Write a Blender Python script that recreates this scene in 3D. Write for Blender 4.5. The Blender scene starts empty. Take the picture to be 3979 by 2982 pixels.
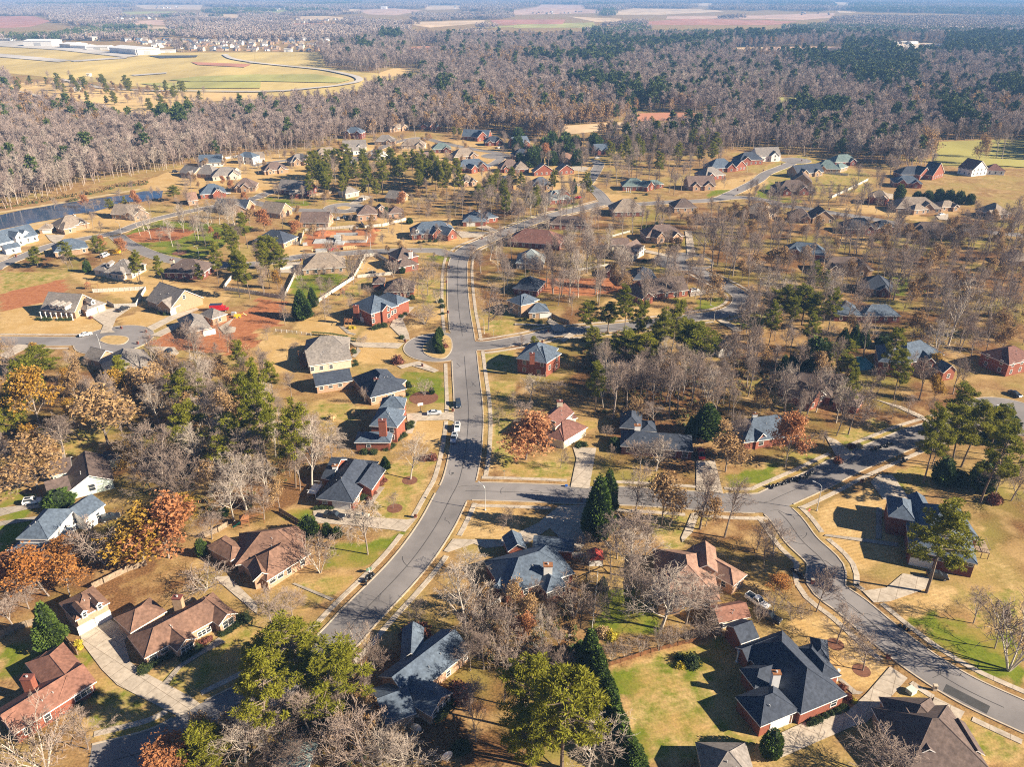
# aerial view of a winter suburb
import bpy, math, random
from mathutils import Vector
C = bpy.context.scene.collection
R = random.Random(11)
# ---------------------------------------------------------------- camera model
F, H, CX, CY = 3027.0, 125.0, 1989.5, 1491.0
PIT = math.atan((1491 + 45) / F)
SP, CP = math.sin(PIT), math.cos(PIT)
ORI = {}
for r, y0 in zip('ABCD', (0, 700, 1450, 2232)):
    for c, x0 in enumerate((0, 1000, 2000, 2979)):
        ORI[r + str(c)] = (x0, y0, 2.211)
ORI['O'] = (0, 0, 1 / 1.7988)
ORI['S'] = (0, 0, 1.0)
ORI['E1'] = (1500, 1700, 2.76375)
ORI['E2'] = (2700, 2350, 1.58625)
ORI['E3'] = (1800, 1950, 1.58625)

def src(c, x, y):
    o = ORI[c]
    return (o[0] + x / o[2], o[1] + y / o[2])

def ground(u, v, z=0.0):
    a, b = (u - CX) / F, (v - CY) / F
    d = max(SP + b * CP, 0.004)
    t = (H - z) / d
    return Vector((a * t, (CP - b * SP) * t, z))

def at(c, x, y, z=0.0):
    return ground(*src(c, x, y), z)

def project(p):
    dz = p[2] - H
    Z = p[1] * CP - dz * SP
    b = (-dz * CP - p[1] * SP) / Z
    return CX + F * p[0] / Z, CY + F * b

def height_at(base, v):
    """height above a ground point whose image row is v"""
    b = (v - CY) / F
    # -dz*CP - Y*SP = b*(Y*CP - dz*SP)
    dz = -base.y * (SP + b * CP) / (CP - b * SP)
    return dz + H

def inpoly(x, y, P):
    n = len(P); k = False; j = n - 1
    for i in range(n):
        if (P[i][1] > y) != (P[j][1] > y) and x < (P[j][0] - P[i][0]) * (y - P[i][1]) / (P[j][1] - P[i][1]) + P[i][0]:
            k = not k
        j = i
    return k

# ---------------------------------------------------------------- object helpers
def tag(o, label=None, cat=None, group=None, kind=None):
    if label: o['label'] = label
    if cat: o['category'] = cat
    if group: o['group'] = group
    if kind: o['kind'] = kind
    return o

def empty(name, loc, rz=0.0, **k):
    o = bpy.data.objects.new(name, None); C.objects.link(o)
    o.empty_display_size = 0.5
    o.location = loc; o.rotation_euler = (0, 0, rz)
    return tag(o, **k)

class MB:
    """collects shapes for one mesh"""
    def __init__(s):
        s.v = []; s.f = []; s.m = []
    def face(s, pts, m=0):
        i = len(s.v); s.v += [tuple(p) for p in pts]; s.f.append(tuple(range(i, i + len(pts)))); s.m.append(m)
    def poly(s, v, f, m=0):
        i = len(s.v); s.v += [tuple(p) for p in v]
        for q in f:
            s.f.append(tuple(i + k for k in q)); s.m.append(m)
    def box(s, x0, x1, y0, y1, z0, z1, m=0, M=None):
        v = [(x, y, z) for z in (z0, z1) for x, y in ((x0, y0), (x1, y0), (x1, y1), (x0, y1))]
        if M: v = [tuple(M @ Vector(p)) for p in v]
        s.poly(v, [(3, 2, 1, 0), (4, 5, 6, 7), (0, 1, 5, 4), (1, 2, 6, 5), (2, 3, 7, 6), (3, 0, 4, 7)], m)
    def tube(s, pts, rad, n=6, m=0, cap=False):
        rings = []
        for k, p in enumerate(pts):
            p = Vector(p)
            a = Vector(pts[min(k + 1, len(pts) - 1)]) - Vector(pts[max(k - 1, 0)])
            if a.length < 1e-6: a = Vector((0, 0, 1))
            a.normalize()
            u = a.cross(Vector((0.31, 0.94, 0.1)) if abs(a.z) > 0.8 else Vector((0, 0, 1))).normalized()
            w = a.cross(u)
            r = rad[k] if isinstance(rad, (list, tuple)) else rad
            i = len(s.v)
            for j in range(n):
                t = 2 * math.pi * j / n
                s.v.append(tuple(p + (u * math.cos(t) + w * math.sin(t)) * r))
            rings.append(i)
        for a, b in zip(rings, rings[1:]):
            for j in range(n):
                s.f.append((a + j, a + (j + 1) % n, b + (j + 1) % n, b + j)); s.m.append(m)
        if cap:
            s.f.append(tuple(rings[0] + j for j in range(n))[::-1]); s.m.append(m)
            s.f.append(tuple(rings[-1] + j for j in range(n))); s.m.append(m)
    def mesh(s, name, mats, smooth=False):
        me = bpy.data.meshes.new(name)
        me.from_pydata(s.v, [], s.f)
        for k in mats if isinstance(mats, (list, tuple)) else [mats]: me.materials.append(k)
        me.polygons.foreach_set('material_index', s.m)
        if smooth: me.polygons.foreach_set('use_smooth', [True] * len(s.f))
        me.update()
        return me
    def build(s, name, mats, parent=None, smooth=False):
        return link(name, s.mesh(name, mats, smooth), parent)

def link(name, me, parent=None):
    o = bpy.data.objects.new(name, me); C.objects.link(o)
    if parent: o.parent = parent
    return o

def clone(o, parent=None):
    c = o.copy(); C.objects.link(c); c.parent = parent
    for ch in o.children: clone(ch, c)
    return c

# ---------------------------------------------------------------- materials
def nodes(name):
    m = bpy.data.materials.new(name); m.use_nodes = True
    nt = m.node_tree; b = nt.nodes['Principled BSDF']
    return m, nt, b

def mixc(nt, a, b, f, kind='MIX'):
    n = nt.nodes.new('ShaderNodeMix'); n.data_type = 'RGBA'; n.blend_type = kind
    for sk, v in ((6, a), (7, b), (0, f)):
        if hasattr(v, 'is_output') or isinstance(v, bpy.types.NodeSocket): nt.links.new(v, n.inputs[sk])
        elif sk == 0: n.inputs[0].default_value = v
        else: n.inputs[sk].default_value = (*v, 1)
    return n.outputs[2]

def noise(nt, scale, detail=3.0, rough=0.6, obj=False, stretch=None):
    if obj: tc = nt.nodes.new('ShaderNodeTexCoord').outputs['Object']
    else: tc = nt.nodes.new('ShaderNodeNewGeometry').outputs['Position']
    if stretch:
        mp = nt.nodes.new('ShaderNodeMapping'); mp.inputs['Scale'].default_value = stretch
        nt.links.new(tc, mp.inputs[0]); tc = mp.outputs[0]
    n = nt.nodes.new('ShaderNodeTexNoise'); n.inputs['Scale'].default_value = scale
    n.inputs['Detail'].default_value = detail; n.inputs['Roughness'].default_value = rough
    nt.links.new(tc, n.inputs['Vector'])
    return n.outputs['Fac']

def ramp(nt, f, lo, hi):
    n = nt.nodes.new('ShaderNodeMapRange'); n.inputs[1].default_value = lo; n.inputs[2].default_value = hi
    nt.links.new(f, n.inputs[0]); return n.outputs[0]

def plain(name, col, rough=0.7, var=0.25, scale=1.0, metal=0.0, spec=0.3, obj=True, streak=None, col2=None):
    m, nt, b = nodes(name)
    b.inputs['Roughness'].default_value = rough; b.inputs['Metallic'].default_value = metal
    b.inputs['Specular IOR Level'].default_value = spec
    lo = tuple(c * (1 - var) for c in col); hi = tuple(min(1, c * (1 + var)) for c in (col2 or col))
    f = ramp(nt, noise(nt, scale, 4, 0.65, obj, streak), 0.3, 0.7)
    nt.links.new(mixc(nt, lo, hi, f), b.inputs['Base Color'])
    return m

def foliage(name, cols, rough=0.75, spec=0.15, trans=0.0):
    """leaf or bark colour with a shade of its own for every tree"""
    m, nt, b = nodes(name)
    b.inputs['Roughness'].default_value = rough; b.inputs['Specular IOR Level'].default_value = spec
    oi = nt.nodes.new('ShaderNodeObjectInfo').outputs['Random']
    f = ramp(nt, noise(nt, 0.55, 3, 0.6), 0.32, 0.68)
    c = mixc(nt, mixc(nt, cols[0], cols[1], oi), mixc(nt, cols[1], cols[2], oi), f)
    nt.links.new(c, b.inputs['Base Color'])
    if trans:
        t = nt.nodes.new('ShaderNodeBsdfTranslucent'); nt.links.new(c, t.inputs[0])
        mx = nt.nodes.new('ShaderNodeMixShader'); mx.inputs[0].default_value = trans
        nt.links.new(b.outputs[0], mx.inputs[1]); nt.links.new(t.outputs[0], mx.inputs[2])
        nt.links.new(mx.outputs[0], nt.nodes['Material Output'].inputs[0])
    return m

MAT = {}
def roofmat(k, col, col2=None):
    MAT[k] = plain('shingle_' + k, col, 0.85, 0.32, 1.3, spec=0.2, col2=col2)
    nt = MAT[k].node_tree; b = nt.nodes['Principled BSDF']; s_ = b.inputs['Base Color'].links[0].from_socket
    f = ramp(nt, noise(nt, 0.22, 4, 0.7, True), 0.3, 0.7); st = ramp(nt, noise(nt, 0.6, 3, 0.6, True, (2.5, 2.5, 0.3)), 0.35, 0.75)
    nt.links.new(mixc(nt, mixc(nt, s_, mixc(nt, (0.74, 0.75, 0.78), (1.22, 1.2, 1.16), f), 0.8, 'MULTIPLY'), mixc(nt, (1.1, 1.1, 1.1), (0.72, 0.70, 0.66), st), 0.55, 'MULTIPLY'), b.inputs['Base Color'])
roofmat('slate', (0.09, 0.12, 0.165)); roofmat('char', (0.048, 0.06, 0.086)); roofmat('brown', (0.20, 0.118, 0.085))
roofmat('grey', (0.215, 0.195, 0.18)); roofmat('tan', (0.25, 0.205, 0.165)); roofmat('teal', (0.13, 0.18, 0.18))
roofmat('redbrown', (0.25, 0.125, 0.09)); roofmat('dkred', (0.17, 0.085, 0.07)); roofmat('pink', (0.285, 0.175, 0.13))
roofmat('dkbrown', (0.12, 0.09, 0.08)); roofmat('bluegrey', (0.22, 0.255, 0.27)); roofmat('purple', (0.16, 0.115, 0.10))
MAT['brick'] = plain('red_brick', (0.235, 0.078, 0.048), 0.9, 0.25, 2.2)
MAT['brickd'] = plain('dark_red_brick', (0.165, 0.055, 0.042), 0.9, 0.25, 2.2)
MAT['brickp'] = plain('pale_brick', (0.42, 0.27, 0.18), 0.9, 0.2, 2.2)
MAT['brickt'] = plain('tan_brick', (0.36, 0.24, 0.15), 0.9, 0.22, 2.2)
MAT['stone'] = plain('pale_stone', (0.52, 0.44, 0.34), 0.9, 0.2, 2.0)
MAT['white'] = plain('white_siding', (0.75, 0.74, 0.71), 0.6, 0.05, 1.5)
MAT['cream'] = plain('cream_siding', (0.6, 0.53, 0.4), 0.7, 0.08, 1.5)
MAT['mint'] = plain('pale_green_siding', (0.50, 0.58, 0.52), 0.7, 0.06, 1.5)
MAT['trim'] = plain('white_trim', (0.78, 0.77, 0.74), 0.5, 0.03, 1.0)
MAT['glass'] = plain('window_glass', (0.035, 0.045, 0.055), 0.08, 0.4, 0.5, spec=0.6)
MAT['door'] = plain('painted_door', (0.7, 0.69, 0.66), 0.5, 0.05, 1.0)
MAT['wooddoor'] = plain('dark_wood_door', (0.13, 0.06, 0.035), 0.5, 0.2, 1.0)
MAT['asphalt'] = None
MAT['wood'] = plain('weathered_wood', (0.3, 0.23, 0.16), 0.9, 0.3, 1.2)
MAT['redwood'] = plain('stained_wood', (0.26, 0.115, 0.05), 0.85, 0.3, 1.2)
MAT['vinyl'] = plain('pale_vinyl_fence', (0.62, 0.59, 0.53), 0.6, 0.08, 0.8)
MAT['greyfence'] = plain('grey_fence_boards', (0.42, 0.39, 0.34), 0.9, 0.2, 0.8)
MAT['steel'] = plain('galvanised_steel', (0.55, 0.56, 0.56), 0.45, 0.08, 1.0, metal=0.3)
MAT['tyre'] = plain('black_rubber', (0.02, 0.02, 0.02), 0.8, 0.1, 3.0)
MAT['bag'] = plain('black_plastic', (0.015, 0.016, 0.018), 0.3, 0.2, 3.0, spec=0.5)
MAT['mulch'] = plain('red_mulch', (0.17, 0.075, 0.045), 0.95, 0.35, 1.6, obj=False)
MAT['soil'] = plain('red_soil', (0.36, 0.13, 0.055), 0.95, 0.3, 0.25, obj=False)
for k, c in dict(silver=(0.48, 0.52, 0.57), white=(0.8, 0.8, 0.8), black=(0.02, 0.022, 0.028), navy=(0.03, 0.045, 0.075),
                 red=(0.5, 0.02, 0.03), yellow=(0.75, 0.45, 0.03), gold=(0.5, 0.45, 0.36), blue=(0.03, 0.12, 0.45)).items():
    MAT['car_' + k] = plain('car_paint_' + k, c, 0.25, 0.03, 1.0, spec=0.6)
# bark, twigs, leaves
MAT['bark'] = foliage('grey_bark', ((0.19, 0.155, 0.13), (0.26, 0.215, 0.18), (0.33, 0.28, 0.235)))
MAT['bark_dark'] = foliage('brown_bark', ((0.13, 0.095, 0.07), (0.17, 0.13, 0.10), (0.24, 0.19, 0.145)))
MAT['bark_white'] = foliage('pale_bark', ((0.38, 0.335, 0.275), (0.46, 0.41, 0.345), (0.55, 0.50, 0.43)))
MAT['twig'] = foliage('bare_twigs', ((0.19, 0.14, 0.112), (0.26, 0.20, 0.162), (0.34, 0.27, 0.225)))
MAT['twig_far'] = foliage('wood_twigs', ((0.22, 0.165, 0.14), (0.31, 0.24, 0.205), (0.41, 0.335, 0.29)))
MAT['twig_pale'] = foliage('pale_twigs', ((0.29, 0.235, 0.19), (0.36, 0.30, 0.245), (0.44, 0.375, 0.315)))
MAT['leaf_orange'] = foliage('orange_leaves', ((0.34, 0.135, 0.035), (0.42, 0.19, 0.05), (0.50, 0.26, 0.08)), trans=0.25)
MAT['leaf_rust'] = foliage('rust_leaves', ((0.36, 0.145, 0.055), (0.44, 0.20, 0.085), (0.52, 0.27, 0.135)), trans=0.25)
MAT['leaf_brown'] = foliage('brown_leaves', ((0.29, 0.175, 0.075), (0.37, 0.235, 0.105), (0.44, 0.30, 0.15)), trans=0.2)
MAT['leaf_gold'] = foliage('gold_leaves', ((0.34, 0.21, 0.03), (0.42, 0.27, 0.045), (0.34, 0.16, 0.03)), trans=0.25)
MAT['needle'] = foliage('pine_needles', ((0.13, 0.145, 0.012), (0.20, 0.205, 0.018), (0.27, 0.255, 0.028)), trans=0.3)
MAT['needle_far'] = foliage('dark_pine_needles', ((0.05, 0.08, 0.02), (0.08, 0.11, 0.025), (0.12, 0.14, 0.03)))
MAT['cedar'] = foliage('evergreen_foliage', ((0.04, 0.075, 0.014), (0.07, 0.115, 0.018), (0.11, 0.16, 0.026)), trans=0.1)
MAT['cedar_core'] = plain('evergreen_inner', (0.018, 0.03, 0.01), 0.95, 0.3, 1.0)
MAT['shrub'] = foliage('shrub_leaves', ((0.04, 0.065, 0.02), (0.065, 0.09, 0.025), (0.10, 0.12, 0.035)), trans=0.1)
MAT['shrub_red'] = foliage('red_shrub_leaves', ((0.12, 0.045, 0.035), (0.16, 0.06, 0.045), (0.21, 0.09, 0.055)))
MAT['shrub_yellow'] = foliage('yellow_shrub_leaves', ((0.45, 0.36, 0.03), (0.5, 0.4, 0.04), (0.4, 0.36, 0.05)))
MAT['straw'] = foliage('dry_ornamental_grass', ((0.4, 0.28, 0.14), (0.46, 0.33, 0.17), (0.5, 0.38, 0.2)))
HAZE, SKY, SUN, EXPO = 0.00013, 0.05, 5.0, 1.45
# ---------------------------------------------------------------- plant prototypes
def perp(d, rng):
    while True:
        v = Vector((rng.gauss(0, 1), rng.gauss(0, 1), rng.gauss(0, 1)))
        p = v - d * v.dot(d)
        if p.length > 0.2: return p.normalized()

def bare_shape(seed, h, spread, counts, lowfork, twig_r, droop=0.0, multi=1, lean=0.06):
    """returns trunk MB, crown MB, and tips; unit is metres"""
    rng = random.Random(seed); T = MB(); K = MB(); tips = []
    def grow(p, d, L, r, lv):
        n = 4 if lv == 0 else (3 if lv == 1 else (2 if lv == 2 else 1))
        pts = [p]; dd = d.copy()
        for k in range(n):
            dd = (dd + perp(dd, rng) * (0.05 if lv == 0 else 0.2) + Vector((0, 0, 0.10 - droop * lv * 0.22)) * (lv > 0)).normalized()
            pts.append(pts[-1] + dd * (L / n))
        last = lv >= len(counts)
        rr = [max(r * (1 - 0.72 * k / n), twig_r * 0.5) for k in range(n + 1)]
        if last: rr = [twig_r, twig_r * 0.45]
        (T if lv <= 1 else K).tube(pts, rr, 6 if lv == 0 else (4 if lv == 1 else 3))
        if last:
            tips.append((pts[-1], dd)); return
        c = counts[lv]
        for k in range(c):
            a = lowfork if lv == 0 else 0.22
            t = a + (1 - a) * ((k + rng.random()) / c)
            x = t * n; i = min(int(x), n - 1)
            q = pts[i].lerp(pts[i + 1], x - i)
            ang = math.radians(rng.uniform(28, 62)) * (spread if lv == 0 else 1) * (1.15 - 0.5 * t if lv == 0 else 1)
            base = (pts[i + 1] - pts[i]).normalized()
            nd = (base * math.cos(ang) + perp(base, rng) * math.sin(ang)).normalized()
            if lv == 0:
                ln = h * 0.46 * (1.12 - 0.62 * t) * rng.uniform(0.8, 1.15) * (0.6 + 0.4 * spread)
            else:
                ln = L * rng.uniform(0.42, 0.66) * (1.1 - 0.4 * t)
            grow(q, nd, ln, max(r * (0.52 if lv == 0 else 0.5) * (1.1 - 0.5 * t), twig_r), lv + 1)
    for m in range(multi):
        d = Vector((rng.gauss(0, lean), rng.gauss(0, lean), 1)) if multi == 1 else Vector((math.cos(m * 6.28 / multi + seed) * 0.32, math.sin(m * 6.28 / multi + seed) * 0.32, 1))
        grow(Vector((0, 0, -0.15)), d.normalized(), h * (0.80 if multi == 1 else 0.6), h * (0.0135 if multi == 1 else 0.008), 0)
    return T, K, tips

def leaf(K, p, size, rng, up=None, m=0, thin=1.0):
    a = Vector((rng.gauss(0, 1), rng.gauss(0, 1), rng.gauss(0, 0.7)))
    if up is not None: a = a * 0.7 + up * 1.6
    a.normalize(); b = perp(a, rng)
    i = len(K.v)
    w_ = b * size * 0.45 * thin
    K.v += [tuple(p - w_), tuple(p + w_), tuple(p + a * size)]
    K.f.append((i, i + 1, i + 2)); K.m.append(m)

def clump(K, p, r, n, size, rng, flat=0.75, m=0, thin=1.0):
    for _ in range(n):
        d = Vector((rng.gauss(0, 1), rng.gauss(0, 1), rng.gauss(0, 1))).normalized()
        q = p + Vector((d.x * r, d.y * r, d.z * r * flat)) * rng.random() ** 0.45
        leaf(K, q, size * rng.uniform(0.7, 1.3), rng, d, m, thin)

def pine_shape(seed, h, crown0, rad, nclump, nleaf, size, thin=1.0):
    rng = random.Random(seed); T = MB(); K = MB()
    pts = [Vector((0, 0, -0.15))]; d = Vector((rng.gauss(0, 0.03), rng.gauss(0, 0.03), 1))
    for k in range(5):
        d = (d + Vector((rng.gauss(0, 0.03), rng.gauss(0, 0.03), 0))).normalized(); pts.append(pts[-1] + d * h * 0.196)
    T.tube(pts, [h * 0.0125 * (1 - 0.8 * k / 5) for k in range(6)], 7)
    def tr(t):
        x = t * 5; i = min(int(x), 4); return pts[i].lerp(pts[i + 1], x - i)
    for k in range(nclump):
        t = crown0 + (1 - crown0) * ((k + rng.random()) / nclump)
        s = (t - crown0) / (1 - crown0)
        w = rad * (math.sin(min(1, (0.25 + s * 0.9)) * math.pi * 0.86) ** 0.8) * rng.uniform(0.35, 1.15)
        az = rng.random() * 6.283
        p = tr(t); q = p + Vector((math.cos(az) * w, math.sin(az) * w, rng.uniform(-0.02, 0.09) * h * (0.5 + s)))
        mid = p.lerp(q, 0.5) + Vector((0, 0, -0.1))
        T.tube([p, mid, q], [h * 0.0048, h * 0.0036, 0.04], 4)
        clump(K, q, rad * rng.uniform(0.13, 0.25), nleaf, size, rng, 0.55, 0, thin)
        if rng.random() < 0.5: clump(K, mid.lerp(q, 0.35), rad * 0.15, nleaf // 2, size, rng, 0.6, 0, thin)
    clump(K, tr(0.985), rad * 0.3, nleaf, size, rng, 0.9, 0, thin)
    return T, K

def conifer_shape(seed, h, rad, n, size, round_=False, low=0.03):
    rng = random.Random(seed); T = MB(); K = MB(); I = MB()
    T.tube([(0, 0, -0.15), (0, 0, h * 0.5), (0, 0, h * 0.9)], [h * 0.014, h * 0.009, 0.03], 6)
    lob = [(rng.random() * 6.28, rng.randint(2, 5), rng.uniform(0.04, 0.12)) for _ in range(4)]
    def prof(s, az):
        w = (1 - s) ** 0.75 * (0.55 + 0.45 * min(1, s * 7)) if not round_ else math.sqrt(max(0, 1 - (2 * s - 0.9) ** 2 / 1.25)) * (1 - 0.35 * s)
        for a, k, b in lob: w *= 1 + b * math.sin(k * az + a + s * 9)
        return max(w, 0.02) * rad
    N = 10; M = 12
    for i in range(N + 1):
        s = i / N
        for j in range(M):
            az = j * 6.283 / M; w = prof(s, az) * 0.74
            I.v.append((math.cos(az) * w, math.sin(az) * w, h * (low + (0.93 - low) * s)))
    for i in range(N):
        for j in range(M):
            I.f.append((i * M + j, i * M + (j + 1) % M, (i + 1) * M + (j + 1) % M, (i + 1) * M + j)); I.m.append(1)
    for _ in range(n):
        s = 1 - math.sqrt(rng.random()); az = rng.random() * 6.283
        w = prof(s, az) * rng.uniform(0.72, 1.05)
        p = Vector((math.cos(az) * w, math.sin(az) * w, h * (low + (0.97 - low) * s)))
        leaf(K, p, size * rng.uniform(0.7, 1.4), rng, Vector((math.cos(az), math.sin(az), 0.55)))
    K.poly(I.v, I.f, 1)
    return T, K

def shrub_shape(seed, n, size):
    rng = random.Random(seed); K = MB()
    N, M = 5, 9
    lob = [(rng.random() * 6.28, rng.randint(2, 4), 0.1) for _ in range(3)]
    def rr(az, el):
        w = 1.0
        for a, k, b in lob: w *= 1 + b * math.sin(k * az + a + el * 3)
        return w
    for i in range(N + 1):
        el = (i / N) * 1.5
        for j in range(M):
            az = j * 6.283 / M; w = rr(az, el) * 0.8
            K.v.append((math.cos(az) * math.cos(el) * w, math.sin(az) * math.cos(el) * w, math.sin(el) * w))
    for i in range(N):
        for j in range(M):
            K.f.append((i * M + j, i * M + (j + 1) % M, (i + 1) * M + (j + 1) % M, (i + 1) * M + j)); K.m.append(1)
    for _ in range(n):
        az = rng.random() * 6.283; el = math.asin(rng.random()); w = rr(az, el) * rng.uniform(0.78, 1.03)
        d = Vector((math.cos(az) * math.cos(el), math.sin(az) * math.cos(el), math.sin(el)))
        leaf(K, d * w, size, rng, d)
    return K

PROTO = {}   # kind -> list of (trunk mesh, crown mesh, height, radius)
def radius_of(K):
    r = sorted(math.hypot(v[0], v[1]) for v in K.v); return r[int(len(r) * 0.93)]
def top_of(K): return max(v[2] for v in K.v)

def add_proto(kind, T, K, bark, crown):
    tm = T.mesh('trunk', bark) if T else None
    km = K.mesh('crown', crown)
    PROTO.setdefault(kind, []).append((tm, km, top_of(K), radius_of(K)))

def two(base, n): return [base * 13 + k * 7 for k in range(n)]
TW = 0.024
for s in two(1, 5):   # forest-grown, narrow crown
    T, K, _ = bare_shape(s, 18, 0.62, (12, 7, 5, 3), 0.38, TW); add_proto('bare_tall', T, K, MAT['bark'], MAT['twig'])
for s in two(2, 5):   # open-grown, wide crown
    T, K, _ = bare_shape(s, 11, 1.05, (13, 7, 5, 3), 0.22, TW * 0.9); add_proto('bare_wide', T, K, MAT['bark'], MAT['twig'])
for s in two(3, 3):
    T, K, _ = bare_shape(s, 16, 0.85, (12, 7, 5, 3), 0.26, TW); add_proto('bare_white', T, K, MAT['bark_white'], MAT['twig_pale'])
for s in two(4, 3):   # vase shaped small tree with several stems
    T, K, _ = bare_shape(s, 5.5, 0.6, (6, 5, 4), 0.3, TW * 0.65, multi=5); add_proto('bare_vase', T, K, MAT['bark_white'], MAT['twig'])
for s in two(5, 2):
    T, K, _ = bare_shape(s, 9, 1.1, (13, 7, 6, 3), 0.3, TW * 0.8, droop=1.0); add_proto('weeping', T, K, MAT['bark'], MAT['twig_pale'])
for kind, mat, dens in (('oak_orange', 'leaf_orange', 2), ('oak_rust', 'leaf_rust', 3), ('oak_brown', 'leaf_brown', 1), ('oak_gold', 'leaf_gold', 3)):
    for s in two(6 + len(kind), 2):
        T, K, tips = bare_shape(s, 12, 0.9, (13, 7, 5, 2), 0.2, TW)
        rng = random.Random(s); L = MB()
        for p, d in tips:
            for _ in range(dens + 1): leaf(L, p + Vector((rng.gauss(0, .4), rng.gauss(0, .4), rng.gauss(0, .35))), rng.uniform(0.3, 0.55), rng)
        K.poly(L.v, L.f, 1)
        add_proto(kind, T, K, MAT['bark'], [MAT['twig'], MAT[mat]])
for s in two(9, 4):
    T, K = pine_shape(s, 22, 0.42, 4.3, 74, 105, 0.5, 0.5); add_proto('pine', T, K, MAT['bark_dark'], MAT['needle'])
for s in two(10, 2):
    T, K = pine_shape(s, 13, 0.22, 3.6, 64, 100, 0.48, 0.5); add_proto('pine_low', T, K, MAT['bark_dark'], MAT['needle'])
for s in two(11, 3):
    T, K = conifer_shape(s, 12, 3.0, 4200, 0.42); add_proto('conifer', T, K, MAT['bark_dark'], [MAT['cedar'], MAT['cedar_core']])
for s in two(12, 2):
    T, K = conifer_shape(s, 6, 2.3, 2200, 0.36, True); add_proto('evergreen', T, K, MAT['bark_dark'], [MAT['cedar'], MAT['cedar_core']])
for kind, mat in (('shrub', 'shrub'), ('shrub_red', 'shrub_red'), ('shrub_yellow', 'shrub_yellow'), ('shrub_dry', 'straw')):
    for s in two(14 + len(kind), 2):
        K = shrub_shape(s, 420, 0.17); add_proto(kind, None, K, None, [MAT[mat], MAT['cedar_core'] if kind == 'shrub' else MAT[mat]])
# light versions for the distance
for s in two(31, 4):
    T, K, _ = bare_shape(s, 18, 0.66, (11, 6, 5), 0.32, 0.085); T.poly(K.v, K.f); add_proto('far_bare', None, T, None, MAT['twig_far'])
for s in two(32, 2):
    T, K, _ = bare_shape(s, 18, 0.72, (11, 6, 4), 0.3, 0.09); T.poly(K.v, K.f); add_proto('far_white', None, T, None, MAT['twig_pale'])
for s in two(33, 2):
    T, K, tips = bare_shape(s, 15, 0.8, (11, 6, 3), 0.2, 0.08); T.poly(K.v, K.f); rng = random.Random(s); L = MB()
    for p, d in tips:
        for _ in range(3): leaf(L, p + Vector((rng.gauss(0, .5), rng.gauss(0, .5), rng.gauss(0, .4))), 0.8, rng)
    T.poly(L.v, L.f, 1); add_proto('far_oak', None, T, None, [MAT['twig_far'], MAT['leaf_brown']])
for s in two(34, 3):
    T, K = pine_shape(s, 19, 0.34, 4.4, 26, 26, 1.15); K.poly(T.v, T.f, 1); add_proto('far_pine', None, K, None, [MAT['needle_far'], MAT['bark_dark']])
# a stand of trees, for woods kilometres away
def stand(kinds, seed, n=26, size=60):
    rng = random.Random(seed); K = MB(); mats = [MAT['twig_far'], MAT['needle_far'], MAT['leaf_brown'], MAT['twig_pale']]
    for _ in range(n):
        x, y = rng.uniform(-size / 2, size / 2), rng.uniform(-size / 2, size / 2)
        k = rng.choice(kinds); hh = rng.uniform(12, 20); r = rng.uniform(4, 6.5)
        m = {'b': 0, 'p': 1, 'o': 2, 'w': 3}[k]
        for _ in range(64):
            d = Vector((rng.gauss(0, 1), rng.gauss(0, 1), rng.gauss(0, 1))).normalized() * rng.random() ** 0.4
            leaf(K, Vector((x + d.x * r, y + d.y * r, hh * 0.58 + d.z * hh * 0.4)), rng.uniform(1.6, 3.0), rng, Vector((0, 0, 0.6)), m)
    return K.mesh('stand', mats)
STAND = {'stand_bare': [stand('bbbbbwo', 41 + k) for k in range(3)], 'stand_pine': [stand('pppppb', 51 + k) for k in range(2)]}

PLANTS = []   # (thing, kind phrase, category, group) awaiting a label
KINDNAME = {'bare_tall': ('bare_tree', 'tall bare grey tree', 'tree'), 'bare_wide': ('bare_tree', 'bare spreading tree', 'tree'), 'bare_white': ('pale_barked_tree', 'bare pale-barked tree', 'tree'),
    'bare_vase': ('crape_myrtle', 'bare many-stemmed small tree', 'tree'), 'weeping': ('weeping_tree', 'bare weeping tree', 'tree'), 'oak_orange': ('oak_tree', 'orange-leaved tree', 'tree'),
    'oak_rust': ('oak_tree', 'rust-pink leaved tree', 'tree'), 'oak_brown': ('oak_tree', 'brown-leaved thin tree', 'tree'), 'oak_gold': ('oak_tree', 'gold-leaved tree', 'tree'),
    'pine': ('pine_tree', 'tall green pine', 'pine'), 'pine_low': ('pine_tree', 'low-branched green pine', 'pine'), 'conifer': ('cypress_tree', 'dark cone-shaped evergreen', 'evergreen'),
    'evergreen': ('evergreen_tree', 'round dark evergreen', 'evergreen'), 'shrub': ('shrub', 'green clipped shrub', 'shrub'), 'shrub_red': ('shrub', 'dark red shrub', 'shrub'),
    'shrub_yellow': ('shrub', 'bright yellow shrub', 'shrub'), 'shrub_dry': ('shrub', 'straw-coloured dry shrub', 'shrub')}
GROUPNAME = {'tree': 'leafless and autumn trees among the houses', 'pine': 'pines among the houses', 'evergreen': 'dark evergreens among the houses', 'shrub': 'shrubs around the houses'}

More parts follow.
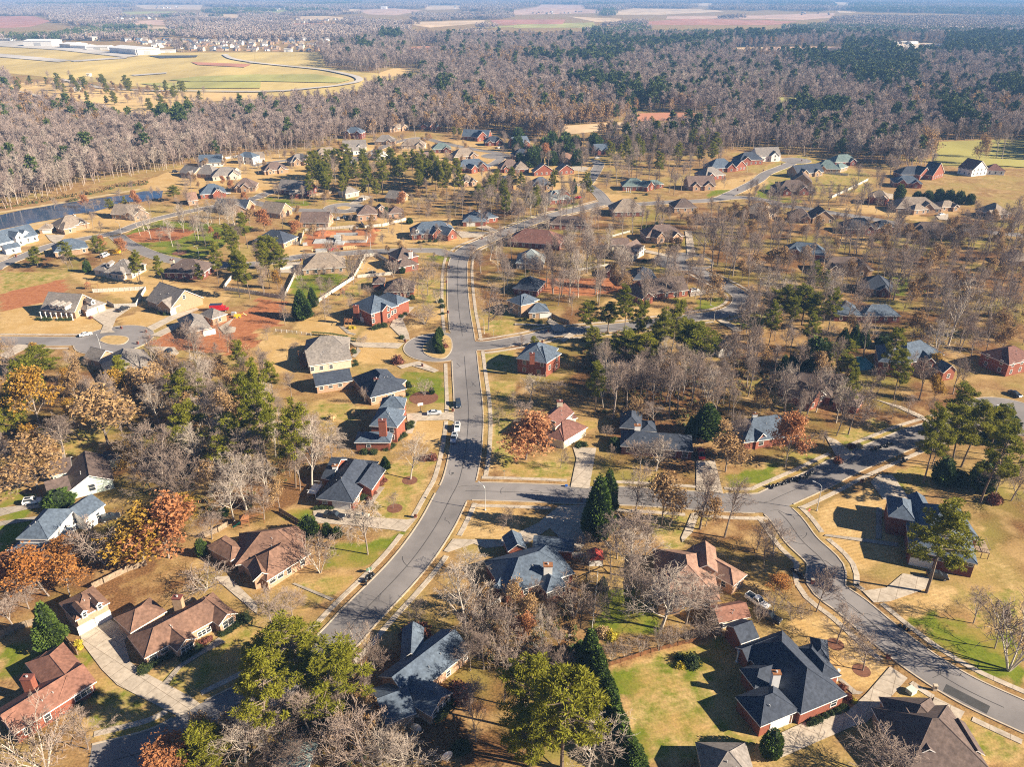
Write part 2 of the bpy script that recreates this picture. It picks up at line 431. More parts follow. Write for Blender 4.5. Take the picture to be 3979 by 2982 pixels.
def plant(kind, loc, h, rx=None, seed=None, small=False):
    tm, km, ph, pr = PROTO[kind][(seed if seed is not None else R.randrange(99)) % len(PROTO[kind])]
    name, phrase, cat = KINDNAME[kind]
    sz = h / ph; sx = (rx / pr) if rx else sz * R.uniform(0.9, 1.15)
    if tm is None or small:
        if tm is not None:
            key = ('whole', km.name)
            if key not in CACHE:
                CACHE[key] = join_mesh(tm, km)
            km = CACHE[key]
        o = link(name, km)
    else:
        o = empty(name, (0, 0, 0)); link('trunk', tm, o); link('crown', km, o)
    o.location = loc; o.scale = (sx, sx, sz); o.rotation_euler = (0, 0, R.random() * 6.283)
    tag(o, None, cat, GROUPNAME[cat])
    PLANTS.append((o, phrase, kind, h))
    return o
CACHE = {}
def join_mesh(a, b):
    m = MB(); mats = list(b.materials) + [a.materials[0]]
    for me, off in ((b, 0), (a, len(b.materials))):
        i = len(m.v); m.v += [tuple(v.co) for v in me.vertices]
        for p in me.polygons:
            m.f.append(tuple(i + k for k in p.vertices)); m.m.append(p.material_index + off)
    return m.mesh('tree', mats)
# ---------------------------------------------------------------- houses
SHORT = []    # (short phrase, x, y) landmarks that labels may name
FOOT = []     # footprints: (origin, u, n, L, W)
HOUSES = []

class Wing:
    def __init__(w, s, idx):
        t = s.split(); w.s_ = s
        c = t[0]; a = list(map(float, t[1:5])); w.ez = float(t[6]) + idx * 0.013; w.t = t[7]
        P = at(c, a[0], a[1], w.ez); Q = at(c, a[2], a[3], w.ez)
        w.u = (Q - P); w.L = w.u.length; w.u.normalize()
        n = Vector((-w.u.y, w.u.x, 0))
        if ',' in t[5]:
            x, y = map(float, t[5].split(',')); d = (at(c, x, y, w.ez) - P).dot(n)
            if d < 0: n = -n; d = -d
            w.W = d
        else:
            d = float(t[5]); away = Vector((P.x, P.y, 0))
            if n.dot(away) < 0: n = -n
            if d < 0: n = -n; d = -d
            w.W = d
        w.n = n; w.P = P
        if (w.u.cross(w.n)).z < 0:      # keep the frame right-handed
            w.P = P + w.u * w.L; w.u = -w.u
        w.pitch = math.tan(math.radians(float(t[8]) if len(t) > 8 else 34))
        w.o = 0.45
    def pt(w, x, y, z): return Vector((w.P.x + w.u.x * x + w.n.x * y, w.P.y + w.u.y * x + w.n.y * y, z))
    def inside(w, p, m=0.0):
        d = p - w.P; x = d.dot(w.u); y = d.dot(w.n)
        return w.o - m < x < w.L - w.o + m and w.o - m < y < w.W - w.o + m
    def roof(w, org):
        L, W, z, k = w.L, w.W, w.ez, w.pitch
        t = w.t
        alongx = (t == 'p') or (t == 'h' and L >= W)
        if alongx: half = W / 2
        else: half = L / 2
        zr = z + half * k
        ins = half * 0.98 if t == 'h' else 0.0
        if alongx:
            R0, R1 = (ins, W / 2, zr), (L - ins, W / 2, zr)
            E = [(0, 0, z), (L, 0, z), (L, W, z), (0, W, z)]
            fs = [[E[0], E[1], R1, R0], [E[2], E[3], R0, R1]]
            ends = [[E[1], E[2], R1], [E[3], E[0], R0]]
        else:
            R0, R1 = (L / 2, ins, zr), (L / 2, W - ins, zr)
            E = [(0, 0, z), (L, 0, z), (L, W, z), (0, W, z)]
            fs = [[E[1], E[2], R1, R0], [E[3], E[0], R0, R1]]
            ends = [[E[0], E[1], R0], [E[2], E[3], R1]]
        w.zr = zr
        m = MB(); T = 0.24
        g = lambda p, dz=0: w.pt(p[0], p[1], p[2] + dz) - org
        for f in fs + (ends if t == 'h' else []):
            m.face([g(p) for p in f], 0); m.face([g(p, -T) for p in f][::-1], 1)
        if t == 'h': loop = E
        elif alongx: loop = [E[0], E[1], R1, E[2], E[3], R0]
        else: loop = [E[0], R0, E[1], E[2], R1, E[3]]
        for a, b in zip(loop, loop[1:] + loop[:1]):
            m.face([g(a, -T), g(b, -T), g(b), g(a)], 1)
        # ridge and hip caps, a little proud of the shingles
        caps = [(R0, R1)]
        if t == 'h': caps += [(E[0], R0), (E[1], R1 if alongx else R0), (E[2], R1), (E[3], R0 if alongx else R1)]
        for a, b in caps: m.tube([g(a, 0.0), g(b, 0.0)], 0.09, 4, 2)
        return m
    def walls(w, org):
        L, W, z, k, o = w.L, w.W, w.ez, w.pitch, w.o
        ze = z + o * k - 0.16; m = MB(); w.faces = []
        zr = w.zr - 0.16
        c = [(o, o), (L - o, o), (L - o, W - o), (o, W - o)]
        alongx = (w.t == 'p')
        for i in range(4):
            a, b = c[i], c[(i + 1) % 4]
            pa, pb = w.pt(*a, 0), w.pt(*b, 0)
            gable = (w.t == 'p' and i in (1, 3)) or (w.t == 'g' and i in (0, 2))
            q = [pa + Vector((0, 0, -0.2)), pb + Vector((0, 0, -0.2)), pb + Vector((0, 0, ze))]
            if gable: q.append((pa + pb) / 2 + Vector((0, 0, zr)))
            q.append(pa + Vector((0, 0, ze)))
            m.face([p - org for p in q])
            un = (pb - pa).normalized(); nn = Vector((un.y, -un.x, 0))
            w.faces.append((pa, un, (pb - pa).length, nn, zr if gable else ze))
        return m

WINC = {}
def window_mesh(w, h):
    k = ('w', round(w, 1), round(h, 1))
    if k not in WINC:
        f = MB(); t = 0.11
        f.box(-w / 2 - t, w / 2 + t, -0.02, 0.08, -t, 0); f.box(-w / 2 - t, w / 2 + t, -0.02, 0.08, h, h + t)
        f.box(-w / 2 - t, -w / 2, -0.02, 0.08, 0, h); f.box(w / 2, w / 2 + t, -0.02, 0.08, 0, h)
        f.box(-w / 2, w / 2, 0.0, 0.065, h / 2 - 0.035, h / 2 + 0.035)
        n = max(1, int(w / 0.9))
        for j in range(1, n): x = -w / 2 + w * j / n; f.box(x - 0.05, x + 0.05, 0.0, 0.07, 0.004, h - 0.004)
        p = MB(); p.box(-w / 2 + 0.002, w / 2 - 0.002, -0.02, 0.04, 0.002, h - 0.002)
        WINC[k] = (f.mesh('window', MAT['trim']), p.mesh('pane', MAT['glass']))
        f.poly(p.v, p.f, 1); WINC[k] += (f.mesh('window', [MAT['trim'], MAT['glass']]),)
    return WINC[k]
def garage_mesh(w, h):
    k = ('g', round(w, 1), round(h, 1))
    if k not in WINC:
        f = MB(); n = 4
        for j in range(n): f.box(-w / 2, w / 2, -0.02, 0.05, j * h / n + 0.02, (j + 1) * h / n - 0.02)
        f.box(-w / 2, w / 2, -0.02, 0.02, 0, h)
        t = 0.14; f.box(-w / 2 - t, -w / 2 - 0.003, -0.02, 0.09, 0, h + t); f.box(w / 2 + 0.003, w / 2 + t, -0.02, 0.09, 0, h + t); f.box(-w / 2 - 0.003, w / 2 + 0.003, -0.02, 0.09, h + 0.003, h + t)
        WINC[k] = f.mesh('garage_door', MAT['door'])
    return WINC[k]

def wall_hit(wings, c, x, y):
    u, v = src(c, x, y); a, b = (u - CX) / F, (v - CY) / F
    d = Vector((a, CP - b * SP, -SP - b * CP)); o = Vector((0, 0, H))
    best = None
    for mg in (0.0, 1.5, 4.0):
        for w in wings:
            for pa, un, ln, nn, zt in w.faces:
                dn = d.dot(nn)
                if dn >= -0.02: continue
                t = (pa - o).dot(nn) / dn
                p = o + d * t; s = (p - pa).dot(un)
                if -mg < s < ln + mg and -0.3 - mg < p.z < zt + mg and (best is None or t < best[0]):
                    s = min(max(s, 0.8), ln - 0.8) if ln > 1.6 else ln / 2
                    best = (t, pa + un * s, p.z, un, nn, zt)
        if best: return best
    return None

def place(o, p, z, nn):
    o.location = p + Vector((0, 0, z)); o.rotation_euler = (0, 0, math.atan2(nn.y, nn.x) - math.pi / 2)

def chimney(root, org, p, z0, z1, w, mat):
    m = MB(); q = p - org
    m.box(q.x - w / 2, q.x + w / 2, q.y - w * 0.35, q.y + w * 0.35, z0, z1 - 0.22)
    m.box(q.x - w / 2 - 0.1, q.x + w / 2 + 0.1, q.y - w * 0.35 - 0.1, q.y + w * 0.35 + 0.1, z1 - 0.22, z1, 1)
    ch = m.build('chimney', [MAT[mat], MAT['brickd'] if mat != 'white' else MAT['redwood']], root)
    f = MB(); f.tube([(q.x, q.y, z1 - 0.01), (q.x, q.y, z1 + 0.35)], 0.22, 8, 0, True); f.build('flue', MAT['steel'], ch)
    ch.children[0].location = (0, 0, 0)

def house(label, roof, wall, wings, extras='', short=None, name=None, group='houses of the neighbourhood', detail=2):
    W = [Wing(s.strip(), i) for i, s in enumerate(wings.split(';'))]
    if detail == 1 and W[0].t in 'hp' and W[0].L > 12 and len(W) < 3:      # a gabled front bay
        rg = random.Random(wings); a = W[0]; s0 = rg.choice((0.1, 0.56, 0.62)); bw = min(7.5, a.L * rg.uniform(0.28, 0.38))
        for k_ in range(rg.choice((1, 2)) if len(W) == 1 else 1):
            b = Wing.__new__(Wing); b.__dict__.update(a.__dict__); b.s_ = ''
            f0 = s0 if k_ == 0 else (0.62 if s0 < 0.3 else 0.12)
            b.P = a.pt(a.L * f0, -rg.uniform(0.8, 1.8), 0); b.L = bw * (1 if k_ == 0 else 0.8); b.W = a.W * 0.62; b.t = 'g'; b.ez = a.ez + 0.05 + 0.02 * k_; b.pitch = math.tan(math.radians(rg.uniform(36, 44)))
            W.append(b)
    c0 = W[0].pt(W[0].L / 2, W[0].W / 2, 0); org = Vector((c0.x, c0.y, 0))
    root = empty(name or {'brick': 'brick_house', 'brickd': 'brick_house', 'brickp': 'brick_house', 'brickt': 'brick_house', 'stone': 'stone_house'}.get(wall, 'house'), org, label=label, cat='house', group=group)
    trimc = MAT['trim']
    for w in W:
        FOOT.append(w)
        w.roof(org).build('roof', [MAT[roof], trimc, MAT[roof]], root)
        w.walls(org).build('wall', MAT[wall], root)
    busy = []
    nwin = 0
    for e in filter(None, (x.strip() for x in extras.split(';'))):
        t = e.split(); k = t[0]
        if k in ('win', 'gar', 'door'):
            h = wall_hit(W, t[1], float(t[2]), float(t[3]))
            if not h: print('no wall', label, e); continue
            _, p, z, un, nn, zt = h
            ww = float(t[4]); hh = float(t[5]) if len(t) > 5 else 1.5
            if k == 'win':
                f, pn, both = window_mesh(ww, hh)
                o = link('window', f, root); ch = link('pane', pn, o)
                z0 = max(0.5, min(z - hh / 2, zt - hh - 0.25 if zt - hh > 1 else z))
            elif k == 'gar':
                o = link('garage_door', garage_mesh(ww, hh), root); z0 = 0.03
            else:
                m = MB(); m.box(-ww / 2, ww / 2, -0.02, 0.06, 0, 2.1); o = m.build('door', MAT['wooddoor'], root); z0 = 0.15
            place(o, p - org, z0, nn); busy.append((p.copy(), z0, ww))
        elif k == 'chim':
            zt = float(t[4]); p = at(t[1], float(t[2]), float(t[3]), zt); p.z = 0
            chimney(root, org, p, W[0].ez - 0.6, zt, float(t[5]), t[6])
        elif k == 'dorm':
            w = W[int(t[5])]; ww = float(t[4]); z = w.ez + (float(t[6]) if len(t) > 6 else 1.7)
            p = at(t[1], float(t[2]), float(t[3]), z); q = Vector((p.x, p.y, 0)) - org; q.z = z - 1.0
            m = MB(); hw = ww / 2; hh = 1.7
            m.face([(-hw, 0, 0), (hw, 0, 0), (hw, 0, hh), (0, 0, hh + hw * 0.8), (-hw, 0, hh)])
            m.face([(-hw, 3.4, 0), (-hw, 0, 0), (-hw, 0, hh), (-hw, 3.4, hh)]); m.face([(hw, 0, 0), (hw, 3.4, 0), (hw, 3.4, hh), (hw, 0, hh)])
            d = m.build('dormer', MAT['white'], root)
            r = MB(); e0 = hw + 0.25; a, b = hh - 0.18, hh + hw * 0.8 + 0.08
            for s in (-1, 1):
                pts = [(s * e0, -0.25, a), (0, -0.25, b), (0, 4.2, b), (s * e0, 4.2, a)]
                r.face(pts if s < 0 else pts[::-1], 0)
                r.face([(x, y, zz - 0.13) for x, y, zz in (pts[::-1] if s < 0 else pts)], 1)
                r.face([(s * e0, -0.25, a), (0, -0.25, b), (0, -0.25, b - 0.13), (s * e0, -0.25, a - 0.13)], 1)
            r.build('dormer_roof', [MAT[roof], trimc], d)
            wi = link('window', window_mesh(max(0.7, ww - 0.7), 1.1)[2], d); wi.location = (0, 0, 0.35); wi.rotation_euler = (0, 0, math.pi)
            d.location = q; d.rotation_euler = (0, 0, math.atan2(w.n.y, w.n.x) - math.pi / 2)
        elif k == 'col':
            a, b = at(t[1], float(t[2]), float(t[3])), at(t[1], float(t[4]), float(t[5])); n = int(t[6]); zt = float(t[7])
            for j in range(n):
                p = a.lerp(b, j / max(1, n - 1)) - org; m = MB()
                m.tube([(0, 0, 0), (0, 0, zt)], 0.17, 8); m.box(-0.26, 0.26, -0.26, 0.26, 0, 0.3); m.box(-0.26, 0.26, -0.26, 0.26, zt - 0.25, zt)
                o = m.build('column', trimc, root); o.location = (p.x, p.y, 0)
        elif k == 'deck':
            z = float(t[6]); a, b = at(t[1], float(t[2]), float(t[3]), z), at(t[1], float(t[4]), float(t[5]), z); dd = float(t[7])
            u = (b - a); L = u.length; u.normalize(); n = Vector((-u.y, u.x, 0))
            m = MB(); mt = MAT[t[8]]
            from mathutils import Matrix
            M = Matrix(((u.x, n.x, 0, a.x - org.x), (u.y, n.y, 0, a.y - org.y), (0, 0, 1, 0), (0, 0, 0, 1)))
            m.box(0, L, 0, dd, z - 0.2, z, 0, M)
            for x in (0.1, L / 2, L - 0.1):
                for y in (0.1, dd - 0.1): m.box(x - 0.08, x + 0.08, y - 0.08, y + 0.08, -0.1, z - 0.203, 0, M)
            dk = m.build('deck', mt, root)
            r = MB(); r.box(0, L, 0, 0.08, z + 0.9, z + 1, 0, M); r.box(0, 0.08, 0.083, dd, z + 0.9, z + 1, 0, M); r.box(L - 0.08, L, 0.083, dd, z + 0.9, z + 1, 0, M)
            for j in range(int(L / 0.5)): r.box(j * 0.5, j * 0.5 + 0.06, 0.01, 0.07, z + 0.003, z + 0.897, 0, M)
            r.build('railing', mt, dk)
        elif k == 'auto':
            nwin = 1
    if nwin:
        for w in W:
            for pa, un, ln, nn, zt in w.faces:
                mid = pa + un * ln / 2
                if nn.dot(Vector((mid.x, mid.y, 0)).normalized()) > -0.15 or ln < 3: continue
                n = max(1, int((ln - 1.2) / 3.3))
                for j in range(n):
                    p = pa + un * (ln * (j + 0.5) / n)
                    if any(v is not w and v.inside(p, 0.6) for v in W): continue
                    for z0 in ((0.9,) if w.ez < 4.4 else (0.9, 3.7)):
                        if any((q - p).length < 1.3 + b / 2 and abs(zz - z0) < 2 for q, zz, b in busy): continue
                        if detail == 2:
                            f, pn, both = window_mesh(1.1, 1.5); o = link('window', f, root); link('pane', pn, o)
                        else: o = link('window', window_mesh(1.1, 1.5)[2], root)
                        place(o, p - org, z0, nn); busy.append((p.copy(), z0, 1.1))
    if detail == 2:       # plumbing vents and a ridge vent on the roof
        w = W[0]; rg = random.Random(label)
        for j in range(2):
            x = rg.uniform(0.3, 0.7) * w.L; y = rg.uniform(0.2, 0.36) * w.W
            z = w.ez + min(x, y, w.L - x, w.W - y) * w.pitch
            m = MB(); m.tube([(0, 0, -0.3), (0, 0, 0.45)], 0.09, 6, 0, True)
            o = m.build('vent_pipe', MAT['steel'], root); o.location = w.pt(x, y, z) - org
    if short: SHORT.append((short, org.x, org.y))
    HOUSES.append((root, short, roof, wall, W[0].ez, detail))
    return root
# ---------------------------------------------------------------- the houses that show their parts
HN = [
('brown-roofed brick ranch house with white triple windows and clipped round shrubs', 'the ranch house with triple windows', 'brown', 'brickp',
 'D0 1240 728 1990 318 1050,560 3 h 30; D0 1520 668 1695 553 9 3 g 33; D0 1880 447 2045 338 9 3 g 33; D0 1120 510 1435 320 980,378 3.1 h 30',
 'chim D0 1520 195 6.6 1.9 brickt; win D0 1315 712 1.5 1.5; win D0 1412 650 1.5 1.5; win D0 1610 640 2.7 1.7; win D0 1960 418 2.5 1.7; win D0 1735 510 1.8 1.2; win D0 1790 478 1 1.2'),
('detached two-storey garage with two small dormers and double white doors', 'the detached dormer garage', 'brown', 'brickp',
 'D0 645 405 945 245 510,250 4.6 h 33', 'gar D0 755 470 3.6 2.3; gar D0 880 390 3.6 2.3; dorm D0 725 345 1.1 0 0.9; dorm D0 855 275 1.1 0 0.9'),
('long red-brown roofed brick house with a tall brick chimney, cut by the photo edge', 'the long red-brown roofed house', 'redbrown', 'brick',
 'D0 830 925 115 1385 460,868 3 p 26; D0 830 925 545 590 320,905 3.1 h 26; D0 320 905 215 770 530,825 3 h 26',
 'chim D0 230 885 6.5 2 brick; win D0 715 1020 3.4 1.7; auto'),
('grey-roofed brick house under branch shadows with a white-framed rear sunroom gable', 'the tree-shaded grey roof house', 'slate', 'brickp',
 'D1 1835 655 1295 1090 1220,745 3.1 p 34; D1 1490 1225 1680 1022 10 3 g 30; D1 1100 1300 1370 1195 1150,925 2.8 p 24; D1 1225 745 1420 735 9 3.1 g 40',
 'win D1 1530 1190 1.6 1.5; win D1 1572 1145 1.6 1.5; win D1 1612 1105 1.6 1.5; win D1 1645 1070 1.4 1.5; win D1 1640 880 1 1.3; win D1 1790 720 1 1.2'),
('charcoal hip-roofed brick house with a white double garage door and white porch posts', 'the white garage door house', 'char', 'brick',
 'C1 505 1082 825 1118 1075,765 3 h 33; C1 985 1005 1105 830 790,960 3 p 30; C1 545 902 740 722 640,915 3 g 30',
 'gar C1 725 1145 4.9 2.2; win C1 578 1105 1.3 1.4; chim C1 665 792 5.8 1.4 white; col C1 940 1045 1085 905 6 2.7; win C1 870 1090 1 1.3; deck C1 500 1040 560 960 1.4 2.5 trim'),
('red brick two-storey house with pale grey hip roof and broad brick chimney beside the street', 'the two-storey red brick chimney house', 'slate', 'brick',
 'C1 960 455 1200 468 1275,320 5.7 h 36; C1 1045 305 1262 305 7 5.7 h 36; C1 830 600 1145 600 920,505 3 h 30; C1 1200 470 1278 372 4 5.5 h 30',
 'chim C1 1072 402 10.5 2.2 brick; win C1 955 620 1.2 1.5; win C1 1155 492 1.2 1.6; win C1 1160 550 1.2 1.6'),
('long dark-shingled brick house with a wide hip block and a plain rear wing', 'the long dark-shingled house', 'char', 'brickp',
 'C1 968 215 1285 135 790,45 3.2 h 34; C1 500 118 820 66 470,20 3 p 30; C1 1190 150 1285 60 8 3.1 h 30',
 'win C1 550 127 1.3 1.5; win C1 630 112 1.3 1.5; win C1 710 98 1.3 1.5; win C1 995 230 1.2 1.5; win C1 1150 203 2.2 1.6; chim C1 1022 45 6.8 1.6 stone'),
('pale stone house with tan-grey roof and three square windows facing the camera', 'the pale stone house', 'grey', 'stone',
 'B1 440 1600 815 1540 395,1490 3.4 p 32; B1 395 1490 420 1375 800,1340 3.4 h 32', 'win B1 470 1625 1.2 1.5; win B1 552 1615 1.2 1.5; win B1 633 1604 1.2 1.5; deck B1 375 1600 350 1490 1.6 -3 redwood'),
('two-storey red brick house with white entrance columns and blue-grey hip roof', 'the white-columned brick house', 'slate', 'brick',
 'B1 975 1152 1215 1078 840,1062 6 h 33; B1 1010 1020 1200 1075 8 5.9 h 33; B1 1070 1128 1160 1100 5 6.1 g 38',
 'chim B1 845 1078 8.6 2.2 brick; win B1 888 1160 1.1 1.6; win B1 992 1155 1.2 1.6; win B1 997 1210 1.2 1.7; win B1 1125 1110 1.2 1.5; win B1 1130 1165 1.2 1.7; win B1 1160 1140 1 1.7; win B1 1183 1125 1 1.7; gar B1 905 1258 2.2 2.1; col B1 1083 1235 1112 1210 2 5.6; deck B1 745 1220 810 1220 2.2 4 redwood'),
('single-storey red brick house with worn brown roof between two fenced gardens', 'the worn brown roof house', 'dkbrown', 'brick',
 'B1 1080 962 1345 957 13 3 h 33; B1 985 892 1095 888 8 3 h 30', 'win B1 1075 915 1 1.5; auto'),
('two-storey brick house with brown roof and a tall white chimney near the junction', 'the white-chimney brown house', 'dkbrown', 'brick',
 'B1 1205 685 1390 650 1098,635 5.8 h 34; B1 1215 755 1390 720 1175,690 3.1 h 33', 'chim B1 1315 608 9 1.8 white; auto'),
('wide tan-roofed brick house with a steep hip roof behind the long pale fence', 'the wide tan roof house', 'tan', 'brickt',
 'B1 385 772 760 748 15 3 h 36', 'auto'),
('red brick house with dark slate roof and two front gables on an open dry lawn', 'the twin-gabled brick house', 'slate', 'brick',
 'B1 1320 470 1700 450 14 3.2 h 36; B1 1505 470 1610 452 9 3.3 g 40; B1 1635 478 1722 450 9 3.2 g 38', 'dorm B1 1375 440 1.8 0; chim B1 1625 380 6.5 1.4 white; auto'),
('brick house with dark teal roof and a white garage door under tall pines', 'the teal roof house by the bend', 'slate', 'brick',
 'B1 1760 357 1968 355 14 3 h 33; B1 1950 335 2072 318 10 3 h 33', 'gar B1 1835 385 4.8 2.2; chim B1 1910 248 6.4 1.3 white; auto'),
('house with one big purple-brown gable roof and open rear patio beside parked cars', 'the big purple-brown gable house', 'purple', 'brickp',
 'B1 362 365 610 368 13 3.2 p 36; B1 420 340 500 345 4 3.4 g 35', 'auto'),
('two-storey purple-brown roofed house behind a curved pale fence', 'the house behind the curved fence', 'purple', 'brickp',
 'B1 855 300 1035 290 13 4 h 36; B1 1125 290 1265 282 10 3 h 33; B1 1040 240 1095 235 6 5.4 g 35', 'auto'),
('brick farmhouse-style house with three white dormers and a long columned porch', 'the three-dormer porch house', 'grey', 'brickt',
 'B0 345 1112 640 1135 14 3.2 p 38; B0 745 1118 915 1058 15 3.1 h 34', 'dorm B0 440 1085 1.7 0 2.2; dorm B0 492 1092 1.7 0 2.2; dorm B0 546 1098 1.7 0 2.2; dorm B0 800 1050 1.8 1 2.4; gar B0 790 1150 4.8 2.3; gar B0 872 1108 2.8 2.3; col B0 358 1190 628 1205 7 3; win B0 690 1135 2 1.5; auto'),
('tan brick house with a wide plain side gable and a white garage door', 'the wide side-gable house', 'grey', 'brickt',
 'B0 1250 1028 1465 1105 1690,990 3.2 p 36; B0 1340 1080 1465 1108 9 3.2 g 36', 'gar B0 1502 1112 4.8 2.3; win B0 1580 1005 1.1 1.5; win B0 1375 1110 1.1 1.5; win B0 1430 1122 1.1 1.5'),
('grey hip-roofed pale house with a white stub chimney beside a pine pair', 'the grey house beside the pines', 'grey', 'stone',
 'B0 890 792 1130 800 14 3.1 h 34; B0 795 768 900 782 8 3 h 33; B0 940 800 1040 815 8 3.1 h 33', 'dorm B0 930 735 2 0 2; chim B0 1032 690 6.6 1.3 white; auto'),
('dark-roofed house in pine shade with a tan block chimney', 'the pine-shaded dark house', 'dkbrown', 'brickd',
 'B0 1400 795 1740 805 15 3.2 h 33', 'chim B0 1475 680 6.8 1.8 stone; auto'),
('grey-roofed house under construction beside bare red earth and white block walls', 'the unfinished grey house', 'grey', 'brickt',
 'B0 1600 1315 1820 1270 17 3.1 h 34; B0 1820 1195 1955 1150 9 3.1 h 34', 'gar B0 1860 1300 4.8 2.2; auto'),
('dark grey roofed house with tree shadows across it, below the turning circle', 'the house below the turning circle', 'grey', 'brickt',
 'B0 930 1690 1340 1590 17 3.2 h 34; B0 845 1560 1000 1490 8 3.1 g 36', 'auto'),
('white house with dark slate roof and two tall front gables at the left edge', 'the white twin-gable house', 'slate', 'white',
 'B0 -30 555 330 470 14 3.3 p 36; B0 130 492 205 470 8 5.4 g 40; B0 195 468 250 450 8 5.2 g 40; B0 0 580 40 600 8 3 g 30', 'auto'),
('tan brick house with brown-grey hips between the pond and the street', 'the pond-side brick house', 'tan', 'brickt',
 'B0 500 415 770 368 14 3.2 h 34; B0 545 425 655 400 9 3.2 h 36; B0 665 385 735 372 8 3.2 g 36', 'chim B0 632 295 7 1.4 white; auto'),
('small detached brick garage with a hip roof by the pond', None, 'tan', 'brickt', 'B0 325 425 440 420 8 2.6 h 34', 'gar B0 405 448 4.6 2.1'),
('dark-roofed house hidden behind two roadside pines', 'the house behind roadside pines', 'slate', 'brickt', 'B0 460 622 760 578 13 3.1 h 34; B0 600 600 690 590 8 3.2 h 34', 'auto'),
('dark house with pale green gable wall and shadowed roof in the autumn woods', 'the pale green gable house', 'dkbrown', 'mint',
 'C0 595 1018 980 918 15 3 g 30; C0 415 1070 620 1010 9 3 p 28; C0 430 890 620 850 9 3 p 28; C0 880 760 1000 745 6 2.8 p 25',
 'win C0 790 985 1.6 2; win C0 930 1000 1.2 1'),
('large white two-storey house with blue-grey roof and front porch by orange trees', 'the white two-storey house', 'slate', 'white',
 'C0 135 1428 415 1432 720,1170 5.7 h 34; C0 65 1540 385 1562 6 3 h 24; C0 720 1262 908 1128 8 4 p 30; C0 415 1520 620 1330 7 3 h 26',
 'win C0 560 1340 1 1.5; win C0 650 1270 1 1.5; win C0 840 1225 1 1.4; col C0 100 1600 235 1605 3 2.7; auto'),
('tan-brown hip-roofed brick house with its garage block beside the weeping tree', 'the tan-brown roofed house', 'brown', 'brickp',
 'O 508 1222 660 1200 600,1141 3 h 32; O 576 1257 672 1196 10 3 h 32; O 546 1257 590 1243 7 3 g 36; O 447 1180 498 1213 534,1186 3 h 30; O 497 1211 534 1186 8 2.9 h 28',
 'win O 588 1250 1.6 1.6; win O 605 1240 1.6 1.6; auto'),
('brick house with blue-grey roof, white brick chimney and a white sunroom', 'the sunroom house', 'slate', 'brick',
 'E3 260 577 690 442 115,372 3 h 31; E3 425 288 680 312 370,200 3.1 p 33; E3 512 565 642 518 9 3 h 30; E3 275 310 395 290 6 3 g 36; E3 180 530 225 540 4 3 h 30',
 'chim E3 523 387 6.8 2 white; win E3 312 572 1.5 1.4; win E3 385 552 1.1 1.7; win E3 530 575 1.4 1.3; win E3 552 566 1.4 1.3; win E3 575 558 1.4 1.3; win E3 605 548 1.8 1.3; win E3 630 478 1.6 1.2'),
('big charcoal-roofed brick house with white chimney and wide lawn behind it', 'the big charcoal roof house', 'char', 'brick',
 'E2 405 757 650 655 240,572 3.4 h 32; E2 652 680 940 560 18.5 3.4 h 36; E2 368 520 640 440 260,400 3.4 h 33; E2 325 350 560 262 250,265 3.4 p 36; E2 285 245 400 205 6 3.5 p 34; E2 775 475 905 438 9 3.5 h 30; E2 720 330 832 352 6 3.4 h 36',
 'chim E2 505 418 7.5 1.5 white; gar E2 530 732 5 2.3; win E2 855 610 1.4 1.5; door E2 605 700 1; col E2 855 478 872 470 2 3; col E2 258 355 320 480 2 3.2'),
('dark brown roofed house at the bottom edge with two steep gables', 'the bottom-edge brown house', 'dkbrown', 'brickt',
 'D3 1150 1440 1625 1450 10 3 h 36; D3 1215 1720 1930 1690 14 3 h 36; D3 1185 1600 1560 1590 9 3.1 g 34; D3 1720 1560 1880 1560 7 3 g 36', ''),
('grey pyramid-roofed house tip at the bottom edge of the wide lawn', None, 'grey', 'brickt', 'D2 1640 1835 2100 1840 9 2.9 h 36', ''),
('dark red brick two-storey house with grey hips, partly shaded by a leaning pine', 'the dark red house by the leaning pine', 'slate', 'brickd',
 'C3 1045 1232 1285 1278 1400,1125 5.6 h 34; C3 1225 1522 1815 1645 13 4.6 h 30; C3 1330 1395 1835 1432 14 5 h 33; C3 1285 1225 1450 1240 9 5.5 g 33',
 'gar C3 1322 1640 4.8 2.3; win C3 1498 1600 1 1.1; win C3 1765 1650 1 1.1; deck C3 1790 1530 1920 1550 2 5 wood'),
('dark-shingled brick house in the trees with a white-trimmed front gable', 'the brick house under bare trees', 'dkbrown', 'brick',
 'C3 95 125 560 215 13 3.3 h 33; C3 375 262 520 195 9 3.3 g 38; C3 560 240 790 300 10 3 h 30; C3 480 110 700 110 8 3 p 33', 'win C3 480 215 1.6 1.7; win C3 200 195 1 1.4; chim C3 628 88 6.4 1.4 stone; auto'),
('grey-roofed brick house with twin white windows behind rust-leaved trees', 'the twin-window brick house', 'slate', 'brick',
 'S 2890 1722 3118 1690 13 3 h 33; S 2940 1718 2985 1700 9 3.1 g 40; S 3060 1702 3118 1690 8 3.1 g 36', 'win C2 2118 585 1.6 1.9; win C3 200 570 1.1 1.6; win C3 275 550 1.1 1.6; chim C2 2065 345 6.4 1.5 white'),
('brown two-storey house with cream siding and a tall tan chimney by the pink tree', 'the tall tan chimney house', 'dkred', 'cream',
 'C2 355 468 512 338 275,345 5.6 p 33; C2 425 590 632 465 400,385 3 h 30; C2 265 548 425 590 9 3 h 30; C2 490 400 545 385 4 3 h 28', 'chim C2 388 238 9.6 1.8 cream; win C2 330 435 1.6 1.5; win C2 490 365 1 1.4; gar C2 505 600 4.8 2.2; win C2 240 400 1.2 1.2'),
('low dark grey roofed brick house with a brick-topped chimney and red pickup alongside', 'the red pickup house', 'char', 'brickd',
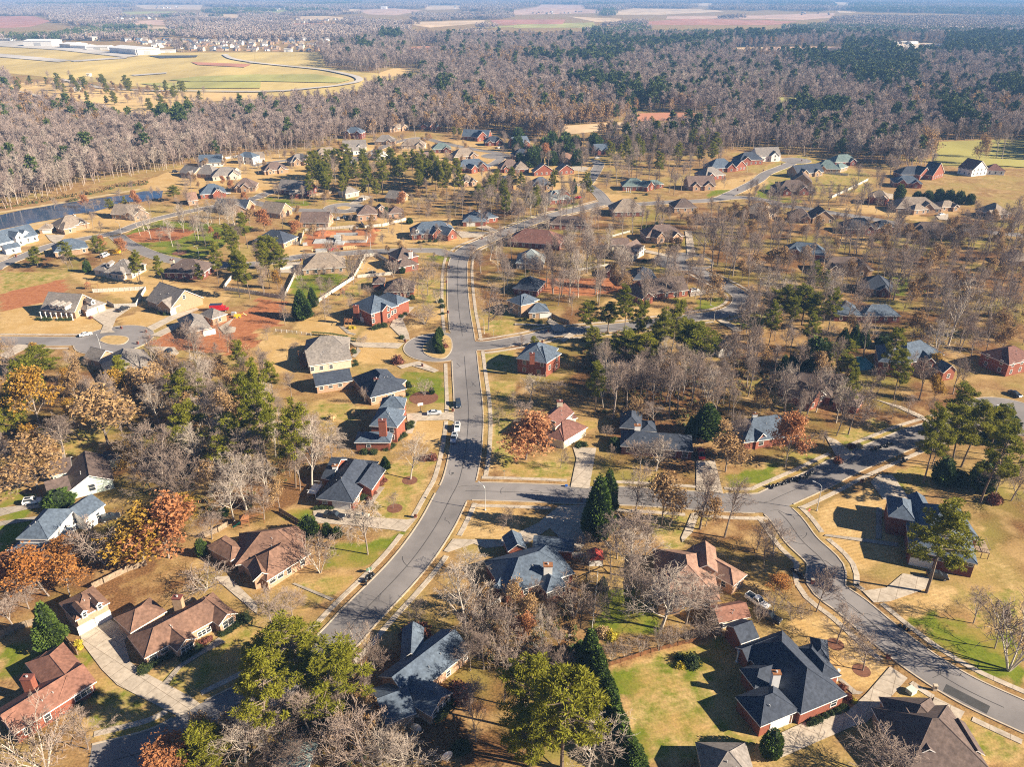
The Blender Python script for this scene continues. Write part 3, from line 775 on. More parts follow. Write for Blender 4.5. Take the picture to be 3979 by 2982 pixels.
 'C2 905 628 1535 678 1020,500 3 h 31; C2 900 470 1095 485 11 3 h 33; C2 1080 500 1220 505 7 2.8 h 22', 'chim C2 1055 445 6 1.8 white; win C2 1463 700 1.6 2; win C2 1360 690 1.6 2; win C2 1250 685 1.6 2; auto'),
('pale pink-brown roofed house half hidden by big bare trees', 'the pale pink-brown roof house', 'pink', 'brickp',
 'S 2555 2320 2800 2335 17 3.1 h 30; D2 1880 105 2000 5 15 3.1 h 31; S 2555 2352 2655 2356 9 3.1 g 32; S 2700 2215 2790 2225 9 4.6 g 34', 'auto'),
('small outbuilding with brown gable roof and cream wall beside a white pickup', 'the brown-roofed outbuilding', 'redbrown', 'cream',
 'D2 1755 422 2032 370 1670,275 2.5 p 34', 'win D2 1800 445 0.9 1; win D2 1985 415 0.9 1'),
('dark green-grey shed roof at the bottom edge among bare shrubs', None, 'teal', 'brickt', 'D1 115 1672 430 1700 6 2.6 h 30', ''),
('two-storey red brick house with slate gables deep among bare trees', 'the slate-gabled two-storey house', 'slate', 'brick',
 'B3 960 1560 1200 1590 15 5.6 h 36; B3 1200 1580 1530 1500 13 5.6 h 34; B3 1355 1570 1455 1570 8 5.7 g 42; B3 1520 1660 1640 1640 8 3.4 g 40', 'win B3 1400 1590 1.4 1.8; auto'),
('dark-roofed red brick house cut by the right edge', None, 'dkred', 'brick', 'B3 2085 1590 2330 1530 12 5 h 30', 'auto'),
('slate-roofed two-storey red brick house with brick chimney behind a bare white tree', 'the slate two-storey brick house', 'slate', 'brick',
 'B2 10 1532 275 1575 14 5.8 h 34; B2 275 1575 405 1490 10 5.8 h 36', 'chim B2 150 1488 9.4 1.8 brick; win B2 300 1610 1.3 1.7; win B2 235 1585 1.1 1.5; auto'),
('brown-roofed red brick house with a long front and white SUV in its drive', 'the long brown brick house', 'dkbrown', 'brick',
 'B2 1120 985 1500 945 14 3.1 p 33; B2 1095 1025 1200 1000 10 3.2 g 36; B2 975 910 1110 990 9 3.1 h 33', 'win B2 1145 1030 1.4 1.5; win B2 1212 1005 1 1.5; door B2 1270 1000 1.2; auto'),
('dark two-storey house with slate roof behind the long brown brick house', None, 'char', 'brickd', 'B2 1015 855 1230 850 13 4 h 33; B2 790 790 880 790 8 3 g 33', 'auto'),
('cream brick house with brown roof, front gables and a white chimney', 'the cream front-gabled house', 'purple', 'brickp',
 'B2 1130 490 1460 478 14 3.2 h 34; B2 1222 500 1300 485 8 3.4 g 42; B2 1362 492 1435 482 8 3.3 g 40', 'chim B2 1260 380 6.8 1.8 white; win B2 1262 518 1.7 1.6; auto'),
('pale brown house with four small dormers beside a bare tree', 'the four-dormer pale house', 'purple', 'cream',
 'B2 1015 650 1125 590 11 3.3 p 38; B2 830 560 990 560 9 3 p 30', 'dorm B2 1072 600 1.3 0 2; dorm B2 1090 590 1.3 0 2; dorm B2 1108 580 1.3 0 2; auto'),
('low house with wide dark red roof and white stub chimney', 'the wide dark red roof house', 'dkred', 'brickd', 'B2 -70 525 390 560 17 3.1 h 32', 'chim B2 220 428 6.8 1.3 white; auto'),
('pale grey-roofed white brick house with three windows toward the woods', 'the pale grey roof house', 'bluegrey', 'stone',
 'B2 5 715 255 722 15 3.1 h 36', 'win B2 30 745 1 1.5; win B2 78 748 1 1.5; win B2 132 745 1 1.1; win B2 175 752 1 1.5'),
('dark roofed brick house behind the blue-grey two-storey house', None, 'char', 'brickd', 'B2 -20 930 195 955 14 3.1 h 33', 'auto'),
('brick two-storey house with blue-grey roof, white porch and low white garage wing', 'the white garage wing house', 'slate', 'brickt',
 'B2 55 1080 215 1025 9 5.6 h 30; B2 -40 1020 60 1078 7 5.6 h 30; B2 118 1142 302 1132 9 2.9 h 30', 'win B2 40 1105 1.1 1.6; win B2 40 1160 1.1 1.6; gar B2 265 1165 4.8 2.1; win B2 165 1170 1.2 1.5; auto'),
('small white sunroom house with open gable among dark trees', None, 'char', 'white', 'B2 1752 1475 1895 1462 7 2.8 g 38', 'auto'),
('slate-roofed house with gabled dormers and long front porch at the road bend', 'the porch house at the bend', 'bluegrey', 'brick',
 'B2 270 175 500 158 14 3 h 33; B2 405 130 480 122 7 5 g 42; B2 320 140 385 130 6 4.6 g 42', 'col B2 300 205 495 185 6 2.7; auto'),
('brown and grey roofed brick house on the inside of the bend', 'the house inside the bend', 'tan', 'brickd', 'B2 840 275 1120 270 16 3.1 h 38', 'auto'),
('dark brown roofed house beside leaf-covered ground and bare trunks', None, 'dkbrown', 'brickt', 'B2 1370 240 1570 235 13 3.1 h 34', 'auto'),
('grey-tan roofed house by the long right-hand street', 'the grey-tan hip house', 'tan', 'brickt', 'B2 1930 270 2190 310 16 3.1 h 33', 'auto'),
('brown-roofed brick house opposite the parked black bags of the bend', None, 'dkbrown', 'brick', 'B2 295 380 620 385 11 3.1 h 33', 'auto'),
('teal-roofed brick house with white porch posts facing the crossroads', 'the teal-roofed crossroads house', 'teal', 'brick',
 'A2 925 1602 1135 1602 13 3.1 h 33; A2 1140 1590 1285 1580 8 3 h 30; A2 1140 1610 1200 1590 7 3.1 g 36', 'col A2 960 1650 995 1655 3 2.8; auto'),
('dark-roofed house at the far left of the tan gable wall', None, 'char', 'brickt', 'B1 -30 515 225 545 14 3 h 33', 'auto'),
('tan house with a bare gable wall beside a rust-leaved tree', 'the bare tan gable house', 'tan', 'brickt', 'B1 20 270 195 290 13 3.2 p 38', 'auto'),
('grey roofed stone cottage on the green lawn by the pines', None, 'grey', 'stone', 'B1 755 120 880 95 9 3.2 h 36', 'auto'),
('grey-roofed low house by a rust-leaved young tree', None, 'grey', 'brickt', 'B1 1092 150 1215 165 12 3 p 33', 'auto'),
('grey gabled house with dark garage side on the green corner', 'the green corner house', 'grey', 'brickd', 'B1 165 80 430 100 14 3.2 p 38; B1 270 120 420 110 6 3.2 h 33', 'auto'),
]
for lab, short, rf, wl, wg, ex in HN:
    house(lab, rf, wl, wg, ex, short)

# the rows further back: roof, wall, wings, extras
HF = '''tan brickt|B0 945 292 1150 300 13 3.1 p 36; B0 1145 310 1285 285 10 3 g 36|the brown-gabled house by the pond end
slate brick|B0 1715 125 1945 105 14 3.1 h 36; B0 1825 120 1915 108 8 3.3 g 40|the slate-roofed brick house by the lake trees
purple brickt|B0 2000 65 2195 60 13 3.2 h 38; B0 2060 68 2140 66 8 3.4 g 42|the brown steep-gabled house
char brickt|B0 1830 240 2110 255 13 3 p 36; B0 1950 262 2120 255 6 3 g 34|the charcoal house past the green
pink brickp|B0 1612 180 1705 170 12 3 p 34|the pinkish end house
grey brickt|A0 1535 1478 1660 1500 13 3.1 p 33; A0 1660 1490 1835 1500 14 3.2 h 38|the pale grey double house by the wood
slate white|A0 1700 1400 1905 1395 13 3.2 p 38|the dormered white house by the wood
grey cream|A0 1820 1520 2075 1500 15 3.1 h 34; A0 2000 1490 2075 1470 7 3.4 g 36|the grey roof house with a deck
slate white|A0 2030 1345 2170 1355 10 5.4 h 33|the white two-storey by the wood
tan white|A1 -30 1365 65 1360 12 3.1 p 36|the white house by the pale fence
purple brickt|A1 55 1470 270 1450 14 3.1 h 33|the low brown brick house
grey brickt|A1 285 1395 480 1375 13 3.1 h 36; A1 400 1390 480 1370 8 3.2 g 40|the grey house with the brick gable
tan brickp|A1 495 1345 735 1325 15 3.1 h 35|the broad tan-roofed house
grey white|A1 735 1270 940 1262 13 3.2 p 38; A1 820 1300 935 1290 8 3.1 p 36|the white gable house in the middle row
slate brickd|A1 735 1140 895 1145 12 5.4 h 36|the two-storey house at the wood edge
grey brickt|A1 1005 1215 1180 1215 13 3.1 h 36|the grey hip house at the wood edge
grey white|A1 1020 1350 1140 1335 9 3 g 36|the small white dormer house
tan stone|A1 1230 1250 1440 1250 13 3.1 h 36|the stone house behind pines
slate brick|A1 1385 1085 1560 1085 13 3.2 p 40; A1 1480 1090 1560 1080 8 3.2 g 42|the brick house in the wood edge
tan brickt|A1 1140 1110 1310 1090 10 3 h 36|the tan house in the bare wood
slate brick|A1 1755 1170 1985 1180 13 3.2 p 40; A1 1890 1185 1985 1175 8 3.3 g 42|the big brick gable house
teal brickd|A1 1500 1285 1670 1280 13 3.1 h 34|the teal roof by the dark trees
purple brick|A1 1370 1400 1570 1370 14 3.2 h 40; A1 1390 1410 1460 1400 8 3.2 g 40|the brown double-gable brick house
tan brickt|A1 1690 1350 1905 1335 14 3.1 h 38|the tan roofed house by the side street
slate brick|A1 1715 1450 2005 1430 15 3.1 h 34; A1 1840 1455 1900 1445 8 3.3 g 40|the slate brick house by the side street
purple brick|A1 2090 1450 2280 1440 13 3.2 h 40|the small-gabled brick house
dkbrown brickt|A1 470 1450 625 1440 10 3.1 p 36|the brown house above the pines
tan brickp|A1 1750 1570 1895 1555 14 3.1 h 34|the tan house by the pine tops
slate brick|A1 1995 1570 2205 1570 11 5.3 h 33|the slate two-storey with a brick stack
char brickd|A1 1955 1225 2120 1220 12 3.1 h 36|the dark house beyond the side street
slate brick|A2 0 1240 135 1225 12 4.6 p 40|the brick gable end house
char brick|A2 0 1340 150 1330 12 3.1 h 36|the dark-hipped brick house
tan brick|A2 0 1455 128 1450 13 3.2 h 40|the tan steep-roofed house
dkbrown cream|A2 425 1285 560 1285 11 3.1 p 36|the dormered porch house by the wood
slate brickd|A2 690 1295 820 1290 11 3.2 p 40|the dark gabled house by the wood
brown brickp|A2 430 1385 550 1365 13 3.1 h 36|the brown house at the side street end
grey brick|A2 165 1480 345 1470 8 3 g 34; A2 380 1470 515 1460 9 3 g 34|the pair-gabled low brick house
slate brickt|A2 150 1600 335 1590 13 3.2 h 36|the slate dormer house
slate brick|A2 1685 1450 1905 1440 15 3.1 h 38; A2 1900 1440 1995 1425 9 3.1 g 38|the slate-roofed brick house by tall pines
char brick|A2 1935 1380 2140 1370 13 4 h 38|the charcoal brick house up the street
grey white|A2 2080 1340 2290 1335 14 4.6 p 38|the long white dormered house
grey brick|A2 1640 1520 1815 1500 14 3.1 h 36|the grey hip brick house
purple brickp|A2 1495 1600 1730 1595 14 3.2 p 38|the pinkish dormered house
teal brickt|A3 430 1450 640 1455 15 3.1 h 36; A3 630 1450 705 1430 8 3.1 h 34|the wide teal-roofed house
teal brickd|A3 590 1395 785 1385 12 3.1 h 38|the dark teal house at the street end
char brickt|A3 265 1495 495 1475 13 3.2 p 38|the charcoal gable house up the street
dkbrown brickt|A3 210 1560 395 1570 12 3.1 g 38|the dark brown gable house
dkbrown brickd|A3 100 1640 410 1635 16 3.1 h 34|the wide dark brown hip house
char brick|A3 1150 1500 1420 1500 13 3.2 h 36; A3 1320 1505 1410 1490 8 3.4 g 40; A3 1430 1510 1530 1480 9 3.4 g 40|the dark gabled house below the meadow
slate brick|A3 1095 1570 1345 1580 13 3.2 h 33|the slate brick house below the meadow
dkred white|A3 1770 1465 1905 1450 13 4.6 g 38; A3 1890 1462 2055 1470 12 3.2 h 33|the white gabled house by the meadow
tan brickt|B3 1115 240 1505 245 16 3.1 h 33; B3 1270 260 1390 250 8 3.1 h 33|the broad brown house by the right street
tan brickt|B3 1505 235 1665 225 10 2.8 h 30|the small hip house beside it
tan brickt|B3 1790 250 1960 300 13 3.3 h 38|the tall-roofed house in the right trees
tan brick|B3 865 140 1050 160 11 4.6 h 33|the two-storey brick house by the pale fence
dkbrown brickt|B3 190 320 390 330 12 3.1 h 36; B3 395 330 590 330 12 3.1 g 36|the dark brown twin house under trees
char brickd|B3 680 420 960 420 13 3.1 h 36; B3 960 410 1110 400 9 3 h 34|the dark house with the white car
dkbrown brickt|B3 1230 450 1640 470 14 3.1 h 34|the dark long house in the bare trees
slate brick|B3 150 620 515 650 12 3.1 h 36|the slate house under bare trees
dkbrown brickt|B3 470 770 925 775 15 3.2 h 30|the big dark hip house
char brickd|B3 790 920 1080 960 14 3.2 h 34|the dark house behind the green lawn
slate brickd|B3 580 1160 830 1170 13 3 h 34; B3 830 1170 1160 1170 10 3 h 34|the slate house among bare trunks
tan brickt|B3 2090 690 2300 700 13 3.1 h 33|the tan house at the right edge'''
ROOFWORD = dict(slate='slate-blue', char='charcoal', brown='brown', grey='grey', tan='tan-grey', teal='teal', redbrown='red-brown', dkred='dark red', pink='pink-brown', dkbrown='dark brown', bluegrey='blue-grey', purple='purple-brown')
WALLWORD = dict(brick='red brick', brickd='dark brick', brickp='pale brick', brickt='tan brick', stone='pale stone', white='white-walled', cream='cream', mint='pale green')
for ln in HF.split('\n'):
    a, wg, sh = ln.split('|'); rf, wl = a.split()
    extra = 'auto'
    lab = sh[4:] + ', ' + ROOFWORD[rf] + ' roof and ' + WALLWORD[wl] + ' walls'
    house(lab.replace('-walled walls', ' walls').replace('the ', '', 0), rf, wl, wg, extra, sh, detail=1)
for w in FOOT:
    if w.W > 19 or w.L > 32 or w.W < 3 or w.L < 3: print('odd wing', w.s_, round(w.L, 1), round(w.W, 1))
# ---------------------------------------------------------------- ground, painted per vertex with what grows there
def pl(c, s): return [src(c, *map(float, q.split(','))) for q in s.split()]
# kind: d dry lawn, g green lawn, m mixed lawn, l leaf litter, r red soil
PAINT = []
for ln in '''l O 0,820 130,790 380,780 480,820 560,890 680,920 690,1010 640,1090 520,1150 420,1130 300,1070 240,1000 0,1000
l O 0,1000 240,1000 420,1120 330,1230 200,1300 0,1330
m C0 420,480 900,480 880,700 540,720
g C0 0,1020 200,1000 330,1080 0,1180
g C0 0,1200 330,1160 230,1290 0,1560
l O 1010,440 1340,470 1370,580 1250,700 1060,700 1020,560
l O 1040,720 1290,760 1560,800 1600,960 1400,1040 1290,960 1280,860 1060,860
l O 1360,440 1700,460 2212,470 2212,780 1900,760 1850,660 1640,620 1500,640 1380,600
l O 1560,740 1990,760 1990,960 1800,1000 1600,1000
l O 1000,1280 1240,1280 1330,1658 560,1658 800,1400 830,1370
l O 290,1658 460,1540 680,1400 800,1400 560,1658
m D1 350,60 900,0 640,210 410,330
g C1 650,1490 1050,1430 1250,1380 960,1658 600,1658
m C1 1100,780 1540,720 1290,1250 1000,1240 990,1010
g C1 1260,0 1600,0 1650,250 1330,275 1200,200
d C1 1290,430 1620,410 1540,640 1300,560
m C1 500,240 950,290 820,420 500,400
g C1 200,1150 460,1180 480,1260 200,1250
d C1 1690,1400 1780,1230 1900,1130 2211,1150 2211,1430
m C1 1960,60 2211,60 2211,900 2040,800 1990,560
m D2 830,830 1560,600 2050,480 1900,700 1650,1000 2100,1400 2211,1658 1100,1658
g D2 830,850 1000,830 1010,1200 1150,1658 1060,1658
g D2 700,130 1250,100 1250,480 800,560 690,480
g D2 1380,760 1500,680 1620,760 1560,880 1420,870
m D0 1250,850 1900,560 2211,400 2211,700 1640,1050 1330,950
g D0 0,540 350,640 400,690 0,990
m D0 850,850 1500,1200 950,1560 700,1160
g D0 640,680 780,680 880,840 830,880
l D0 860,130 1700,80 1480,260 1280,190 950,330
m D3 800,1330 1200,920 1440,1070 1160,1370
m D3 1600,1380 1680,1210 2211,1450 2211,1658 1900,1640
d D3 200,420 620,330 1040,810 830,1040 600,900
g D3 1230,400 1420,330 1700,420 2211,600 2211,1000 1800,830 1450,620
d D3 1020,250 1350,150 1700,160 1500,300 1250,380
m D3 1700,100 2211,100 2211,560 1750,380
m C3 560,560 900,390 1250,470 710,690
d C3 430,1160 960,960 1130,1400 1130,1640 720,1658 480,1380
m C3 1060,880 1350,770 1420,1000 1180,1060
l C3 950,160 1660,120 1640,300 1350,370 1140,290
l C3 1500,900 2211,1060 2211,1400 1900,1500 1850,1200
m C3 300,640 540,740 380,850 0,930 0,760
m C2 0,770 500,760 500,930 0,900
m C2 1100,1220 1700,1240 1400,1560 1130,1330
l C2 1500,1400 1800,1250 2190,1360 2211,1600 1950,1600
l C2 700,760 1550,780 1580,990 660,960
g C2 1780,880 2211,800 2211,940 1850,990
m C2 530,400 760,440 640,520
g B1 370,775 790,820 520,1020 250,980
m B1 870,850 1000,850 900,1000 620,1050
g B1 1450,650 1680,650 1600,720 1500,710
m B1 1360,840 1630,870 1640,1060 1350,1050
d B1 350,1200 700,1130 850,1300 800,1350 350,1320
d B1 0,1300 400,1390 430,1658 0,1658
d B1 850,1440 1200,1440 1220,1580 900,1590
d B1 930,1290 1150,1270 1250,1390 820,1390
d B1 1040,320 1700,330 1850,550 1000,570
d B1 1280,1260 1420,1150 1630,1090 1640,1170 1420,1270
d B1 880,690 1060,680 1100,800 870,810
r B1 420,440 1020,420 1010,560 400,590
d B1 230,570 480,570 480,640 240,650
r B1 0,1010 240,1050 210,1250 0,1280
m B1 1880,1200 2211,1210 2211,1330 1990,1340
m B1 1900,1490 2211,1450 2211,1658 1900,1658
g B1 30,150 450,180 450,220 200,215
m B1 460,190 840,140 860,170 700,210
g B0 1030,490 1300,340 2200,400 1950,540 1720,680 1390,655
r B0 1050,480 1400,400 1700,440 1500,520 1200,540
m B0 0,780 560,800 540,930 0,980
r B0 0,980 550,850 575,950 380,1060 0,1150
d B0 0,1140 400,1050 890,1200 890,1320 0,1330
d B0 580,800 1300,840 2000,990 1900,1090 1300,1100 870,960
d B0 980,1200 1250,1120 1450,1180 1220,1270
r B0 1980,1160 2211,1080 2211,1420 1950,1500 1230,1420 1400,1330
g B0 0,1440 125,1440 0,1505
d B0 0,430 450,310 900,250 1200,220 1230,360 850,470 560,500 250,570 0,580
l B0 230,640 800,620 840,720 600,790 60,780
d A0 1210,1570 1540,1440 1900,1340 2211,1390 2211,1658 1300,1658
d A1 0,1330 700,1290 1100,1180 2211,1230 2211,1658 1700,1658 1500,1430 900,1380 700,1430 400,1658 0,1658
d A2 0,1330 600,1330 720,1560 560,1658 0,1658
d A2 1750,1560 2211,1480 2211,1658 1700,1658
m A3 0,1420 280,1330 900,1500 900,1658 0,1658
g B2 1680,80 1900,80 1850,110 1650,150
g B2 2050,150 2120,60 2211,30 2211,180
g B2 380,230 550,190 560,215 480,265
m B2 0,310 210,290 190,330 0,380
d B2 690,100 1000,140 900,190 790,180
d B2 1120,580 1480,570 1480,640 1150,700
d B2 1150,1060 900,1000 760,1040 730,1120 900,1200 1300,1180
r B2 200,850 900,850 960,960 560,1000 200,960
g B2 1540,1030 1830,1010 1780,1090 1560,1120
g B2 1850,1200 2000,1150 2211,1130 2211,1270 1960,1280
g B3 0,130 280,170 320,200 0,190
g B3 1040,830 1250,830 1200,1000 1060,1000
d B3 620,490 890,490 880,590 640,540
d B3 500,230 900,220 1400,330 1360,360 900,290
m A3 1380,1250 1740,1210 1900,1200 2211,1205 2211,1450 1500,1430'''.split('\n'):
    k, c, s = ln.split(' ', 2); PAINT.append((k, pl(c, s)))
PBOX = [(k, P, min(p[0] for p in P), max(p[0] for p in P), min(p[1] for p in P), max(p[1] for p in P)) for k, P in PAINT]
def paint_at(u, v):
    r = 'n'
    for k, P, a, b, c, d in PBOX:
        if a < u < b and c < v < d and inpoly(u, v, P): r = k
    return r
PCOL = {'n': (0.35, 0.0, 0.5, 0.0), 'd': (1, 0, 0, 0), 'g': (0.1, 1, 0, 0), 'm': (0.8, 0.5, 0, 0), 'l': (0.1, 0.04, 1, 0), 'r': (0, 0, 0, 1)}

def axis(a, b, step, lo, hi, grow):
    xs = []; x = a
    while x < b: xs.append(x); x += step
    s = step
    while x < hi: xs.append(x); s *= grow; x += s
    xs.append(hi); x = a; s = step
    while x > lo: s *= grow; x -= s; xs.insert(0, max(x, lo))
    return xs
def make_ground():
    xs = axis(-460, 460, 2.6, -16000, 16000, 1.22); ys = axis(84, 470, 2.4, -1500, 471, 1.3)[:-1] + axis(470, 960, 4.5, 470, 30000, 1.14)
    m = MB(); cols = []
    for y in ys:
        for x in xs:
            m.v.append((x, y, 0)); k = 'n'
            if 60 < y < 1100 and abs(x) < 0.8 * y + 60:
                k = paint_at(*project((x, y, 0)))
            cols.append(PCOL[k])
    n = len(xs)
    for j in range(len(ys) - 1):
        for i in range(n - 1):
            m.f.append((j * n + i, j * n + i + 1, (j + 1) * n + i + 1, (j + 1) * n + i)); m.m.append(0)
    mt, nt, b = nodes('ground_cover'); b.inputs['Roughness'].default_value = 0.95; b.inputs['Specular IOR Level'].default_value = 0.1
    at_ = nt.nodes.new('ShaderNodeAttribute'); at_.attribute_name = 'cover'
    sep = nt.nodes.new('ShaderNodeSeparateColor'); nt.links.new(at_.outputs['Color'], sep.inputs[0])
    n1 = noise(nt, 0.09, 4, 0.6); n2 = noise(nt, 0.5, 4, 0.7); n3 = noise(nt, 2.2, 3, 0.7); n4 = noise(nt, 0.03, 3, 0.6); n5 = noise(nt, 0.28, 5, 0.72)
    dry = mixc(nt, (0.40, 0.265, 0.11), (0.62, 0.44, 0.21), ramp(nt, n2, 0.3, 0.7))
    dry = mixc(nt, dry, (0.46, 0.30, 0.115), ramp(nt, n1, 0.4, 0.62))
    wv = nt.nodes.new('ShaderNodeTexWave'); wv.inputs['Scale'].default_value = 0.27; wv.inputs['Distortion'].default_value = 1.2; wv.inputs['Detail'].default_value = 1.0
    mp_ = nt.nodes.new('ShaderNodeMapping'); mp_.inputs['Rotation'].default_value = (0, 0, 1.25); g_ = nt.nodes.new('ShaderNodeNewGeometry'); nt.links.new(g_.outputs['Position'], mp_.inputs[0]); nt.links.new(mp_.outputs[0], wv.inputs[0])
    dry = mixc(nt, dry, mixc(nt, (0.86, 0.86, 0.84), (1.08, 1.07, 1.05), wv.outputs['Fac']), 0.7, 'MULTIPLY')
    green = mixc(nt, (0.10, 0.14, 0.010), (0.19, 0.215, 0.022), ramp(nt, n2, 0.3, 0.7))
    green = mixc(nt, green, (0.29, 0.215, 0.055), ramp(nt, n1, 0.48, 0.68))
    lit = mixc(nt, (0.10, 0.05, 0.02), (0.26, 0.135, 0.055), ramp(nt, n3, 0.3, 0.7))
    lit = mixc(nt, lit, (0.24, 0.20, 0.05), ramp(nt, n4, 0.45, 0.62))
    lit = mixc(nt, lit, (0.42, 0.28, 0.125), ramp(nt, n1, 0.5, 0.68))
    red = mixc(nt, (0.27, 0.095, 0.04), (0.44, 0.19, 0.085), ramp(nt, n2, 0.3, 0.7))
    def wob(s, amp=0.55):
        a = nt.nodes.new('ShaderNodeMath'); a.operation = 'MULTIPLY_ADD'; nt.links.new(ramp(nt, n5, 0.28, 0.72), a.inputs[0]); a.inputs[1].default_value = amp; a.inputs[2].default_value = -amp / 2
        q = nt.nodes.new('ShaderNodeMath'); q.operation = 'ADD'; nt.links.new(s, q.inputs[0]); nt.links.new(a.outputs[0], q.inputs[1])
        return ramp(nt, q.outputs[0], 0.2, 0.8)
    c = mixc(nt, mixc(nt, dry, lit, ramp(nt, n1, 0.35, 0.65)), dry, wob(sep.outputs[0]))
    c = mixc(nt, c, green, wob(sep.outputs[1], 0.9)); c = mixc(nt, c, lit, wob(sep.outputs[2], 0.7)); c = mixc(nt, c, red, wob(at_.outputs['Alpha']))
    c = mixc(nt, c, mixc(nt, (0.55, 0.55, 0.55), (1.35, 1.35, 1.35), ramp(nt, n3, 0.25, 0.75)), 0.75, 'MULTIPLY')
    nt.links.new(c, b.inputs['Base Color'])
    me = m.mesh('ground', mt)
    at = me.color_attributes.new('cover', 'FLOAT_COLOR', 'POINT')
    at.data.foreach_set('color', [k for c4 in cols for k in c4])
    tag(link('ground', me), kind='structure')
make_ground()

# ---------------------------------------------------------------- roads
def smooth(P, n=6):
    out = []
    for i in range(len(P) - 1):
        a, b, c, d = P[max(i - 1, 0)], P[i], P[i + 1], P[min(i + 2, len(P) - 1)]
        for k in range(n):
            t = k / n
            out.append(0.5 * ((2 * b) + (c - a) * t + (2 * a - 5 * b + 4 * c - d) * t * t + (3 * b - a - 3 * c + d) * t ** 3))
    return out + [P[-1]]
def resample(P, st):
    out = [P[0]]; acc = 0
    for a, b in zip(P, P[1:]):
        L = (b - a).length
        while acc + L >= st and L > 1e-6:
            a = a + (b - a).normalized() * (st - acc); out.append(a); L = (b - a).length; acc = 0
        acc += L
    return out + [P[-1]]
def normals(P):
    N = []
    for i in range(len(P)):
        t = P[min(i + 1, len(P) - 1)] - P[max(i - 1, 0)]; t.z = 0
        t.normalize(); N.append(Vector((-t.y, t.x, 0)))
    return N
ROADS = []   # (points, width)
def cl(s): 
    c, q = s.split(' ', 1); return [at(c, *map(float, k.split(','))) for k in q.split()]
DISCS = []
RD = [('main_street', 9.4, 1, [('D0', '760,1658 1330,1500 1720,1290'), ('O', '600,1478 708,1404 782,1326 880,1223 938,1143 973,1077 994,1032 1008,957 1012,882 1006,806 1000,735 991,666 988,600 992,560 1010,538 1045,522 1109,495 1187,467 1263,449 1308,437')]),
 ('side_street', 8.6, 1, [('O', '975,1062 1040,1062'), ('C2', '250,1035 500,1048 1000,1062 1500,1095 1900,1120 2150,1115'), ('C3', '120,1060 420,925 700,785 1100,615 1300,535 1700,420 2100,370')]),
 ('lower_street', 8.6, 1, [('C3', '20,1120 170,1260 300,1440 500,1640'), ('D3', '520,110 750,290 1030,530 1330,760 1720,1000 2240,1240')]),
 ('cross_street', 8.0, 1, [('O', '992,742 1040,748'), ('B2', '0,1385 180,1350 320,1312 500,1300 760,1278 1000,1255 1300,1215 1560,1180 1780,1150 1920,1090 1950,1010 1850,930 1700,850 1560,770 1440,690')]),
 ('upper_street', 8.0, 0, [('O', '1308,437 1290,415 1262,397'), ('A2', '600,1600 660,1530 715,1440 720,1400 650,1378 590,1385')]),
 ('east_street', 8.4, 0, [('O', '1300,440 1345,441'), ('B2', '1000,212 1300,192 1700,172 1850,120 1980,60 2090,0'), ('A3', '0,1490 150,1430 250,1385')]),
 ('far_right_street', 8.0, 0, [('B2', '1700,172 1950,150 2211,185'), ('B3', '100,215 300,240 580,285 900,335 1200,385 1700,430 2240,480')]),
 ('west_street', 8.0, 0, [('O', '998,553 960,548'), ('B1', '1500,606 1000,615 640,640 400,655 250,680'), ('B0', '2211,720 1900,735 1650,712 1450,685 1250,620 1090,545 1000,480')]),
 ('lake_street', 8.0, 0, [('B0', '-60,775 0,735 250,635 450,560 700,510 1000,450 1250,360 1600,275 2000,195 2211,150'), ('B1', '60,120 200,95')]),
 ('loop_street', 8.0, 0, [('B0', '1900,205 2120,185'), ('B1', '0,200 120,225 260,252 450,262 620,262 740,240')]),
 ('lower_west_street', 8.4, 1, [('B0', '-80,1385 0,1385 400,1388 700,1385 900,1375')]),
 ('north_street', 7.6, 0, [('A1', '740,1430 1000,1300 1200,1220 1400,1185 1600,1230 1900,1290 2100,1330 2000,1420 1700,1480')]),
 ('middle_street', 7.6, 0, [('A1', '-40,1425 200,1385 420,1370 700,1345 850,1360')])]
DISC = [('B1', 1560, 1435, 13.6), ('B0', 985, 1372, 14.5), ('B1', 745, 240, 13), ('B2', 1450, 700, 15), ('C3', 2090, 372, 13), ('A1', 2050, 1340, 12), ('A3', 250, 1380, 12)]
for c, x, y, r in DISC: DISCS.append((at(c, x, y), r))
for nm, w, sw, segs in RD:
    P = []
    for c, s in segs: P += cl(c + ' ' + s)
    P = resample(smooth(P, 8), 2.0); ROADS.append((nm, P, w, sw))

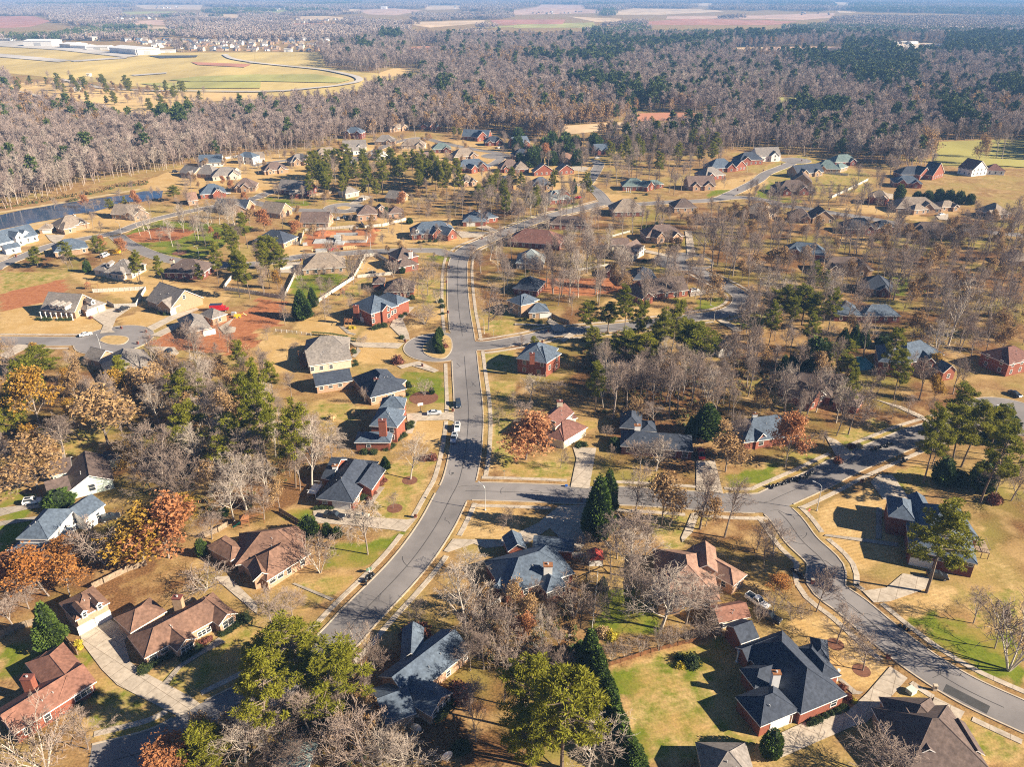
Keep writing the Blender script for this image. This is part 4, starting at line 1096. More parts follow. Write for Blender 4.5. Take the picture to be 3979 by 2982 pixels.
def asphalt():
    m, nt, b = nodes('worn_asphalt'); b.inputs['Roughness'].default_value = 0.9
    f1 = ramp(nt, noise(nt, 0.12, 4, 0.65), 0.3, 0.7); f2 = noise(nt, 3.0, 3, 0.7)
    c = mixc(nt, (0.17, 0.158, 0.155), (0.245, 0.228, 0.222), f1)
    c = mixc(nt, c, mixc(nt, (0.8, 0.8, 0.8), (1.15, 1.15, 1.15), f2), 0.7, 'MULTIPLY')
    c = mixc(nt, mixc(nt, (0.85, 0.85, 0.85), (1.1, 1.1, 1.1), ramp(nt, noise(nt, 0.035, 2, 0.5), 0.4, 0.6)), c, 1.0, 'MULTIPLY')
    nt.links.new(c, b.inputs['Base Color']); return m
MAT['asphalt'] = asphalt()
def slabs(name, col, var):
    m = plain(name, col, 0.9, var, 0.3, obj=False); nt = m.node_tree; b = nt.nodes['Principled BSDF']
    src_ = b.inputs['Base Color'].links[0].from_socket
    bt = nt.nodes.new('ShaderNodeTexBrick'); bt.offset = 0.0; bt.inputs['Scale'].default_value = 1.0; bt.inputs['Brick Width'].default_value = 3.4; bt.inputs['Row Height'].default_value = 3.4; bt.inputs['Mortar Size'].default_value = 0.055
    bt.inputs[1].default_value = (1, 1, 1, 1); bt.inputs[2].default_value = (0.9, 0.9, 0.9, 1); bt.inputs[3].default_value = (0.5, 0.47, 0.44, 1)
    mp = nt.nodes.new('ShaderNodeMapping'); mp.inputs['Rotation'].default_value = (0, 0, 0.55); g = nt.nodes.new('ShaderNodeNewGeometry'); nt.links.new(g.outputs['Position'], mp.inputs[0]); nt.links.new(mp.outputs[0], bt.inputs[0])
    st = mixc(nt, (0.72, 0.70, 0.67), (1.08, 1.08, 1.08), ramp(nt, noise(nt, 0.9, 5, 0.7), 0.32, 0.6))
    nt.links.new(mixc(nt, mixc(nt, src_, bt.outputs[0], 1.0, 'MULTIPLY'), st, 0.8, 'MULTIPLY'), b.inputs['Base Color']); return m
MAT['conc'] = slabs('concrete', (0.48, 0.415, 0.335), 0.16)
MAT['concd'] = slabs('stained_concrete', (0.36, 0.315, 0.26), 0.22)
MAT['kerb'] = plain('kerb_concrete', (0.46, 0.39, 0.30), 0.9, 0.15, 0.6, obj=False)
MAT['gravel'] = plain('pale_dust', (0.42, 0.32, 0.22), 0.95, 0.2, 0.2, obj=False)

def ribbon(m, P, w, z, off=0.0):
    N = normals(P)
    for i in range(len(P) - 1):
        a, b = P[i], P[i + 1]
        q = [a + N[i] * (off - w / 2), b + N[i + 1] * (off - w / 2), b + N[i + 1] * (off + w / 2), a + N[i] * (off + w / 2)]
        if (q[1] - q[0]).dot(b - a) <= 0 or (q[2] - q[3]).dot(b - a) <= 0: continue
        m.face([(p.x, p.y, z) for p in q][::-1] if False else [(p.x, p.y, z) for p in q])
for k, (nm, P, w, sw) in enumerate(ROADS):
    m = MB(); ribbon(m, P, w, 0.04 + 0.005 * k)
    tag(m.build(nm, MAT['asphalt']), kind='structure')
for k, (p, r) in enumerate(DISCS):
    m = MB(); m.face([(p.x + math.cos(t * 6.2832 / 48) * r, p.y + math.sin(t * 6.2832 / 48) * r, 0.115 + 0.004 * k) for t in range(48)])
    tag(m.build('turning_circle_road', MAT['asphalt']), kind='structure')

# driveways and paths: polygons of concrete
DRV = []
def slab(c, s, name='driveway', mat='conc', z=None, th=0.05):
    P = [at(c, *map(float, q.split(','))) for q in s.split()]
    ar = sum(a.x * b.y - b.x * a.y for a, b in zip(P, P[1:] + P[:1]))
    if ar < 0: P.reverse()
    z = 0.15 + 0.004 * (len(DRV) % 40) if z is None else z
    m = MB(); m.face([(p.x, p.y, z) for p in P])
    for a, b in zip(P, P[1:] + P[:1]): m.face([(a.x, a.y, z - th), (b.x, b.y, z - th), (b.x, b.y, z), (a.x, a.y, z)])
    tag(m.build(name, MAT[mat]), kind='structure')
    DRV.append([(p.x, p.y) for p in P])
for ln in '''C1 480,1190 640,1160 800,1180 1010,1245 1290,1265 1380,1240 1270,1370 1140,1350 760,1310 490,1290
C1 1280,350 1690,340 1690,420 1640,405 1370,415 1330,520 1260,530 1300,480
C1 2080,1440 2180,1390 2211,1390 2211,1480 1960,1510 1860,1470 1640,1545 1600,1535 1680,1430
E1 1230,1105 1350,1060 1640,920 1860,740 2170,735 2140,1140 2080,1230 1990,1220 1760,980 1500,1160
D0 690,510 820,460 850,430 950,390 1120,510 1070,580 1120,760 1240,850 1640,1060 1720,1120 1540,1230 1010,960 880,830 700,590
D0 1840,30 1960,20 2211,260 2211,350 2010,180
D3 300,1290 680,1200 860,1030 1060,800 1210,900 1050,1080 860,1280 750,1310 110,1590 60,1400
D3 1400,1180 1440,1060 1700,1190 1600,1370
D3 820,150 1030,120 1170,0 1400,30 1370,130 1060,240 920,250
C3 960,880 1080,880 1230,1090 1000,1090 890,940
C3 500,540 600,580 760,710 680,760 590,710
C3 930,230 1160,290 1340,370 1420,440 1330,400 1140,310
C2 500,640 700,650 640,1000 480,985 530,740
C2 1560,760 1720,760 1790,1040 1560,1010
C2 1520,1210 1590,1200 1530,1370 1440,1460 1430,1420
B1 790,1395 1260,1405 1210,1450 840,1437
B1 1200,1600 1390,1560 1560,1640 1520,1658 1330,1600 1240,1625
B1 1220,1090 1350,1095 1250,1200 1300,1320 1310,1370 1260,1380 1140,1260
B1 1700,440 2000,450 1900,490 1760,500
B1 1960,385 2080,440 2010,445 1880,410
B1 780,390 850,390 870,420 800,430
B1 260,710 380,700 310,800 190,800
B1 900,130 990,145 860,210 780,210
B0 760,1160 920,1110 1010,1100 1130,1100 1000,1190 960,1290 990,1310 860,1320 890,1250
B0 1260,1270 1460,1170 1690,1100 1710,1115 1480,1210 1310,1300
B0 1290,1340 1560,1210 1620,1230 1380,1350
B0 1240,1435 1500,1440 1540,1490 1480,1540 1370,1530 1290,1460
B0 0,1510 150,1415 280,1425 60,1540
B0 390,470 560,475 500,560 430,520
B0 0,620 110,640 60,680 0,700
B0 1880,1270 1990,1200 2010,1190 1960,1260 2030,1270 2020,1310 1930,1330
B2 300,1190 440,1280 420,1310 340,1310 280,1220
B2 1460,440 1520,440 1550,630 1480,640 1470,500
B2 1120,600 1400,660 1350,670 1120,625
B2 1500,960 1790,930 1800,960 1510,1005
B2 1740,1210 1800,1200 1960,1300 1900,1310
B2 0,1235 270,1245 260,1255 0,1250
B2 390,1380 490,1300 560,1310 420,1400
B3 1450,310 1560,290 1560,350 1480,340
B3 1190,400 1260,380 1230,450 1190,430
B3 1000,110 1090,120 1080,165 1000,150
A2 490,1420 640,1440 600,1480 500,1460
A3 0,1360 120,1340 130,1370 0,1385'''.split('\n'):
    c, s = ln.split(' ', 1); slab(c, s)
for ln in '''B1 700,1255 740,1260 800,1310 850,1325 830,1335 770,1320
C0 0,1165 200,1140 410,1130 420,1150 210,1180 0,1235
C0 0,1280 330,1235 330,1260 0,1320
C1 990,1000 1030,980 1095,985 980,1145 930,1145
D0 1390,950 1440,960 1560,810 1730,700 1880,620 1940,590 1880,550 1840,580 1700,680 1530,790
D1 320,80 660,215 640,235 300,90
D2 440,580 500,590 510,520 470,510
C3 940,1160 990,1160 985,1430 935,1430
C3 510,1390 1130,1465 1120,1500 490,1405
D3 600,900 640,900 770,1010 830,1020 800,1040 740,1040
B1 860,1437 890,1470 840,1530 810,1520 850,1470'''.split('\n'):
    c, s = ln.split(' ', 1); slab(c, s, 'path', 'concd')

def clear(p, skip, m=0.0, drv=True):
    for j, (nm, P, w, sw) in enumerate(ROADS):
        if j == skip: continue
        r = w / 2 + m
        for q in P[::2]:
            dx, dy = q.x - p.x, q.y - p.y
            if dx * dx + dy * dy < r * r: return False
    for q, r in DISCS:
        if skip != 'd' and (q - p).length < r + m: return False
    if drv:
        for d in DRV:
            if inpoly(p.x, p.y, d): return False
    return True
def strips(P, skip, off, w, z0, z1, name, mat, drv=True, m=0.0):
    """raised strip beside a road, cut where other roads and drives cross"""
    N = normals(P); run = []; M_ = MB()
    def flush(run):
        if len(run) < 2: return
        for (a, na), (b, nb) in zip(run, run[1:]):
            q = [a - na * w / 2, b - nb * w / 2, b + nb * w / 2, a + na * w / 2]
            if (q[1] - q[0]).dot(b - a) <= 0 or (q[2] - q[3]).dot(b - a) <= 0: continue
            M_.face([(p.x, p.y, z1) for p in q])
            M_.face([(q[0].x, q[0].y, z0), (q[1].x, q[1].y, z0), (q[1].x, q[1].y, z1), (q[0].x, q[0].y, z1)])
            M_.face([(q[3].x, q[3].y, z1), (q[2].x, q[2].y, z1), (q[2].x, q[2].y, z0), (q[3].x, q[3].y, z0)])
    for p, n in zip(P, N):
        q = p + n * off
        if clear(q, skip, m, drv): run.append((q, n))
        else: flush(run); run = []
    flush(run)
    if M_.f: tag(M_.build(name, MAT[mat]), kind='structure')
for k, (nm, P, w, sw) in enumerate(ROADS):
    for sd in (-1, 1):
        strips(P, k, sd * (w / 2 + 0.12), 0.34, 0, 0.17, 'kerb', 'kerb')
        if sw: strips(P, k, sd * (w / 2 + 2.5), 1.3, 0, 0.1 + 0.004 * k, 'pavement', 'conc', True, 0.6)
for k, (p, r) in enumerate(DISCS):
    P = [Vector((p.x + math.cos(t * 6.2832 / 60) * (r + 0.1), p.y + math.sin(t * 6.2832 / 60) * (r + 0.1), 0)) for t in range(61)]
    N = normals(P)
    strips(P, 'd', 0, 0.34, 0, 0.18, 'kerb', 'kerb')
# planted islands in the turning circles
def island(c, s, name='traffic_island'):
    P = [at(c, *map(float, q.split(','))) for q in s.split()]
    P = smooth(P + [P[0]], 4)[:-1]
    if sum(a.x * b.y - b.x * a.y for a, b in zip(P, P[1:] + P[:1])) < 0: P.reverse()
    m = MB(); m.face([(p.x, p.y, 0.27) for p in P])
    m2 = MB()
    cen = sum(P, Vector()) / len(P)
    O = [p + (p - cen).normalized() * 0.35 for p in P]
    for i in range(len(P)):
        j = (i + 1) % len(P)
        m2.face([(P[i].x, P[i].y, 0.29), (O[i].x, O[i].y, 0.29), (O[j].x, O[j].y, 0.29), (P[j].x, P[j].y, 0.29)])
        m2.face([(O[i].x, O[i].y, 0), (O[j].x, O[j].y, 0), (O[j].x, O[j].y, 0.29), (O[i].x, O[i].y, 0.29)])
    o = m.build('island_lawn', MAT['lawn']); tag(o, kind='structure'); tag(m2.build('kerb', MAT['kerb']), kind='structure')
MAT['lawn'] = plain('dormant_grass', (0.42, 0.29, 0.12), 0.95, 0.25, 0.5, obj=False)
island('B1', '1425,1440 1500,1360 1600,1335 1660,1370 1665,1460 1610,1530 1520,1530 1440,1490')
island('B0', '860,1385 910,1345 1040,1345 1100,1365 1060,1410 950,1415')
island('B1', '680,238 740,226 800,236 760,254 700,252')
island('B2', '1470,690 1560,660 1660,680 1680,740 1560,745 1490,725')
# dark repair patches and manholes on the streets
MAT['patch'] = plain('fresh_asphalt', (0.06, 0.06, 0.06), 0.9, 0.2, 1.0, obj=False)
def disc(c, x, y, r, z, name, mat):
    p = at(c, x, y); m = MB(); m.face([(p.x + math.cos(t / 20 * 6.283) * r, p.y + math.sin(t / 20 * 6.283) * r, z) for t in range(20)])
    return tag(m.build(name, MAT[mat]), kind='structure')
MAT['patch2'] = plain('tar', (0.085, 0.08, 0.078), 0.8, 0.25, 1.0, obj=False)
m = MB(); m.face([(p.x, p.y, 0.075) for p in (at('D3', *q) for q in ((1545, 950), (1920, 1140), (1890, 1205), (1515, 1010)))][::-1]); tag(m.build('road_patch', MAT['patch']), kind='structure')
for (nm, P, w, sw) in ROADS[:5]:          # the paving seam down the middle and tar-sealed cracks
    m = MB(); ribbon(m, P[2:-2], 0.16, 0.078 if True else 0); tag(m.build('road_seam', MAT['patch2']), kind='structure')
    m = MB(); rg = random.Random(nm)
    for _ in range(26):
        i = rg.randrange(4, len(P) - 8); o_ = rg.uniform(-w * .42, w * .42); q = P[i] + normals(P[i:i + 2])[0] * o_; a = rg.random() * 6.28; pts = [q]
        for k in range(rg.randint(3, 7)): a += rg.gauss(0, .5); pts.append(pts[-1] + Vector((math.cos(a), math.sin(a), 0)) * 1.1)
        if all((p - P[i]).length < w * .48 or min((p - t).length for t in P[max(0, i - 6):i + 7]) < w * .45 for p in pts): ribbon(m, pts, 0.1, 0.082)
    if m.f: tag(m.build('crack_sealing', MAT['patch2']), kind='structure')
disc('C1', 1678, 864, 0.42, 0.06, 'road_manhole_cover', 'patch')
# mulch beds and bare soil
for c, x, y, r in (('C1', 1310, 925, 2.2), ('C1', 1430, 215, 5), ('C1', 1180, 1165, 2.1), ('D3', 590, 605, 1.8), ('D3', 815, 830, 1.8), ('B0', 1545, 627, 4), ('B2', 320, 250, 4)):
    disc(c, x, y, r, 0.03, 'mulch_bed_ground', 'mulch')
# pond
def sheet(c, s, z, name, mat, kind='structure'):
    P = [at(c, *map(float, q.split(','))) for q in s.split()]
    if sum(a.x * b.y - b.x * a.y for a, b in zip(P, P[1:] + P[:1])) < 0: P.reverse()
    m = MB(); m.face([(p.x, p.y, z) for p in P]); return tag(m.build(name, mat), kind=kind)
mw, nt, b = nodes('pond_water'); b.inputs['Base Color'].default_value = (0.03, 0.065, 0.13, 1); b.inputs['Roughness'].default_value = 0.12
bp = nt.nodes.new('ShaderNodeBump'); bp.inputs['Strength'].default_value = 0.12; nt.links.new(noise(nt, 0.8, 3, 0.6), bp.inputs['Height']); nt.links.new(bp.outputs[0], b.inputs['Normal'])
sheet('B0', '-300,380 0,300 200,255 500,205 800,160 1100,125 1230,95 1400,90 1390,150 1200,190 1050,185 930,235 800,275 640,290 500,330 300,365 0,425 -300,500', 0.05, 'pond', mw)
MAT['bank'] = plain('pale_bank', (0.46, 0.35, 0.19), 0.95, 0.2, 0.2, obj=False)
for s in ('-300,372 0,270 300,225 600,175 900,125 1200,72 1220,82 900,140 600,190 300,240 0,285 -300,385', '-300,510 0,428 300,372 520,335 520,345 300,390 0,445 -300,530'):
    sheet('B0', s, 0.06, 'pond_bank', MAT['bank'])
# pool under trees
sheet('B3', '770,1520 830,1515 920,1590 900,1630 800,1640', 0.05, 'pool_water', plain('pool_cover', (0.05, 0.28, 0.27), 0.4, 0.1, 0.5, obj=False))

# ---------------------------------------------------------------- farmland far away
FIELDS = []
FM = {}
for k, cc in dict(tan=(0.58, 0.42, 0.25), red=(0.42, 0.19, 0.115), pink=(0.52, 0.34, 0.235), green=(0.36, 0.34, 0.10), dry=(0.56, 0.39, 0.17), meadow=(0.30, 0.27, 0.07), olive=(0.50, 0.38, 0.135), pave=(0.50, 0.46, 0.41), yard=(0.6, 0.5, 0.38)).items():
    FM[k] = plain('field_' + k, cc, 0.95, 0.3, 0.012, obj=False, streak=(1, 0.35, 1))
for i, ln in enumerate('''olive O -40,95 330,113 500,113 690,112 705,145 830,160 905,150 920,166 790,178 782,198 700,207 560,208 430,208 330,190 160,172 -40,152
red A0 -150,140 290,135 440,180 250,230 -150,245
tan A0 1120,38 1750,38 1720,80 1250,76
green A0 990,98 1480,95 1560,106 1050,126
tan A0 1620,120 2050,120 2040,152 1720,142
pink A0 830,182 1400,170 1420,215 840,202
tan A0 1250,225 1680,230 1650,246 1270,244
red A0 0,38 130,36 190,46 40,54
tan A1 620,82 860,74 940,95 700,100
pink A1 860,86 1150,68 1420,88 1190,130 950,122
tan A1 320,140 600,136 900,160 880,172 320,170
tan A1 1040,196 1950,172 1960,195 1480,236 1350,216
tan A1 1450,45 1760,45 1750,76 1440,82
red A1 1740,106 1950,105 1970,130 1750,118
red A1 2000,170 2230,165 2230,215 2040,206
green A1 1830,240 2230,214 2230,232
green A1 40,80 280,80 200,106 60,100
red A1 -20,196 280,200 700,200 0,217
red A1 1250,405 1640,388 1600,420 1330,442
dry A1 1050,625 1180,583 1400,583 1430,610 1250,640 1030,690
olive A1 -20,450 400,450 540,500 540,565 300,560 -20,540
pink A2 -20,90 190,60 230,36 600,40 600,76 740,82 720,110 0,126
tan A2 860,100 1020,70 1540,75 1740,86 1800,96 1650,106 1230,126 860,126
red A2 1150,182 1450,160 2230,172 2230,214 1120,212
green A2 -10,212 680,190 700,236 -10,240
red A2 -10,166 440,166 410,206 -10,206
pink A2 1310,136 2230,130 2230,160 1300,160
tan A2 460,140 920,160 900,186 700,188
tan A2 1390,40 1700,22 1680,48
pink A2 1800,44 1960,42 1950,56 1810,56
tan A2 1880,410 2230,402 2230,440 1880,446
red A2 1000,978 1400,968 1740,985 1740,1030 1050,1045
tan A2 400,1085 960,1050 940,1110 400,1165
pink A3 -10,126 590,110 560,150 300,170 -10,162
red A3 -10,182 280,180 100,210 -10,210
pink A3 -10,402 660,400 660,442 -10,450
green A3 460,476 655,475 640,506 460,508
green A3 60,838 540,842 470,880 70,892
yard A3 1050,370 1520,372 1540,420 1250,462 1100,450
tan A3 0,40 210,46 150,56 0,56
tan A3 560,12 760,22 700,40 600,36
tan A3 600,90 770,94 760,108 620,108
meadow A3 1480,1222 1750,1212 1900,1205 2240,1205 2240,1445 2050,1430 1640,1425 1420,1428
dry A3 1590,590 1700,600 1690,630
dry A0 540,690 760,730 1200,790 2220,800 2220,860 1700,880 1400,960 1300,1000 1000,960 850,900 400,830 60,800 100,720'''.split('\n')):
    k, c, s = ln.split(' ', 2)
    P = pl(c, s); FIELDS.append(P)
    sheet(c, s, 0.10 + 0.012 * i, 'field', FM[k])
FBOX = [(P, min(q[0] for q in P), max(q[0] for q in P), min(q[1] for q in P), max(q[1] for q in P)) for P in FIELDS]
def onfield(u, v): return any(a < u < b and c < v < d and inpoly(u, v, P) for P, a, b, c, d in FBOX)
# green-brown stripes of the airfield and its paving
for i, (k, c, s) in enumerate((('green', 'A0', '1450,690 1700,660 2240,640 2240,700 1650,705'), ('green', 'A0', '1200,720 1700,708 2240,705 2240,760 1500,765'), ('green', 'A1', '-20,645 500,640 800,690 700,715 -20,700'), ('red', 'A0', '1640,535 2160,555 2100,580 1700,560'),
    ('pave', 'A0', '-100,455 0,462 620,520 500,535 0,492 -100,485'), ('pave', 'A0', '600,522 1080,492 1100,502 640,532'), ('pave', 'A0', '-100,340 160,345 500,395 930,440 1200,480 1080,495 500,430 0,400 -100,400'), ('patch2', 'A0', '1270,480 1700,478 1690,492 1380,502'), ('pave', 'A0', '1120,648 1430,625 1440,634 1160,655'))):
    sheet(c, s, 1.0 + 0.03 * i, 'airfield_ground', MAT['patch'] if k == 'patch2' else FM[k])
def farroad(c, s, w, z, nm='country_road'):
    P = resample(smooth(cl(c + ' ' + s), 6), 8.0); m = MB(); ribbon(m, P, w, z); tag(m.build(nm, FM['pave']), kind='structure')
farroad('A1', '-60,540 0,545 270,572 560,602 760,640 850,665 880,690 850,710 760,728 650,745 450,765 250,784 0,792 -300,792', 11, 1.6)
farroad('A0', '1930,470 2000,508 2240,548', 11, 1.63)
farroad('A0', '540,690 740,730 900,765 1400,786 2230,792', 9, 1.66)
farroad('A0', '150,790 400,850 560,900', 6, 1.7)

# ---------------------------------------------------------------- woods
def near_house(p, m=1.2):
    for w in FOOT:
        d = p - w.P; x = d.dot(w.u); y = d.dot(w.n)
        if -m < x < w.L + m and -m < y < w.W + m: return True
    return False
TREES = []
def free(p, rm=1.5): return clear(p, None, rm) and not near_house(p)
def T(c, kind, x, y, ty, rx=None, tc=None):
    b = at(c, x, y); v = src(tc or c, 0, ty)[1]
    h = max(1.0, height_at(b, v)); TREES.append(b)
    plant(kind, b, h, rx)
